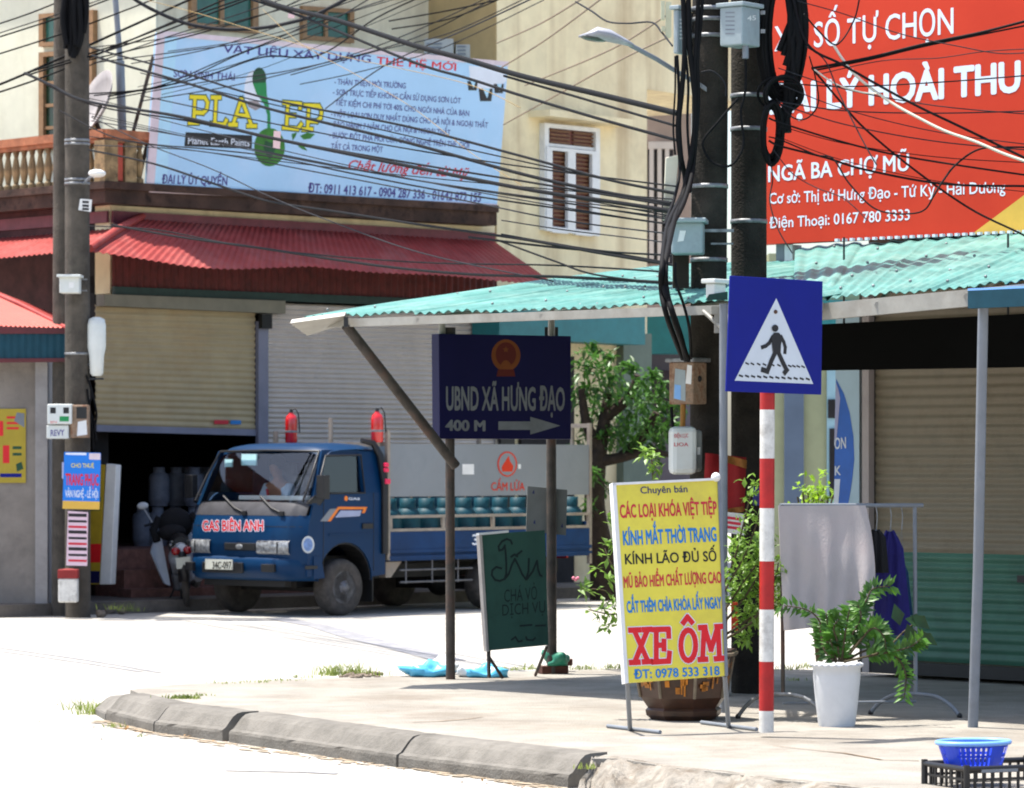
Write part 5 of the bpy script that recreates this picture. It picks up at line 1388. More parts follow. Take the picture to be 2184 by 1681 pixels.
TP = Plane(N0 - TV * .005, TV)
flat("warning_emblem", TP, arc(24, 0, -2 * math.pi, (1082, 990), 21, 27), m_orange, tk, .006)
flat("warning_emblem", TP, arc(24, 0, -2 * math.pi, (1082, 990), 18, 24), m_panelg, tk, .008)
flat("warning_emblem", TP, [(1071, 1006), (1093, 1006), (1095, 994), (1088, 984), (1085, 972), (1080, 980), (1076, 986), (1070, 996)], m_orange, tk, .010)
write(tk, TP, "CẤM LỬA", (1048, 1046), (1119, 1046), 17, m_orange, .012, off=.006)
flat("paper_label", TP, [(986, 1012), (1011, 1012), (1011, 990), (986, 990)], m_white, tk, .006); flat("paper_label", TP, [(1105, 1000), (1111, 1000), (1111, 990), (1105, 990)], m_white, tk, .006)
write(tk, Plane(N0, TV), "34C", (1008, 1162), (1062, 1162), 22, m_wink, .02, off=.004)
b = TB()
for bq in (.5, 1.2): b.box((5.17, bq, .62), (.03, .2, .1))
b.build("tail_lamp", m_tail, tk)
# extinguishers and gas bottles carried by the truck: things of their own
first = None
for (a_, bq, lab) in ((1.44, .10, "red fire extinguisher standing behind the truck cab on the driver side"), (1.50, 1.55, "red fire extinguisher standing behind the truck cab on the far side")):
    c = TM @ Vector((a_, bq, 1.98))
    if first is None:
        t = thing("fire_extinguisher", c, lab, "fire extinguisher", "fire extinguishers on the truck")
        B().lathe([(.06, 0), (.072, .015), (.072, .27), (.06, .315), (.03, .34), (.03, .355)], c, 20).build("bottle", m_ext, t)
        B().lathe([(.0725, .12), (.074, .125), (.074, .14), (.0725, .145)], c, 20).build("band", m_steel, t)
        b = B(); b.box(c + Z * .375, (.04, .03, .04)); b.tube([c + Z * .38, c + Vector((.05, 0, .40)), c + Vector((.085, 0, .34)), c + Vector((.10, -.01, .12))], .009, 6); b.build("hose", m_plast, t)
        first = t
    else:
        o = copy_tree(first); o.location = c; o['label'] = lab
first = None; names = ["front", "second", "third", "fourth", "fifth", "sixth", "seventh", "eighth", "ninth", "tenth", "rearmost"]
gcg = "teal gas cylinders standing in the truck bed"
for row, bq in enumerate((.20, 1.5)):
    for k in range(11):
        c = TM @ Vector((1.74 + k * .325, bq, .70))
        lab = ("%s teal gas cylinder in the near row on the truck bed counting from the cab" % names[k]) if row == 0 else "teal gas cylinder in the far row on the truck bed"
        if first is None:
            t = thing("gas_cylinder", c, lab, "gas cylinder", gcg)
            B().lathe([(.11, 0), (.115, .05), (.145, .08), (.15, .12), (.15, .40), (.14, .46), (.10, .51), (.04, .53)], c, 18).build("bottle", m_gas, t)
            B().lathe([(.095, .50), (.095, .63), (.085, .63), (.085, .50)], c, 16).build("collar", m_gas, t)
            first = t
        else:
            o = copy_tree(first); o.location = c; o['label'] = lab
# people in the cab
def person(T, pts, edges, root, name, label, shirt, head):
    def skin(pts, edges, radii, nm, m, parent):
        me = bpy.data.meshes.new(nm); me.from_pydata(pts, edges, [])
        o = bpy.data.objects.new(nm, me); COL.objects.link(o)
        md = o.modifiers.new("s", 'SKIN'); 
        for i, r in enumerate(radii): me.skin_vertices[0].data[i].radius = r if isinstance(r, tuple) else (r, r)
        me.skin_vertices[0].data[0].use_root = True
        sb = o.modifiers.new("d", 'SUBSURF'); sb.levels = 2; sb.render_levels = 2
        dg = bpy.context.evaluated_depsgraph_get()
        m2 = bpy.data.meshes.new_from_object(o.evaluated_get(dg))
        vs = [T @ v.co for v in m2.vertices]; fs = [tuple(p.vertices) for p in m2.polygons]
        bpy.data.objects.remove(o); bpy.data.meshes.remove(me); bpy.data.meshes.remove(m2)
        return B().add(vs, fs, True).build(nm, m, parent)
    t = thing("person", T @ Vector((1.0, head[1], 1.07)), label, "person", "people sitting in the truck cab")
    h = Vector(head); s = Vector((h.x + .03, h.y, h.z - .22))
    body = [(s.x + .06, s.y, 1.12), (s.x + .04, s.y, 1.30), (s.x + .01, s.y, s.z), (s.x, s.y, s.z + .08), (h.x, h.y, h.z), (h.x - .005, h.y, h.z + .07), (h.x - .07, h.y, h.z - .03)]
    ed = [(0, 1), (1, 2), (2, 3), (3, 4), (4, 5), (4, 6)]
    ra = [(.14, .11), (.15, .11), (.13, .08), .05, (.078, .088), (.068, .078), (.03, .03)]
    for sg in (-1, 1):
        k = len(body)
        body += [(s.x + .01, s.y + sg * .17, s.z - .02), (s.x - .08, s.y + sg * .22, s.z - .26), (s.x - .30, s.y + sg * .17, s.z - .24), (s.x - .37, s.y + sg * .16, s.z - .22)]
        ed += [(2, k), (k, k + 1), (k + 1, k + 2), (k + 2, k + 3)]; ra += [.06, .045, .032, (.035, .022)]
        k = len(body)
        body += [(s.x + .02, s.y + sg * .09, 1.10), (s.x - .36, s.y + sg * .10, 1.12), (s.x - .42, s.y + sg * .10, .80)]
        ed += [(0, k), (k, k + 1), (k + 1, k + 2)]; ra += [.085, .065, .045]
    skin(body, ed, ra, "body", m_skin, t)
    sh_ = body[:3]; e2 = [(0, 1), (1, 2)]; r2 = [(.155, .125), (.165, .125), (.145, .095)]
    for sg in (-1, 1):
        k = len(sh_); sh_ = sh_ + [(s.x + .01, s.y + sg * .17, s.z - .02), (s.x - .06, s.y + sg * .215, s.z - .20)]
        e2 += [(2, k), (k, k + 1)]; r2 += [.075, .062]
    skin(sh_, e2, r2, "shirt", shirt, t)
    B().ball(T @ Vector((h.x + .015, h.y, h.z + .045)), (.105, .095, .10), 16, 10).build("hair", m_hair, t)
    return t
person(TM, None, None, None, "person", "person in pale blue shirt with red lanyard sitting in the passenger seat", m_shirt, (1.0, 1.30, 1.70))
b = TB(); b.slab([(.86, 1.29, 1.44), (.86, 1.33, 1.44), (.885, 1.33, 1.30), (.885, 1.29, 1.30)], (-.004, 0, 0)); pp = [o for o in bpy.data.objects if o.name.startswith("person") and not o.parent][-1]; b.build("lanyard", m_crim, pp)
person(TM, None, None, None, "person", "person in dull blue shirt sitting at the steering wheel of the truck", m_shirt2, (1.02, .42, 1.64))

# grey gas cylinders inside the shop
first = None; gg = "grey gas cylinders inside the dark shop"
spots = []
for k, px in enumerate((338, 374, 416, 452, 302)):
    for tier in range(2):
        if px == 302 and tier: continue
        spots.append((px + random.uniform(-3, 3), 47.2 + (k % 2) * .5, .70 + tier * .50))
for px in (400, 436): spots.append((px, 48.6, 1.2))
for i, (px, Y_, z) in enumerate(spots):
    c = Vector((xx(px, Y_), Y_, z))
    if first is None:
        t = thing("gas_cylinder", c, "grey gas cylinder stacked inside the dark shop", "gas cylinder", gg)
        B().lathe([(.11, 0), (.115, .04), (.13, .06), (.135, .1), (.135, .34), (.12, .40), (.06, .43)], c, 16).build("bottle", m_gasg, t)
        B().lathe([(.075, .42), (.075, .49), (.065, .49), (.065, .42)], c, 14).build("collar", m_gasg, t)
        first = t
    else:
        o = copy_tree(first); o.location = c

# ================================================================== motorbikes
def motorbike(base, hd, label, fair, lean=0.0):
    hd = v2(hd); sd = Z.cross(hd)
    M_ = Matrix(((hd.x, sd.x, 0, base.x), (hd.y, sd.y, 0, base.y), (0, 0, 1, base.z), (0, 0, 0, 1))) @ Matrix.Rotation(lean, 4, 'X')
    t = thing("motorbike", base, label, "motorbike", "motorbikes by the shops")
    def MB(): return B(M_)
    for x in (0, 1.22):
        b = MB(); b.lathe([(.20, -.03), (.25, -.042), (.285, -.03), (.292, 0), (.285, .03), (.25, .042), (.20, .03)], (x, 0, .29), 28, ax=(0, 1, 0)); w_ = b.build("wheel", m_tyre, t)
        b = MB(); b.lathe([(.205, -.025), (.19, -.02), (.19, .02), (.205, .025)], (x, 0, .29), 24, ax=(0, 1, 0)); b.lathe([(.05, -.05), (.05, .05)], (x, 0, .29), 12, ax=(0, 1, 0))
        for k in range(5):
            a_ = k * 2 * math.pi / 5; b.tube([(x, 0, .29), (x + .2 * math.cos(a_), 0, .29 + .2 * math.sin(a_))], .014, 5)
        b.build("rim", m_rim, w_)
    b = MB(); b.ball((.30, 0, .62), (.42, .13, .15), 16, 10); b.tube([(-.28, 0, .74), (.0, 0, .72), (.4, 0, .55), (.72, 0, .40)], [.06, .11, .11, .07], 12); b.build("tail_body", fair, t)
    for s in (-1, 1):
        b = MB(); b.patch((.94, s * .12, .28), (.88, s * .20, .34), (.90, s * .31, .70), (1.02, s * .17, .96), 10, 12, lambda u, v: .06 * math.sin(math.pi * u) * math.sin(math.pi * (.15 + .7 * v)), thick=.02); b.build("leg_shield", fair, t)
    b = MB(); b.tube([(-.12, 0, .80), (.1, 0, .80), (.35, 0, .76), (.55, 0, .74)], [.08, .13, .12, .07], 12); b.build("seat", m_plast, t)
    b = MB(); b.tube([(1.22, .06, .29), (1.10, .06, .62), (1.0, 0, .98)], .022, 8); b.tube([(1.22, -.06, .29), (1.10, -.06, .62), (1.0, 0, .98)], .022, 8); b.build("fork", m_rim, t)
    b = MB(); b.ball((1.0, 0, 1.0), (.12, .13, .10), 14, 8); b.build("headset", m_plast, t)
    b = MB(); b.tube([(.88, .34, 1.03), (.94, .2, 1.05), (.97, 0, 1.02), (.94, -.2, 1.05), (.88, -.34, 1.03)], .016, 8); b.build("handlebar", m_plast, t)
    for s in (-1, 1):
        b = MB(); b.tube([(.93, s * .24, 1.05), (.94, s * .30, 1.18), (.92, s * .33, 1.24)], .008, 6); b.ball((.90, s * .34, 1.27), (.02, .07, .045), 12, 6); b.build("mirror", m_white if s > 0 else m_plast, t)
    b = MB(); b.ball((1.24, 0, .50), (.20, .06, .12), 12, 8); b.build("mudguard", fair, t)
    b = MB(); b.ball((-.30, .07, .72), (.05, .06, .05), 10, 8); b.ball((-.30, -.07, .72), (.05, .06, .05), 10, 8); b.build("tail_lamp", m_tail, t)
    b = MB(); b.tube([(-.30, 0, .70), (-.36, 0, .45), (-.33, 0, .38)], [.05, .06, .05], 8); b.build("mud_flap", m_plast, t)
    b = MB(); b.box((-.385, 0, .58), (.008, .17, .13)); b.build("number_plate", m_plate, t)
    b = MB(); b.ball((-.28, .12, .80), (.02, .02, .02)); b.ball((-.28, -.12, .80), (.02, .02, .02)); b.tube([(-.30, .10, .84), (-.1, .11, .83)], .012, 6); b.tube([(-.30, -.10, .84), (-.1, -.11, .83)], .012, 6); b.build("grab_rail", m_steel, t)
    b = MB(); b.tube([(.4, -.13, .3), (.05, -.15, .3), (-.28, -.16, .38)], [.03, .045, .05], 10); b.build("exhaust", m_rim, t)
    b = MB(); b.box((.5, 0, .33), (.36, .2, .2)); b.build("engine", m_rim, t, .03)
    b = MB(); b.tube([(.42, .1, .25), (.44, .24, .01)], .012, 6); b.build("side_stand", m_plast, t)
    return t, M_
mb, MM = motorbike(G(398, 1303, .0), (-.15, 1.0), "silver white motorbike parked with its red tail lamp facing the road left of the truck", m_silver, R(-6))
t = thing("jacket", MM @ Vector((.3, 0, .92)), "black jacket or raincoat bundled over the seat of the silver motorbike", "jacket")
b = B(MM); b.ball((.42, 0, 1.02), (.16, .21, .20), 14, 10); b.ball((.30, .06, .93), (.22, .17, .10), 12, 8); b.tube([(.40, .18, 1.12), (.38, .27, .98), (.34, .24, .84)], .05, 8); b.tube([(.40, -.18, 1.12), (.38, -.28, 1.0), (.34, -.27, .84)], .05, 8); b.build("cloth", m_blkcl, t)
motorbike(G(1236, 1266, .0) + Vector((0, 1.5, 0)), (.95, .3), "dark motorbike half hidden behind the rear of the blue truck", m_plast)
# ================================================================== boxes, lamp and bundles on the right poles
t, pl = box_thing("meter_box", 1434, 476, 1501, 543, YR - .26, .2, m_grbox, "grey meter box with a small white label on the left pole of the right pair", "meter box", gC, lid=True, turn=-.12)
flat("label_plate", pl, [(1445, 516), (1458, 514), (1463, 492), (1450, 492)], m_white, t, .006)
b = B(); b.box(W(1452, 575, YR - .12), (.11, .06, .25)); b.build("backing_board", mat("dark_brown_board", (44, 32, 24), .9, .2, 8), t)
b = B(); b.box(W(1530, 492, YR - .16), (.22, .02, .02)); b.box(W(1540, 520, YR - .16), (.15, .02, .012)); b.build("clamp", m_steel, t)
def turned_box(cx, y0, y1, wl, wr, Y, m, label, cat, group, name="meter_box", lidm=None):
    """box seen on its corner: left face wl pixels wide, right face wr pixels wide"""
    s = Y / K; th = math.atan2(wr, wl) if wl else .8
    L = wl * s / math.cos(R(38)); D = wr * s / math.cos(R(52))
    e1 = Vector((-math.cos(R(38)), math.sin(R(38)), 0)); e2 = Vector((math.cos(R(52)), math.sin(R(52)), 0))
    p = W(cx, (y0 + y1) / 2, Y); h = (y1 - y0) * s
    t = thing(name, p - Z * h / 2, label, cat, group)
    q = [p - Z * h / 2, p + e2 * D - Z * h / 2, p + e1 * L + e2 * D - Z * h / 2, p + e1 * L - Z * h / 2]
    B().hexa(q + [x + Z * h for x in q]).build("body", m, t, .01)
    k = .02; q2 = [p - e1 * k - e2 * k, p + e2 * (D + k) - e1 * k, p + e1 * (L + k) + e2 * (D + k), p + e1 * (L + k) - e2 * k]
    q2 = [x + Z * (h / 2) for x in q2]
    B().hexa(q2 + [x + Z * .028 for x in q2]).build("lid", lidm or m, t, .006)
    n1 = e1.cross(Z); n1 = n1 if n1.y < 0 else -n1
    n2 = e2.cross(Z); n2 = n2 if n2.y < 0 else -n2
    return t, Plane(p, n1), Plane(p, n2)
t, pa, pb_ = turned_box(1583, 12, 95, 46, 42, YR - .36, m_grbox, "large grey corner mounted meter box near the top of the right pole pair", "meter box", gC)
b = B()
for i in range(6): strokes(b, pa, [[(1548, 27 + i * 9), (1566, 27 + i * 9)]], 3, .003)
b.build("vent_slots", m_greyp, t, weld='keep')
write(t, pb_, "45", (1594, 44), (1612, 43), 10, m_white, .02, off=.003)
b = B(); b.tube([W(1590, 97, YR - .28), W(1590, 125, YR - .28)], .022, 8); b.build("conduit", m_greyp, t); 
b = B()
for y in (27, 67): b.box(W(1627, y, YR - .3), (.03, .02, .025))
b.build("clamp", m_steel, t)
t, pa, pb_ = turned_box(1446, 20, 114, 10, 34, YR - .1, m_grbox, "narrow grey meter box at the left of the right pole pair behind vertical cables", "meter box", gC)
b = B()
for i in range(6): strokes(b, pb_, [[(1450, 42 + i * 8), (1459, 42 + i * 8)]], 3.5, .004)
b.build("vent_slots", m_white, t, weld='keep')
b = B(); b.slab([W(1410, 42, YR), W(1418, 42, YR), W(1418, 2, YR), W(1410, 2, YR)], (0, .05, 0)); b.slab([W(1420, 80, YR), W(1432, 78, YR), W(1432, 4, YR), W(1420, 4, YR)], (0, .05, 0)); b.slab([W(1411, 66, YR), W(1419, 66, YR), W(1419, 56, YR), W(1411, 56, YR)], (0, .05, 0))
t = single("lamp_bracket_board", b, mat("pale_straw_paint", (206, 204, 172), .5, .1), "pale narrow board hanging left of the upper grey box on the right poles", "board")
# white long channel at the left of the poles
Yq = YR + .1
b = B(); b.slab([W(1414, 470, Yq), W(1437, 462, Yq), W(1448, 330, Yq), W(1420, 336, Yq)], (0, .06, 0))
single("cable_channel", b, mat("ivory_channel", (214, 208, 188), .5, .06), "ivory flat cable channel slanting beside the cable bundle on the right poles", "cable channel", None, .005)
# rusty box
t, pa, pb_ = turned_box(1478, 772, 862, 50, 32, YR - .34, m_rustbox, "open rusty meter box with white and blue labels on the right pole pair", "meter box", gC, lidm=m_steel)
flat("label_plate", pa, [(1436, 850), (1462, 856), (1462, 790), (1440, 786)], m_grbox, t, .004)
flat("label_plate", pa, [(1438, 850), (1452, 853), (1452, 822), (1439, 820)], mat("sky_label", (120, 170, 226), .5, .1), t, .006)
flat("label_plate", pa, [(1462, 818), (1474, 820), (1476, 780), (1466, 778)], m_white, t, .006)
b = B(); b.ball(pb_.at(1492, 808, .003), (.016, .016, .022), 8, 6); b.build("knock_out_hole", m_black, t)
b = B(); b.tube([W(1457, 862, YR - .25), W(1456, 912, YR - .22)], .018, 8); b.build("conduit", mat("ochre_conduit", (150, 104, 40), .6, .2), t)
# white rounded box
t, pl = box_thing("meter_box", 1428, 910, 1484, 1012, YR - .34, .16, m_wbox, "white rounded plastic meter box with faded red writing on the right poles", "meter box", gC, bevel=.035, turn=.12)
b = B(); b.box(W(1487, 962, YR - .22), (.06, .14, .28)); b.build("back_half", mat("grey_box_back", (128, 132, 130), .5, .1), t, .02)
write(t, pl, "ĐIỆN LỰC", (1438, 934), (1468, 933), 8, m_crim, .01, off=.003); write(t, pl, "LIOA", (1438, 952), (1468, 952), 8, m_crim, .01, off=.003)
b = B(); b.box(W(1490, 962, YR - .3), (.02, .03, .05)); b.build("latch", m_white, t)
t, pa, pb_ = turned_box(1523, 604, 636, 18, 28, 23.45, m_wbox, "short white box with pale lid half hidden by the blue crossing sign", "meter box", gC)
flat("dark_cover", pb_, [(1505, 640), (1552, 640), (1552, 622), (1512, 628)], mat("bottle_green", (10, 52, 46), .6, .1), t, .02)
# street lamp on the right pole
lt = thing("street_lamp", W(1482, 176, YR - .1), "grey cobra head street lamp on a thin arm reaching left from the right poles", "street lamp")
p0, p1 = W(1233, 78, 25.0), W(1350, 92, 25.1)
ax = (p1 - p0).normalized(); sd = Vector((0, 1, 0)); upz = Z
def lp(px, py, o): return W(px, py, 25.05 + o)
b = B()
ring_ = [[(1240, 78), (1272, 57), (1300, 62), (1349, 93), (1352, 100), (1346, 101)], [(1234, 76), (1262, 80), (1300, 86), (1346, 100)]]
secs = [(1234, 76, 80, .02), (1252, 70, 83, .08), (1274, 58, 85, .12), (1302, 64, 90, .11), (1330, 80, 96, .07), (1351, 93, 101, .04)]
vs, fs = [], []
for px, yt, yb, w_ in secs:
    n_ = 10
    for k in range(n_):
        a_ = 2 * math.pi * k / n_
        yy = (yt + yb) / 2 - (yb - yt) / 2 * math.sin(a_)
        vs.append(W(px, yy, 25.05) + Vector((0, math.cos(a_) * w_, 0)))
for i in range(len(secs) - 1):
    for k in range(10): fs.append((i * 10 + k, i * 10 + (k + 1) % 10, (i + 1) * 10 + (k + 1) % 10, (i + 1) * 10 + k))
fs.append(tuple(range(10))); fs.append(tuple(range(50, 60)))
b.add(vs, fs, True); b.build("lamp_head", mat("lamp_grey", (150, 152, 160), .4, .15, 9, dirt=(110, 104, 110), dirt_amt=.5, dirt_scale=8), lt)
b = B(); b.ball(W(1268, 82, 25.05), (.10, .075, .022), 14, 8, ex=ax); b.build("lens", mat("lamp_lens", (74, 82, 76), .2, .3, 14), lt)
b = B(); b.tube([W(1344, 96, 25.08), W(1400, 126, 25.2), W(1442, 152, 25.3), W(1500, 186, 25.38)], .017, 8); b.build("arm", m_greyp, lt)
b = B(); b.box(W(1494, 182, YR - .13), (.10, .03, .03), (W(1500, 186, 25) - W(1480, 172, 25)).normalized()); b.build("clamp", m_steel, lt)

def smooth(pts, n=8):
    """Catmull-Rom through the points"""
    pts = [Vector(p) for p in pts]; P = [pts[0]] + pts + [pts[-1]]; o = []
    for i in range(1, len(P) - 2):
        for k in range(n):
            t_ = k / n
            o.append(.5 * ((2 * P[i]) + (-P[i-1] + P[i+1]) * t_ + (2*P[i-1] - 5*P[i] + 4*P[i+1] - P[i+2]) * t_**2 + (-P[i-1] + 3*P[i] - 3*P[i+1] + P[i+2]) * t_**3))
    o.append(pts[-1]); return o
def wire(px, Y0, Y1, r, m, label, group, n=7, name="cable"):
    """px: pixel points; depth runs from Y0 to Y1 along a straight run"""
    L = [0]
    for a, c in zip(px[:-1], px[1:]): L.append(L[-1] + math.hypot(c[0] - a[0], c[1] - a[1]))
    pts = []
    for (p, l) in zip(px, L):
        f = l / L[-1]; Y = p[2] if len(p) > 2 else 1 / ((1 - f) / Y0 + f / Y1); pts.append(W(p[0], p[1], Y))
    b = B(); b.tube(smooth(pts, n), r * .72, 6)
    return single(name, b, m, label, "cable", group, loc=pts[0])
LB = "dark cables rising to the upper right from the left poles"
gA = "overhead cables climbing right from the left poles"
Ya = 42.0
up = [([(-30, 60), (60, 30), (150, -6)], .013, "short dark cable crossing the top left corner above the others"),
      ([(-30, 88), (120, 40), (250, -8)], .014, None), ([(-30, 80), (100, 38), (190, 8), (240, -10)], .010, None),
      ([(-30, 124), (150, 66), (345, -8)], .014, None), ([(-30, 192), (53, 158), (200, 92), (425, -10)], .022, "thickest bundled cable entering at the left edge above the balcony"),
      ([(-30, 206), (100, 162), (250, 98), (500, -10)], .016, None), ([(53, 157), (254, 94), (400, 38), (545, -12)], .015, None),
      ([(60, 160), (280, 92), (420, 40), (556, -12)], .016, None), ([(190, 140), (330, 88), (480, 40), (620, -8)], .010, None),
      ([(190, 128), (400, 78), (577, 26), (660, -10)], .013, None), ([(200, 134), (400, 108), (577, 82), (700, 40), (850, -10)], .010, None),
      ([(190, 200), (330, 186), (470, 130), (640, 60), (740, -10)], .011, None), ([(200, 204), (360, 182), (520, 112), (690, 52), (800, -10)], .011, None),
      ([(230, 206), (420, 168), (560, 122), (680, 118), (800, 40), (900, -8)], .014, "dark cable with a kink over the paint can picture on the blue billboard"),
      ([(230, 212), (430, 176), (620, 150), (860, 90), (1010, 20), (1060, -10)], .010, None), ([(300, 216), (520, 178), (740, 120), (900, 60), (1050, -10)], .010, None),
      ([(620, 160), (800, 110), (960, 70), (1130, -8)], .010, None), ([(640, 180), (780, 150), (950, 100), (1160, 0)], .009, None),
      ([(830, 45), (980, 18), (1100, -10)], .013, None), ([(836, 62), (960, 40), (1080, -8)], .012, None)]
common = "dark overhead cable climbing right from the left poles across the blue billboard"
for px, r, lab in up: wire(px, Ya, Ya + 1.0, r, m_cable if r > .0105 else m_cableg, lab or common, gA)
wire([(694, 232), (821, 140), (1000, 60), (1150, -10)], 41, 30, .009, m_cableg, common, gA)
wire([(240, -40), (286, -2), (340, 28), (397, 50), (450, 60), (490, 63), (530, 62), (577, 57), (620, 48), (667, 34), (741, -4), (790, -40)], 41, 41, .030, m_cableg, "thick twisted grey cable sagging in a deep curve above the blue billboard", None)
wire([(318, 2), (420, 28), (577, 76), (720, 118), (985, 176), (1110, 230)], 41.5, 34, .005, m_wcream, "cream telephone wire slanting down right above the paint shop writing", "cream telephone wires")
wire([(560, 20), (640, 92), (760, 160), (880, 230), (1010, 330), (1112, 395)], 41.5, 33, .004, m_wcream, "cream telephone wire slanting steeply down across the middle of the blue billboard", "cream telephone wires")
gR2 = "cables fanning right from the right poles"
gD = "overhead cables running down right between the pole pairs"
dn = [([(190, 100), (238, 114), (380, 152), (577, 212), (860, 268), (1112, 333), (1300, 384), (1440, 412)], .017, None),
      ([(196, 118), (240, 132), (400, 178), (577, 233), (860, 302), (1112, 371), (1280, 408), (1432, 434)], .022, None),
      ([(53, 156), (110, 182), (185, 216), (380, 248), (577, 294), (860, 352), (1112, 402), (1300, 430), (1432, 450)], .026, "heavy black cable passing just under the white brand strip on the blue billboard"),
      ([(60, 158), (190, 222), (400, 258), (640, 306), (900, 352), (1112, 386), (1440, 440)], .014, None),
      ([(127, 236), (230, 288), (318, 307), (440, 318), (577, 334), (760, 372), (960, 410), (1200, 446), (1440, 480)], .012, None),
      ([(190, 320), (330, 350), (480, 400), (577, 430), (720, 452), (900, 480), (1112, 510), (1280, 540), (1440, 566)], .018, "dark cable running under the blue billboard along the mossy balcony ledge"),
      ([(195, 258), (400, 292), (600, 330), (850, 378), (1112, 418), (1440, 470)], .010, None),
      ([(195, 250), (320, 310), (450, 360), (577, 420), (700, 470), (900, 540), (1180, 600)], .009, None),
      ([(200, 310), (420, 322), (700, 372), (1000, 430), (1200, 470), (1440, 500)], .010, None),
      ([(240, 480), (380, 505), (560, 530), (800, 566), (1000, 585), (1180, 590), (1300, 596), (1440, 604)], .020, None),
      ([(190, 482), (330, 490), (480, 518), (640, 540), (900, 560), (1180, 566), (1420, 580)], .012, None),
      ([(1000, 506), (1150, 524), (1300, 540), (1430, 562)], .015, None), ([(1060, 512), (1180, 556), (1270, 586), (1430, 606)], .012, None), ([(1070, 470), (1200, 490), (1350, 508), (1440, 520)], .008, None),
      ([(1070, 500), (1160, 516), (1290, 536), (1440, 545)], .013, None)]
commonD = "dark overhead cable running down to the right toward the right pole pair"
for px, r, lab in dn:
    f0 = (px[0][0] - 150) / 1290; f1 = min(1, (px[-1][0] - 150) / 1290)
    Yf = lambda f: 1 / ((1 - f) / 42.0 + f / 25.3)
    wire(px, Yf(max(0, f0)), Yf(f1), r * .85, m_cable if r > .011 else m_cableg, lab or commonD, gD)
for i in range(7):
    ya, yb = random.uniform(110, 320), random.uniform(395, 560)
    xa = random.choice((190, 196, 240, 300)); sg_ = random.uniform(4, 26)
    pts_ = [(xa + (1440 - xa) * k / 6, ya + (yb - ya) * k / 6 + sg_ * math.sin(math.pi * k / 6)) for k in range(7)]
    f0 = (xa - 150) / 1290; wire(pts_, 1 / ((1 - f0) / 42.0 + f0 / 25.3), 25.3, random.uniform(.005, .009), random.choice((m_cable, m_cableg)), commonD, gD)
for i in range(5):
    xa, ya = random.uniform(190, 420), random.uniform(100, 215); xb = xa + random.uniform(330, 620)
    wire([(xa, ya), ((xa * 2 + xb) / 3, ya * .72 + 6), ((xa + xb * 2) / 3, ya * .36), (xb, -10)], 41.6, 41, random.uniform(.005, .009), random.choice((m_cable, m_cableg)), common, gA)
for i in range(7):
    ya = random.uniform(40, 330); yb = ya + random.uniform(-60, 190)
    wire([(1660, ya), (1800, ya + (yb - ya) * .3 + 14), (2000, ya + (yb - ya) * .68 + 12), (2230, yb)], 25.2, 24.6, random.uniform(.004, .007), random.choice((m_cable, m_cableg)), "dark cable fanning out from the right pole across the red billboard", gR2)
Yh = lambda px: 1 / ((1 - (px - 150) / 1290) / 42.0 + ((px - 150) / 1290) / 25.3)
wire([(540, -10), (600, 14), (720, 44), (880, 96), (990, 126), (1112, 162), (1280, 202), (1446, 242)], Yh(540), 25.3, .030, m_cable, "heaviest black cable sweeping down right above the blue billboard to the right poles", None)
wire([(520, -6), (650, 38), (880, 132), (1000, 168), (1112, 204), (1280, 254), (1446, 300)], Yh(520), 25.3, .016, m_cable, commonD, gD)
wire([(1075, 162), (1200, 198), (1330, 236), (1440, 268)], Yh(1075), 25.3, .013, m_cable, commonD, gD)
for px in ([(1060, 92), (1150, 52), (1250, -8)], [(1060, 150), (1160, 88), (1290, -8)], [(1120, 182), (1240, 134), (1330, 92), (1420, 34)], [(1074, 266), (1200, 196), (1320, 130), (1428, 78)]):
    wire(px, 40, 27, .010, mat("dun_cable", (120, 104, 84), .6, .1), "thin dun wire slanting up right across the tall cream wall", "thin dun wires on the cream wall")
wire([(1228, 4), (1262, 24), (1296, 46), (1340, 50), (1390, 48), (1412, 70), (1434, 98)], 27, 25.2, .009, m_cableg, "thin bent grey wire above the cobra head street lamp", None)
# vertical bundle left of the right poles
gV = "vertical black cables on the right poles"
vb = [[(1456, -20), (1460, 100), (1454, 200), (1448, 260), (1452, 330), (1462, 400), (1440, 480), (1424, 560), (1412, 620), (1424, 680), (1446, 740), (1456, 764)],
      [(1468, -20), (1470, 90), (1478, 170), (1484, 240), (1476, 320), (1462, 410), (1452, 470), (1438, 540), (1420, 600), (1432, 660), (1452, 720), (1462, 766)],
      [(1490, -20), (1486, 80), (1482, 150), (1484, 220), (1480, 300), (1478, 360), (1466, 430), (1444, 500), (1430, 570), (1424, 620), (1440, 690), (1468, 768)],
      [(1500, -20), (1494, 60), (1488, 130), (1490, 210), (1486, 280), (1480, 350), (1474, 410)],
      [(1444, 118), (1448, 200), (1444, 280), (1450, 360), (1444, 420), (1432, 480)],
      [(1462, 110), (1468, 180), (1466, 260), (1470, 330), (1476, 390)],
      [(1452, 560), (1446, 600), (1458, 650), (1470, 700), (1474, 764)],
      [(1440, 120), (1440, 190), (1436, 270), (1440, 330)]]
def yv(y):
    if y < 400: return 25.12
    if y < 550: return 25.12 + (23.45 - 25.12) * (y - 400) / 150
    if y < 690: return 23.45
    return 23.45 + (25.0 - 23.45) * (y - 690) / 78
for i, px in enumerate(vb):
    px = [(p[0] - 20 * max(0, 1 - abs(p[1] - 510) / 120), p[1], yv(p[1])) for p in px]
    wire(px, 25.12, 25.16, (.026, .028, .024, .018, .016, .014, .014, .010)[i], m_cable, "thick black cable hanging down the left side of the right pole pair", gV)
wire([(1495, 154), (1520, 152), (1545, 176), (1548, 205)], 25.2, 25.2, .008, m_cableg, "thin cable hook bulging from the left pole above the black loop", None)
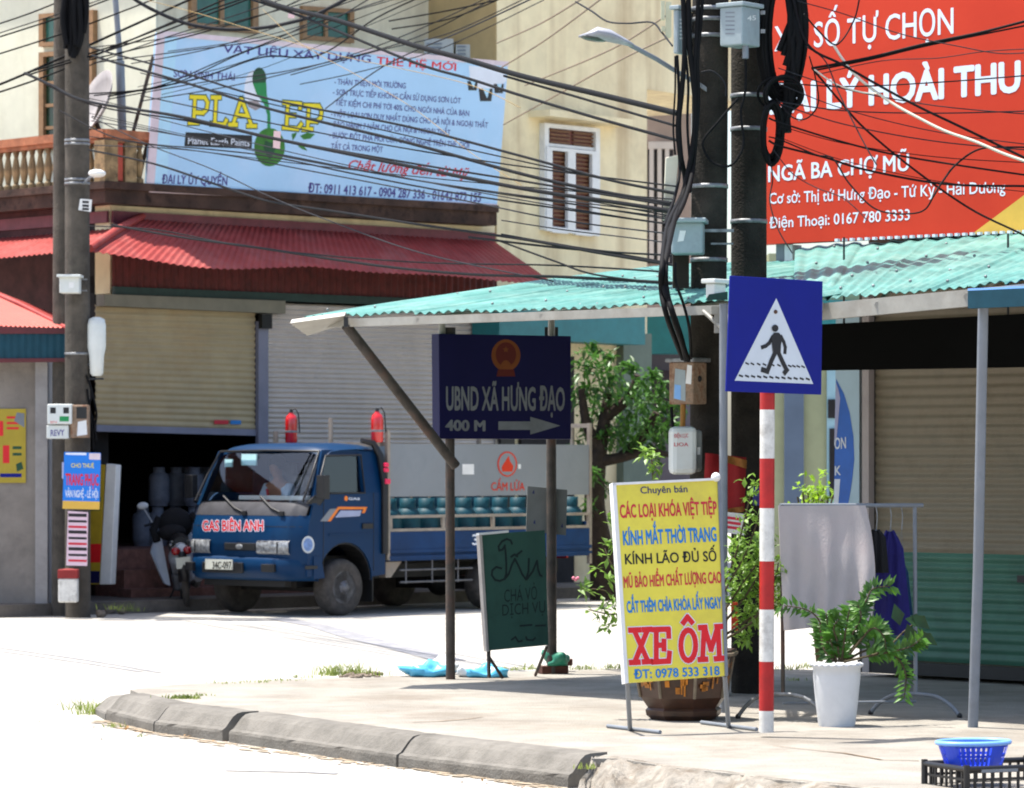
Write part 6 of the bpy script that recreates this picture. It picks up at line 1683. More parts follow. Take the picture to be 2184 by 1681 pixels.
wire([(1590, 126), (1590, 190), (1580, 240), (1586, 300), (1578, 330), (1556, 354), (1526, 350), (1506, 330), (1500, 300), (1530, 262), (1574, 210)], 25.2, 25.2, .013, m_cable, "black cable making a hanging loop between the two right poles", None)
wire([(1448, 1010), (1444, 980), (1440, 940), (1434, 900), (1432, 868)], 25.1, 25.1, .016, m_cable, "short dark cable dropping from the rusty box to the white box", None)
# coils at the right pole
def coil(cx, cy, rx, ry, Y, n, r, label, spread=.10, sq=.9):
    b = B()
    for i in range(n):
        dx, dy = random.uniform(-1, 1) * rx * .16, random.uniform(-1, 1) * ry * .12
        kx, ky = random.uniform(.72, 1.08), random.uniform(.86, 1.06)
        pts = []
        for k in range(29):
            a_ = 2 * math.pi * k / 28
            pts.append(W(cx + dx + rx * kx * math.cos(a_), cy + dy + ry * ky * math.sin(a_), Y) + Vector((0, .06 * math.sin(a_) + (i / n - .5) * spread, 0)))
        b.tube(pts, r * random.uniform(.7, 1.15), 6, caps=False)
    return single("cable_coil", b, m_cable, label, "cable coil", "cable coils on the right poles")
coil(1668, 78, 44, 128, 25.35, 16, .020, "large tangled coil of black cable hanging from the top of the right pole")
coil(1646, 282, 20, 60, 25.35, 7, .016, "smaller coil of black cable hanging below the large tangled coil")
coil(1664, 200, 50, 36, 25.3, 4, .011, "loose thin cable loops hanging between the two coils", .14)
b = B()
for i in range(26):
    a_ = random.uniform(-1.1, 1.2)
    c_ = W(1676 + 30 * math.cos(a_) - 12, 70 + 100 * math.sin(a_), 25.3)
    b.tube([c_, c_ + Vector((random.uniform(-.02, .04), random.uniform(-.05, .05), -.2)), c_ + Vector((random.uniform(-.06, .02), 0, -.4))], .022, 6)
single("cable_bundle", b, m_cable, "dense black cable bundle hanging straight down inside the large coil", "cable bundle")
rr = [([(1690, -10), (1722, 94), (1800, 140), (1938, 217), (2060, 276), (2184, 336), (2260, 372)], .015, "dark cable", m_cable),
      ([(1734, 148), (1790, 214), (1845, 275), (1950, 362), (2067, 444), (2168, 494), (2220, 520)], .013, "", m_cable),
      ([(1731, 146), (1850, 124), (1977, 93), (2090, 70), (2184, 46), (2240, 30)], .017, "", m_cable), ([(1740, 150), (1860, 126), (1980, 97), (2190, 54), (2240, 40)], .011, "", m_cable),
      ([(1640, 252), (1665, 262), (1780, 298), (1898, 328), (2040, 352), (2184, 373), (2240, 380)], .013, "", m_cable),
      ([(1640, 300), (1665, 312), (1760, 336), (1845, 362), (2009, 392), (2184, 397), (2240, 396)], .015, "", m_cable),
      ([(1640, 292), (1668, 300), (1740, 330), (1776, 338), (1810, 390), (1858, 440), (1900, 455), (1950, 455), (1975, 445), (1990, 420)], .010, "", m_cable),
      ([(1834, -10), (1826, 30), (1812, 62), (1794, 88), (1776, 94), (1740, 60), (1715, 30)], .010, "", m_cable),
      ([(1720, 100), (1760, 130), (1790, 200), (1840, 300), (1870, 352)], .008, "", m_cableg),
      ([(1700, 2), (1800, 30), (1919, 72), (2050, 100), (2130, 114), (2200, 112)], .007, "", m_cableg), ([(1740, 160), (1880, 130), (2000, 124), (2100, 110), (2200, 104)], .006, "", m_cableg),
      ([(2240, 316), (2160, 314), (2090, 318), (2040, 350), (2012, 385), (1990, 420)], .012, "", m_cable),
      ([(1650, 320), (1690, 370), (1740, 400), (1800, 424), (1850, 470)], .006, "", m_cableg), ([(1640, 330), (1648, 380), (1642, 430), (1660, 490), (1690, 540)], .008, "", m_cable),
      ([(1655, 210), (1690, 250), (1722, 252), (1745, 220), (1740, 170), (1726, 120)], .009, "", m_cable)]
for px, r, lab, m_ in rr:
    wire(px, 25.2, 24.6, r * .8, m_, "dark cable fanning out from the right pole across the red billboard", gR2)
wire([(1779, 98), (1800, 130), (1834, 169), (1898, 217), (1960, 252), (2017, 280), (2080, 302), (2141, 328), (2210, 352)], 25.2, 24.4, .013, m_cablew, "white cable shining in the sun across the red billboard", "white cables on the red billboard")
wire([(1734, 146), (1780, 178), (1834, 196), (1870, 200)], 25.2, 24.9, .008, m_cablew, "short thin white cable beside the coil crossing the white writing", "white cables on the red billboard")
b = B()
for i, px in enumerate([[(150, -20), (140, 30), (146, 80), (152, 120)], [(164, -20), (166, 40), (160, 90), (156, 124)], [(140, -20), (134, 40), (142, 96)], [(176, -20), (178, 40), (172, 86), (160, 118)], [(154, -20), (152, 60), (150, 110)], [(168, -10), (172, 60), (166, 100)], [(146, -20), (148, 50), (140, 104)], [(184, -20), (184, 30), (178, 70)], [(160, -20), (158, 30), (162, 96)]]):
    b.tube(smooth([W(p[0], p[1], YL - .2 - .03 * (i % 3)) for p in px], 5), .034, 6)
single("cable_bundle", b, m_cable, "black tangled cable bundle wrapped round the top of the left pole pair", "cable bundle")
b = B()
for px in ([(186, 830), (192, 880), (198, 930), (200, 960)], [(184, 800), (200, 850), (206, 890), (196, 930)], [(190, 812), (196, 840), (190, 870), (200, 900), (206, 940)]):
    b.tube(smooth([W(p[0], p[1], YL - .1) for p in px], 5), .012, 6)
single("cable_bundle", b, m_cable, "thin black cables dropping below the white enclosure on the left pole", "cable bundle")
# paper tags hanging on cables
for px, lab in (((614, 16, 628, 38), "pink paper tag hanging on the thick sagging cable"), ((706, 345, 724, 378), None)):
    if lab is None:
        px = (582, 280, 597, 316); lab = "pink paper tag hanging on the heavy black cable before the green globe"
    Y_ = 39 if px[0] > 600 else 38.2
    b = B(); b.slab([W(px[0], px[3], Y_), W(px[2], px[3] + 1, Y_), W(px[2] + 2, px[1], Y_), W(px[0] + 2, px[1] - 1, Y_)], (0, .012, 0))
    single("paper_tag", b, mat("pink_paper", (232, 196, 196), .7, .06), lab, "tag", "paper tags on the cables")

# ================================================================== plants
def leaf(b, p, d, up_, L, w):
    d = Vector(d).normalized(); s = d.cross(Vector(up_)); 
    if s.length < 1e-3: s = d.cross(Vector((1, 0, 0)))
    s.normalize(); n = s.cross(d)
    a = [p, p + d * L * .45 + s * w / 2 + n * L * .06, p + d * L - n * L * .10, p + d * L * .45 - s * w / 2 + n * L * .06, p + d * L * .5 - n * L * .02]
    b.add(a, [(0, 1, 4), (1, 2, 4), (2, 3, 4), (3, 0, 4)], True)
def rv(): return Vector((random.gauss(0, 1), random.gauss(0, 1), random.gauss(0, 1))).normalized()
# street tree behind the truck
Yt = 47.6
tr = thing("street_tree", (xx(1282, Yt), Yt, 0), "small leafy street tree beside the rear of the truck", "tree")
b = B(); b.tube(smooth([(xx(1290, Yt), Yt, 0), W(1284, 1190, Yt), W(1268, 1080, Yt), W(1276, 980, Yt), W(1290, 890, Yt), W(1300, 820, Yt)], 5), [.20 - .006 * i for i in range(26)], 10)
for br in ([(1274, 985), (1330, 975), (1390, 962), (1440, 975)], [(1276, 960), (1250, 900), (1240, 830)], [(1330, 974), (1372, 930), (1400, 880)], [(1290, 890), (1340, 850), (1360, 800)]):
    b.tube(smooth([W(p[0], p[1], Yt - .1 * i) for i, p in enumerate(br)], 4), [.085 - .005 * i for i in range(13)], 7)
b.build("trunk", m_bark, tr)
b = B()
clumps = [(1250, 775, 26), (1245, 830, 22), (1262, 880, 30), (1300, 830, 34), (1335, 880, 40), (1360, 835, 30), (1400, 880, 36), (1330, 930, 34), (1382, 925, 34), (1425, 920, 28), (1290, 930, 24), (1252, 940, 26), (1295, 790, 24), (1440, 860, 20), (1415, 830, 16), (1400, 960, 22), (1262, 1010, 16), (1282, 1040, 14), (1345, 780, 14), (1268, 745, 14), (1390, 800, 14), (1300, 760, 10), (1258, 1080, 10)]
for cx, cy, r in clumps:
    c = W(cx, cy, Yt + random.uniform(-.5, .4)); rm = r * Yt / K
    for i in range(int(r * 3.4)):
        d = rv(); p = c + d * rm * (random.random() ** .45) * Vector((1, 1.2, .85)).length / 1.4
        leaf(b, p, rv() + Vector((0, 0, -.4)), Z + rv() * .6, random.uniform(.09, .17), random.uniform(.035, .065))
b.build("crown", l_tree, tr)
# shrub in the brown octagonal pot
pc = G(1462, 1540, SW) + Vector((0, .26, 0)); pc.z = SW
ph = .43
pot = thing("octagonal_pot", pc, "dark brown glazed octagonal planter with ochre panels behind the yellow sign", "planter")
prof = [(.20, 0), (.235, .03), (.24, .06), (.225, .075), (.27, .14), (.285, .22), (.315, .38), (.335, .385), (.335, .43), (.30, .43), (.28, .36)]
b = B(); b.lathe(prof, pc, 8, phase=.2); o = b.build("body", m_potb, pot)
b = B(); b.lathe([(.0001, .37), (.285, .37)], pc, 8, phase=.2); b.build("soil", m_soil, pot)
b = B()
for k in range(8):
    a0 = .2 + k * math.pi / 4
    def pp_(f, r, h): 
        a = Vector((math.cos(a0), math.sin(a0), 0)) * r; c_ = Vector((math.cos(a0 + math.pi / 4), math.sin(a0 + math.pi / 4), 0)) * r
        return pc + a.lerp(c_, f) + Z * h
    b.tube([pp_(0, .272, .14), pp_(0, .287, .22), pp_(0, .317, .38)], .011, 6)
    b.tube([pp_(0, .338, .405), pp_(1, .338, .405)], .012, 6)
b.build("ribs", m_potr, pot)
b = B()
for k in range(8):
    a0 = .2 + k * math.pi / 4
    for j in range(9):
        f = random.uniform(.2, .8); h = random.uniform(.17, .34); r = .2775 + (h - .14) * .18
        q = [pp_(f, r, h) for f, h in ()]
        a = Vector((math.cos(a0), math.sin(a0), 0)); c_ = Vector((math.cos(a0 + math.pi / 4), math.sin(a0 + math.pi / 4), 0))
        def Q(ff, hh): return pc + a.lerp(c_, ff) * (r + .004 + (hh - h) * .18) + Z * hh
        dw, dh = random.choice([(.10, .012), (.025, .05), (.06, .02)])
        b.poly([Q(f - dw, h - dh), Q(f + dw, h - dh), Q(f + dw, h + dh), Q(f - dw, h + dh)])
b.build("panel_pattern", m_gold, pot, weld='keep')
shb = thing("flowering_shrub", pc + Z * .37, "loose leafy shrub spreading from the brown octagonal planter", "shrub")
stems = [[(1462, 1395), (1420, 1330), (1380, 1300), (1330, 1285), (1290, 1260), (1240, 1256)], [(1455, 1395), (1400, 1280), (1340, 1180), (1310, 1120), (1300, 1090)], [(1470, 1395), (1520, 1290), (1560, 1210), (1580, 1140), (1600, 1060), (1605, 1030)],
         [(1480, 1395), (1560, 1310), (1610, 1240), (1640, 1170), (1630, 1120)], [(1475, 1395), (1570, 1340), (1640, 1290), (1680, 1270), (1700, 1265)], [(1470, 1395), (1540, 1270), (1590, 1180), (1620, 1100)],
         [(1450, 1395), (1400, 1340), (1350, 1310), (1300, 1310), (1255, 1300)], [(1465, 1395), (1440, 1200), (1400, 1080), (1390, 985), (1385, 962)], [(1480, 1395), (1600, 1330), (1650, 1240), (1660, 1200)], [(1485, 1395), (1580, 1250), (1625, 1190)], [(1470, 1395), (1380, 1260), (1310, 1210), (1290, 1170)]]
b = B(); lf = B()
for i, px in enumerate(stems):
    Ys = pc.y
    pts = smooth([W(p[0], p[1], Ys + (.25 * math.sin(i * 2.1)) * k / len(px)) for k, p in enumerate(px)], 5)
    n = len(pts)
    b.tube(pts, [.010 - .007 * k / n for k in range(n)], 5)
    for k in range(int(n * .35), n):
        dens = 5 if px[-1][0] > 1500 else 2
        for j in range(dens):
            p = pts[k] + rv() * random.uniform(.0, .09 if dens > 3 else .05)
            leaf(lf, p, rv() + Vector((0, 0, .1)), Z + rv() * .5, random.uniform(.035, .075), random.uniform(.018, .034))
for cx, cy, r in ((1590, 1220, 44), (1620, 1180, 34), (1570, 1260, 40), (1625, 1270, 40), (1600, 1310, 34), (1650, 1230, 26), (1575, 1170, 26), (1668, 1290, 22), (1590, 1360, 22)):
    c = W(cx, cy, pc.y + random.uniform(-.05, .25)); rm = r * pc.y / K
    for i in range(int(r * 2.6)):
        leaf(lf, c + rv() * rm * random.random() ** .5, rv(), Z + rv() * .5, random.uniform(.035, .075), random.uniform(.018, .032))
for cx, cy, r in ((1275, 1215, 8), (1300, 1160, 14), (1310, 1120, 10), (1245, 1256, 12), (1290, 1300, 22), (1300, 1235, 10), (1385, 972, 24), (1400, 1000, 12), (1370, 960, 10), (1300, 1330, 18)):
    c = W(cx, cy, pc.y); rm = r * pc.y / K
    for i in range(int(r * 1.1)):
        leaf(lf, c + rv() * rm * random.random() ** .5, rv(), Z + rv() * .5, random.uniform(.04, .08), random.uniform(.02, .036))
b.build("stems", m_stem, shb); lf.build("foliage", l_shrub, shb)
b = B()
for dx in (-.014, .0, .013): b.ball(W(1228, 1236, pc.y) + Vector((dx, dx * .5, abs(dx) * .6)), .011, 8, 6)
b.build("flowers", mat("pink_petals", (206, 120, 140), .7, .2), shb)
# lime coloured plant behind the cloth
Yl = 30.5
lm = thing("lime_bush", (xx(1745, Yl), Yl, 0), "bright lime leafed bush showing above the hanging cloth", "bush")
b = B()
for i in range(9): b.tube(smooth([Vector((xx(1745 + i, Yl), Yl, .0)), W(1740 + (i - 4) * 5, 1180, Yl), W(1745 + (i - 4) * 11, 1060 - (i % 3) * 10, Yl)], 4), .008, 5)
b.build("stems", m_stem, lm); b = B()
for i in range(170):
    p = W(random.gauss(1745, 24), random.gauss(1058, 22), Yl + random.uniform(-.2, .2))
    leaf(b, p, rv(), Z + rv() * .5, random.uniform(.05, .09), random.uniform(.025, .04))
b.build("foliage", l_lime, lm)
# white pot with glossy plant
wp = G(1788, 1551, SW) + Vector((0, .11, 0)); wp.z = SW
wpot = thing("white_pot", wp, "tall white round ceramic pot on the pavement right of the striped pole", "planter")
b = B(); b.lathe([(.108, 0), (.112, .02), (.125, .12), (.137, .24), (.142, .30), (.142, .345), (.152, .355), (.153, .375), (.140, .378), (.132, .36), (.128, .30)], wp, 36); b.build("pot", m_potw, wpot)
b = B()
for k in range(22):
    a_ = k * 2 * math.pi / 22; b.ball(wp + Vector((.151 * math.cos(a_), .151 * math.sin(a_), .368)), .013, 6, 4)
b.build("rim_beads", m_potw, wpot)
b = B(); b.lathe([(.0001, .34), (.133, .34)], wp, 20); b.build("soil", m_soil, wpot)
zp = thing("glossy_pot_plant", wp + Z * .34, "glossy feather leaved plant arching out of the white pot", "plant")
fr_ = [[(1778, 1412), (1768, 1380), (1755, 1340), (1738, 1312), (1712, 1298), (1672, 1292)], [(1792, 1412), (1812, 1370), (1832, 1320), (1848, 1280), (1862, 1256), (1900, 1250)], [(1785, 1412), (1774, 1375), (1766, 1340), (1762, 1308)],
       [(1795, 1412), (1800, 1370), (1806, 1330), (1812, 1300)], [(1798, 1412), (1822, 1378), (1848, 1350), (1872, 1330), (1880, 1345)], [(1802, 1412), (1840, 1390), (1880, 1385), (1915, 1405), (1932, 1440), (1928, 1490)],
       [(1790, 1412), (1786, 1370), (1778, 1340), (1790, 1320)], [(1800, 1412), (1836, 1365), (1862, 1340), (1884, 1356), (1890, 1385)], [(1784, 1412), (1760, 1390), (1752, 1362), (1748, 1330)], [(1796, 1412), (1820, 1350), (1836, 1318), (1830, 1290)], [(1800, 1412), (1850, 1400), (1900, 1390), (1940, 1380), (1965, 1362)]]
b = B(); lf = B()
for i, px in enumerate(fr_):
    pts = smooth([W(p[0], p[1], wp.y + .12 * math.sin(i * 1.7) * k / len(px)) for k, p in enumerate(px)], 6); n = len(pts)
    b.tube(pts, [.009 - .006 * k / n for k in range(n)], 6)
    st0 = .62 if i == 0 else (.15 if i in (2, 3, 6, 8) else .25)
    for k in range(int(n * st0), n):
        tg = (pts[min(k + 1, n - 1)] - pts[max(k - 1, 0)]).normalized()
        for s in (-1, 1):
            for j in range(2 if i not in (0, 5) else 1):
                sd = tg.cross(Vector((0, -1, 0)) + rv() * .35).normalized() * s
                leaf(lf, pts[k] + tg * random.uniform(-.01, .01), sd + tg * .55 + rv() * .2, Vector((0, -1, .6)) + rv() * .3, random.uniform(.038, .088), random.uniform(.016, .034))
b.build("stems", m_stem, zp); lf.build("foliage", l_zz, zp)
lf = B()
for (a, d_) in (((1935, 1330), (.25, 0, -.9)), ((1945, 1312), (.8, 0, -.6)), ((1930, 1320), (.9, 0, -.15)), ((1960, 1340), (.4, 0, -.9)), ((1920, 1335), (-.2, 0, .8)), ((1958, 1352), (.9, 0, -.5))):
    leaf(lf, W(a[0], a[1], 22.6), d_, (0, -1, .3), .14, .085)
b = B(); b.tube(smooth([W(1800, 1412, 22.1), W(1880, 1390, 22.4), W(1925, 1350, 22.6), W(1950, 1330, 22.6)], 5), .006, 5)
bp_ = thing("broad_leaf_plant", wp + Z * .345 + Vector((.04, .04, 0)), "dark broad leaves leaning out over the clothes rack beside the white pot", "plant")
b.build("stems", m_stem, bp_); lf.build("foliage", mat("deep_green_leaf", (34, 66, 24), .45, .3, 12), bp_)

# ================================================================== clothes rack and laundry
rk = thing("clothes_rack", G(1800, 1500, SW), "grey tubular clothes rack with arched feet in front of the green shutter", "clothes rack")
A0, A1 = W(1664, 1078, 22.9), W(1968, 1078, 23.3)
b = B(); b.tube([A0, A1], .0135, 10); b.build("bar", m_greyp, rk)
for (px, Y_, ye) in ((1668, 22.9, 1484), (1951, 23.28, 1478)):
    b = B(); b.tube([W(px, 1078, Y_), W(px + 2, ye, Y_)], .013, 10); b.build("upright", m_rustp if px < 1700 else m_greyp, rk)
for px, Y_, sx in ((1668, 22.9, 52), (1951, 23.28, 56)):
    s_ = W(px, 1480, Y_)
    d_ = Vector((.86, -.5, 0)).normalized()
    h_ = s_.z - SW - .012
    pts = [s_ + d_ * (.30 * f) - Z * (h_ * abs(f) ** 3) for f in [-1, -.9, -.78, -.6, -.4, 0, .4, .6, .78, .9, 1]]
    b = B(); b.tube(smooth(pts, 3), .0135, 8); b.build("foot", m_steel if px < 1700 else m_greyp, rk)
    for e in (pts[0], pts[-1]): b = B(); b.ball(e, (.018, .018, .02), 8, 6); b.build("foot_cap", m_plast, rk)
b = B(); b.tube([W(1670, 1500, 22.9), W(1953, 1496, 23.28)], .008, 8); b.build("lower_bar", m_greyp, rk)
def cloth(name, pts4, m, label, cat, fold=.012, nf=4, nu=40, nv=26, group=None):
    bl, br, tr_, tl = pts4
    b = B(); b.patch(bl, br, tr_, tl, nu, nv, lambda u, v: fold * (1 - v * .8) * (math.sin(nf * 6.28 * u + 2.2 * v) + .5 * math.sin(nf * 14 * u + 5 * v)) + .006 * math.sin(9 * v + 4 * u), thick=.003)
    return single(name, b, m, label, cat, group, loc=tl)
cl = thing("hanging_cloth", A0, "pale lilac grey blanket draped over the clothes rack", "blanket")
b = B(); b.patch(W(1672, 1345, 22.80), W(1858, 1326, 22.95), W(1846, 1078, 23.12), W(1660, 1079, 22.87), 60, 30, lambda u, v: Vector((0, -1, 0)) * ((1 - v) * (.020 * math.sin(14 * u + 2 * v) + .012 * math.sin(31 * u - 3 * v)) + .006 * math.sin(9 * v + 5 * u)) + Vector((.16 * (1 - v) * v * u, 0, 0)) , thick=.004)
b.build("front_drape", m_cloth, cl)
b = B(); b.patch(W(1668, 1290, 23.0), W(1850, 1280, 23.2), W(1848, 1077, 23.15), W(1660, 1078, 22.93), 40, 10, lambda u, v: .01 * math.sin(16 * u), thick=.004); b.build("back_drape", m_cloth, cl)
def garment(cx, w0, w1, y0, y1, Y, m, label, name, cat):
    b = B(); n = 14
    for sgn in (-1, 1):
        vs, fs = [], []
        for j in range(13):
            v = j / 12
            for i in range(n + 1):
                u = i / n
                ww_ = w0 * min(1, .35 + 4 * v) + (w1 - w0) * v
                vs.append(W(cx + 6 * v + (u - .5) * ww_, y0 + (y1 - y0) * v - 5 * math.cos((u - .5) * 5) * (1 - v) * (-1 if v < .1 else 1) * .4, Y) + Vector((0, sgn * (.03 + .02 * math.sin(u * 17 + v * 3)) * math.sin(math.pi * u), 0)))
        for j in range(12):
            for i in range(n):
                a_ = j * (n + 1) + i; fs.append((a_, a_ + 1, a_ + n + 2, a_ + n + 1))
        b.add(vs, fs, True)
    t = thing(name, W(cx, y0, Y), label, cat, "clothes hanging on the rack")
    b.build("cloth", m, t)
    b = B(); b.tube(smooth([W(cx, 1080, Y), W(cx + 3, 1100, Y), W(cx + 1, 1130, Y)], 4), .004, 5); b.tube([W(cx - w0 * .3, y0 + 10, Y), W(cx + 1, 1130, Y), W(cx + w0 * .3, y0 + 10, Y)], .004, 5); b.build("hanger", m_steel, t)
    return t
garment(1868, 40, 44, 1130, 1222, 23.12, m_blkcl, "short black garment on a hanger beside the pale blanket", "black_garment", "garment")
garment(1898, 50, 84, 1132, 1355, 23.26, m_navy, "long navy blue dress hanging on the rack", "navy_dress", "dress")
garment(1922, 26, 38, 1200, 1312, 23.32, m_dkteal, "dark teal garment hanging behind the navy dress", "teal_garment", "garment")

# ================================================================== red banner and notice by the poles
rbn = thing("red_banner", W(1545, 965, 24.9), "red cloth banner with gold fringe hanging behind the yellow sign", "banner")
b = B(); b.patch(W(1498, 1100, 24.95), W(1588, 1090, 24.95), W(1592, 976, 24.95), W(1504, 966, 24.95), 30, 8, lambda u, v: .03 * math.sin(9 * u + v), thick=.004); b.build("cloth", m_redcl, rbn)
b = B(); b.patch(W(1545, 985, 24.90), W(1592, 1000, 24.90), W(1593, 982, 24.90), W(1540, 968, 24.90), 16, 2, lambda u, v: .02 * math.sin(9 * u + v), thick=.004); b.build("fringe", m_fringe, rbn)
b = B(); b.patch(W(1546, 1098, 24.90), W(1586, 1092, 24.90), W(1586, 1080, 24.90), W(1546, 1086, 24.90), 16, 2, lambda u, v: .02 * math.sin(9 * u + v), thick=.004); b.build("fringe", m_fringe, rbn)
PN = Plane(W(1565, 1120, 24.85), FR)
t = thing("small_notice", PN.at(1565, 1140), "small white notice with red print under the red banner", "notice")
panel("sheet", PN, [(1546, 1136), (1587, 1142), (1587, 1096), (1548, 1092)], .006, m_whited, t)
for i in range(3): flat("print_line", PN, [(1550, 1107 + i * 10), (1580, 1111 + i * 10), (1580, 1105 + i * 10), (1550, 1101 + i * 10)], m_crim, t, .003)
b = B(); b.slab([W(1560, 1345, 23.6), W(1574, 1345, 23.6), W(1574, 1285, 23.6), W(1560, 1285, 23.6)], (0, .03, 0))
single("red_tag_board", b, mat("orange_red_board", (190, 52, 28), .6, .2, 12), "narrow orange red strip hanging among the shrub stems", "strip")
b = B(); b.slab([W(1606, 1078, 25.2), W(1628, 1078, 25.2), W(1628, 1050, 25.2), W(1606, 1050, 25.2)], (0, .02, 0)); b.slab([W(1606, 1049, 25.2), W(1628, 1049, 25.2), W(1628, 1038, 25.2), W(1606, 1038, 25.2)], (0, .02, 0))
single("blue_card", b, mat("indigo_card", (58, 58, 130), .6, .3, 14), "small blue card stuck to the right concrete pole", "card")

# ================================================================== basket and crate
def lattice_wall(b, a, c, up0, up1, rows, cols, tw, tk_):
    """lattice between bottom edge a-c and top offset vectors"""
    n = (c - a).normalized().cross(Z)
    for i in range(cols + 1):
        f = i / cols; p = a.lerp(c, f); q = (a + up0).lerp(c + up1, f)
        s = (c - a).normalized() * tw / 2
        b.hexa([p - s, p + s, p + s + n * tk_, p - s + n * tk_, q - s, q + s, q + s + n * tk_, q - s + n * tk_])
    for j in range(rows + 1):
        f = j / rows; p = a + up0 * f; q = c + up1 * f; h = Z * tw / 2; o = n * (tk_ * 1.08); p = p - n * tk_ * .04; q = q - n * tk_ * .04
        b.hexa([p - h, q - h, q - h + o, p - h + o, p + h, q + h, q + h + o, p + h + o])
Yk = 18.1
def crate(org, ang, label):
    e1 = Vector((math.cos(ang), math.sin(ang), 0)); e2 = Z.cross(e1)
    L_, D_, H_ = .58, .40, .29
    t = thing("plastic_crate", org + e1 * L_ / 2 + e2 * D_ / 2, label, "crate", "black crates at the kerb")
    b = B(); c = [org, org + e1 * L_, org + e1 * L_ + e2 * D_, org + e2 * D_]
    for i in range(4): lattice_wall(b, c[i] + Z * .01, c[(i + 1) % 4] + Z * .01, Z * (H_ - .03), Z * (H_ - .03), 5, 12 if i % 2 == 0 else 8, .012, -.01)
    b.build("lattice", m_crate, t)
    b = B()
    for i in range(4):
        p, q = c[i] + Z * (H_ - .02), c[(i + 1) % 4] + Z * (H_ - .02); b.tube([p, q], .014, 8)
        b.tube([c[i] + Z * .0, c[i] + Z * H_], .016, 8)
    b.build("rim", m_crate, t); b = B(); b.slab([p + Z * .012 for p in c], Z * .008); b.build("base", m_crate, t)
    b = B(); b.box(org + e1 * L_ * .3 - e2 * .013 + Z * (H_ - .03), (.2, .014, .014), e1, e2); b.build("handle", m_greyp, t)
    return t, c, H_
org = W(2062, 1632, 18.0); org.z = 0
ang = R(24)
t, cc_, hc = crate(org, ang, "black lattice plastic crate carrying the blue basket at the kerb")
e1 = Vector((math.cos(ang), math.sin(ang), 0)); e2 = Z.cross(e1)
crate(org + e1 * .62 - e2 * .02, ang + .05, "black lattice plastic crate right of the basket at the edge of the picture")
bc_ = org + e1 * .175 + e2 * .23 + Z * (hc - .05)
bk_ = thing("blue_basket", bc_, "blue plastic basket with pale rim standing on the black crate", "basket", None)
def oval(r, z, n=40, sx=1.0, sy=.72): return [bc_ + e1 * (r * sx * math.cos(2 * math.pi * k / n)) + e2 * (r * sy * math.sin(2 * math.pi * k / n)) + Z * z for k in range(n)]
b = B(); lo, hi = oval(.145, .02), oval(.185, .135)
n_ = 40
for k in range(n_):
    k2 = (k + 1) % n_
    if k % 10 in (1, 2, 3):
        b.add([lo[k], lo[k2], hi[k2], hi[k]], [(0, 1, 2, 3)])
    else:
        for f0, f1 in ((.0, .12), (.45, .56), (.86, 1.0)): b.add([lo[k].lerp(hi[k], f0), lo[k2].lerp(hi[k2], f0), lo[k2].lerp(hi[k2], f1), lo[k].lerp(hi[k], f1)], [(0, 1, 2, 3)])
        m0, m1 = lo[k].lerp(lo[k2], .6), hi[k].lerp(hi[k2], .6); b.add([lo[k], m0, m1, hi[k]], [(0, 1, 2, 3)])
b.poly(oval(.145, .02)); b.build("basket_wall", m_basket, bk_)
b = B(); r_ = oval(.188, .14); b.tube(r_ + [r_[0]], .012, 8, caps=False); b.build("rim", m_baskr, bk_)

# ================================================================== rubbish, stones, grass
def bag(cx, cy, z, rx, ry, rz, m, label, name="plastic_bag", seed=0):
    rnd = random.Random(seed)
    c = G(cx, cy, z); b = B(); b.ball(c + Z * rz * .6, (rx, ry, rz), 18, 10)
    for i, p in enumerate(b.v):
        k = 1 + .35 * math.sin(p.x * 31 + seed) * math.sin(p.y * 27 + p.z * 40) + rnd.uniform(-.12, .12)
        q = c + (p - c) * k; b.v[i] = Vector((q.x, q.y, max(z + .002, q.z)))
    return single(name, b, m, label, "plastic bag", "plastic bags on the ground", loc=c)
bag(915, 1443, SW, .19, .12, .06, m_bagb, "light blue plastic bag lying left of the first sign post", seed=1)
bag(938, 1438, SW, .12, .10, .07, m_bagw, "white plastic bag on the light blue one at the first sign post", seed=2)
bag(1012, 1444, SW, .12, .09, .05, m_bagw, "white plastic bag between the sign post and the green board", seed=3)
bag(1040, 1445, SW, .13, .09, .05, m_bagb, "light blue plastic bag under the green board", seed=4)
bag(84, 1296, .05, .20, .12, .12, mat("pinkish_bag", (170, 150, 160), .5, .15, 9), "pale pink plastic bag lying left of the milestone", seed=5)
bag(1188, 1420, SW + .06, .10, .08, .07, mat("green_bag", (40, 120, 96), .5, .15, 9), "small green plastic bag lying on the bricks at the right sign post", seed=6)
b = B(); b.box(G(1180, 1437, SW) + Z * .03, (.22, .11, .06), (.9, .3, 0), (-.3, .9, 0)); b.box(G(1196, 1433, SW) + Z * .07 + Vector((0, .05, 0)), (.18, .09, .05), (.97, -.1, 0), (.1, .97, 0))
single("brick_pair", b, mat("dark_fired_brick", (84, 50, 40), .9, .3, 14), "pair of dark bricks at the foot of the right sign post", "bricks", None, .006)
def stones(name, spots, m, kind='stuff', cat=None, label=None):
    b = B()
    for (c, r) in spots:
        o = len(b.v); b.ball(c, (r * random.uniform(.8, 1.5), r * random.uniform(.7, 1.2), r * random.uniform(.4, .8)), 7, 5)
        for i in range(o, len(b.v)): b.v[i] = c + (b.v[i] - c) * random.uniform(.8, 1.2)
    o = b.build(name, m); return tag(o, kind=kind)
sp = []
for i in range(150):
    px = random.uniform(1270, 1660); py = 1628 + (px - 1270) * .08 + abs(random.gauss(0, 16))
    sp.append((G(px, py, .02) , random.uniform(.008, .03)))
for i in range(60): sp.append((G(random.uniform(1600, 1960), random.uniform(1662, 1700), .04), random.uniform(.008, .028)))
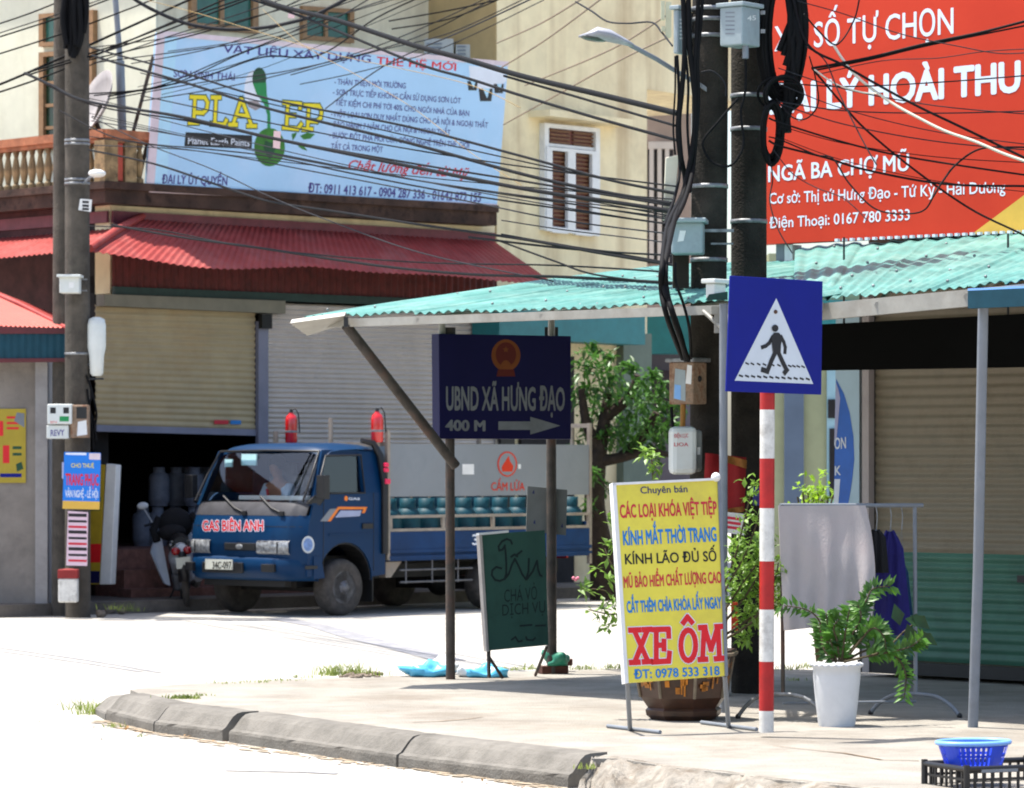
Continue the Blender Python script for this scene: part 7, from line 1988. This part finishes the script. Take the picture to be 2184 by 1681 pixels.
for i in range(70): sp.append((G(random.gauss(210, 50), random.gauss(1292, 7), .04), random.uniform(.02, .07)))
for i in range(26): sp.append((G(random.gauss(765, 22), random.gauss(1440, 3), SW), random.uniform(.015, .04)))
for i in range(120):
    px = random.uniform(225, 1240); f = (px - 225) / 1015; py = 1540 + f * 148 + abs(random.gauss(0, 6))
    sp.append((G(px, py, .0), random.uniform(.003, .011)))
for i in range(60): sp.append((G(random.gauss(300, 120), random.gauss(1530, 26) , .0), random.uniform(.003, .009)))
stones("rubble", sp, m_rub)
# soil strip along the broken edge and the back edge
b = B()
es = smooth([p.copy() for p in right], 10)
vs, fs = [], []
for i, p in enumerate(es):
    for j in range(7):
        f = j / 6
        vs.append(Vector((p.x - .10 * f + random.uniform(-.012, .012), p.y + .06 - .55 * f + random.uniform(-.02, .02) - .08 * math.sin(i * .7) * f, (SW + .006) * (1 - f) ** (.8 + .5 * math.sin(i * .5)) + (random.uniform(-.012, .012) if 0 < j < 6 else 0) - (.004 if j == 6 else 0))))
for i in range(len(es) - 1):
    for j in range(6): fs.append((i * 7 + j, i * 7 + j + 1, i * 7 + j + 8, i * 7 + j + 7))
b.add(vs, fs, True)
struct("soil_edge", b, mat("crumbled_concrete", (140, 134, 124), .95, .3, 7, .9, 45, dirt=(92, 78, 62), dirt_amt=.7, dirt_scale=4))
b = B()
for i in range(170):
    f = random.random(); q = kb[0].lerp(kb[1], f * 3) if f < .33 else (kb[1].lerp(kb[4], (f - .33) / .4) if f < .73 else kb[4].lerp(kb[6], (f - .73) / .27))
    q = q + Vector((-.84, -.55, 0)) * abs(random.gauss(.02, .05)) + Z * (.003 + i * .00003)
    n = random.randint(6, 9); r1, r2 = random.uniform(.03, .11), random.uniform(.012, .035); d_ = v2((.55, -.83)); e_ = Z.cross(d_)
    b.poly([q + d_ * r1 * math.cos(2 * math.pi * k / n) * random.uniform(.6, 1.2) + e_ * r2 * math.sin(2 * math.pi * k / n) * random.uniform(.6, 1.2) for k in range(n)])
struct("gutter_dirt", b, mat("sandy_dirt", (150, 136, 116), .95, .25, 14))
gb_ = B()
def tuft(px, py, z, n, h, spread):
    c = G(px, py, z)
    for i in range(n):
        p = c + Vector((random.gauss(0, spread), random.gauss(0, spread * .6), 0))
        hh_ = h * random.uniform(.4, 1.1); d = Vector((random.gauss(0, .35), random.gauss(0, .35), 1)).normalized(); s = d.cross(rv()).normalized() * random.uniform(.002, .004)
        m_ = p + d * hh_ * .55; e = p + d * hh_ + Vector((d.x, d.y, -.15)) * hh_ * .4
        gb_.add([p - s, p + s, m_ + s * .8, m_ - s * .8, e], [(0, 1, 2, 3), (3, 2, 4)])
for px, py, z, n, h, s in [(196, 1524, 0, 90, .12, .07), (178, 1514, 0, 60, .10, .08), (240, 1552, 0, 30, .05, .04), (392, 1490, SW, 260, .035, .06), (430, 1484, SW, 30, .03, .04), (700, 1440, SW, 70, .10, .06), (720, 1442, SW, 60, .12, .05), (745, 1438, SW, 60, .13, .05), (780, 1440, SW, 40, .09, .05), (650, 1446, SW, 30, .04, .06), (810, 1442, SW, 24, .06, .04), (880, 1440, SW, 20, .05, .05),
                             (600, 1452, SW, 30, .03, .08), (560, 1456, SW, 26, .03, .06), (480, 1458, SW, 24, .03, .07), (1090, 1430, SW, 40, .05, .07), (1140, 1428, SW, 50, .06, .07), (1235, 1428, SW, 60, .06, .07), (1270, 1428, SW, 50, .05, .09), (1320, 1426, SW, 50, .06, .06), (1690, 1428, SW, 60, .05, .10), (1720, 1424, SW, 60, .06, .08), (1700, 1452, SW, 30, .03, .05), (1228, 1668, 0, 60, .06, .03), (1250, 1640, SW, 30, .04, .03), (1330, 1676, .05, 36, .05, .05), (1620, 1680, .1, 30, .04, .05), (300, 1572, 0, 14, .03, .03), (255, 1300, .1, 50, .10, .1), (280, 1304, .05, 40, .08, .08), (70, 1302, .05, 30, .06, .06)]:
    tuft(px, py, z, n, h, s)
tag(gb_.build("grass", l_grass), kind='stuff')
# fallen leaves in the gutter
b = B()
for i in range(70):
    px = random.uniform(260, 1230); f = (px - 225) / 1015; p = G(px, 1545 + f * 148 + abs(random.gauss(0, 7)), .012)
    leaf(b, p, Vector((random.gauss(0, 1), random.gauss(0, 1), .15)), Z, random.uniform(.02, .05), random.uniform(.012, .026))
tag(b.build("fallen_leaves", mat("dry_leaf", (160, 124, 80), .8, .3, 14)), kind='stuff')
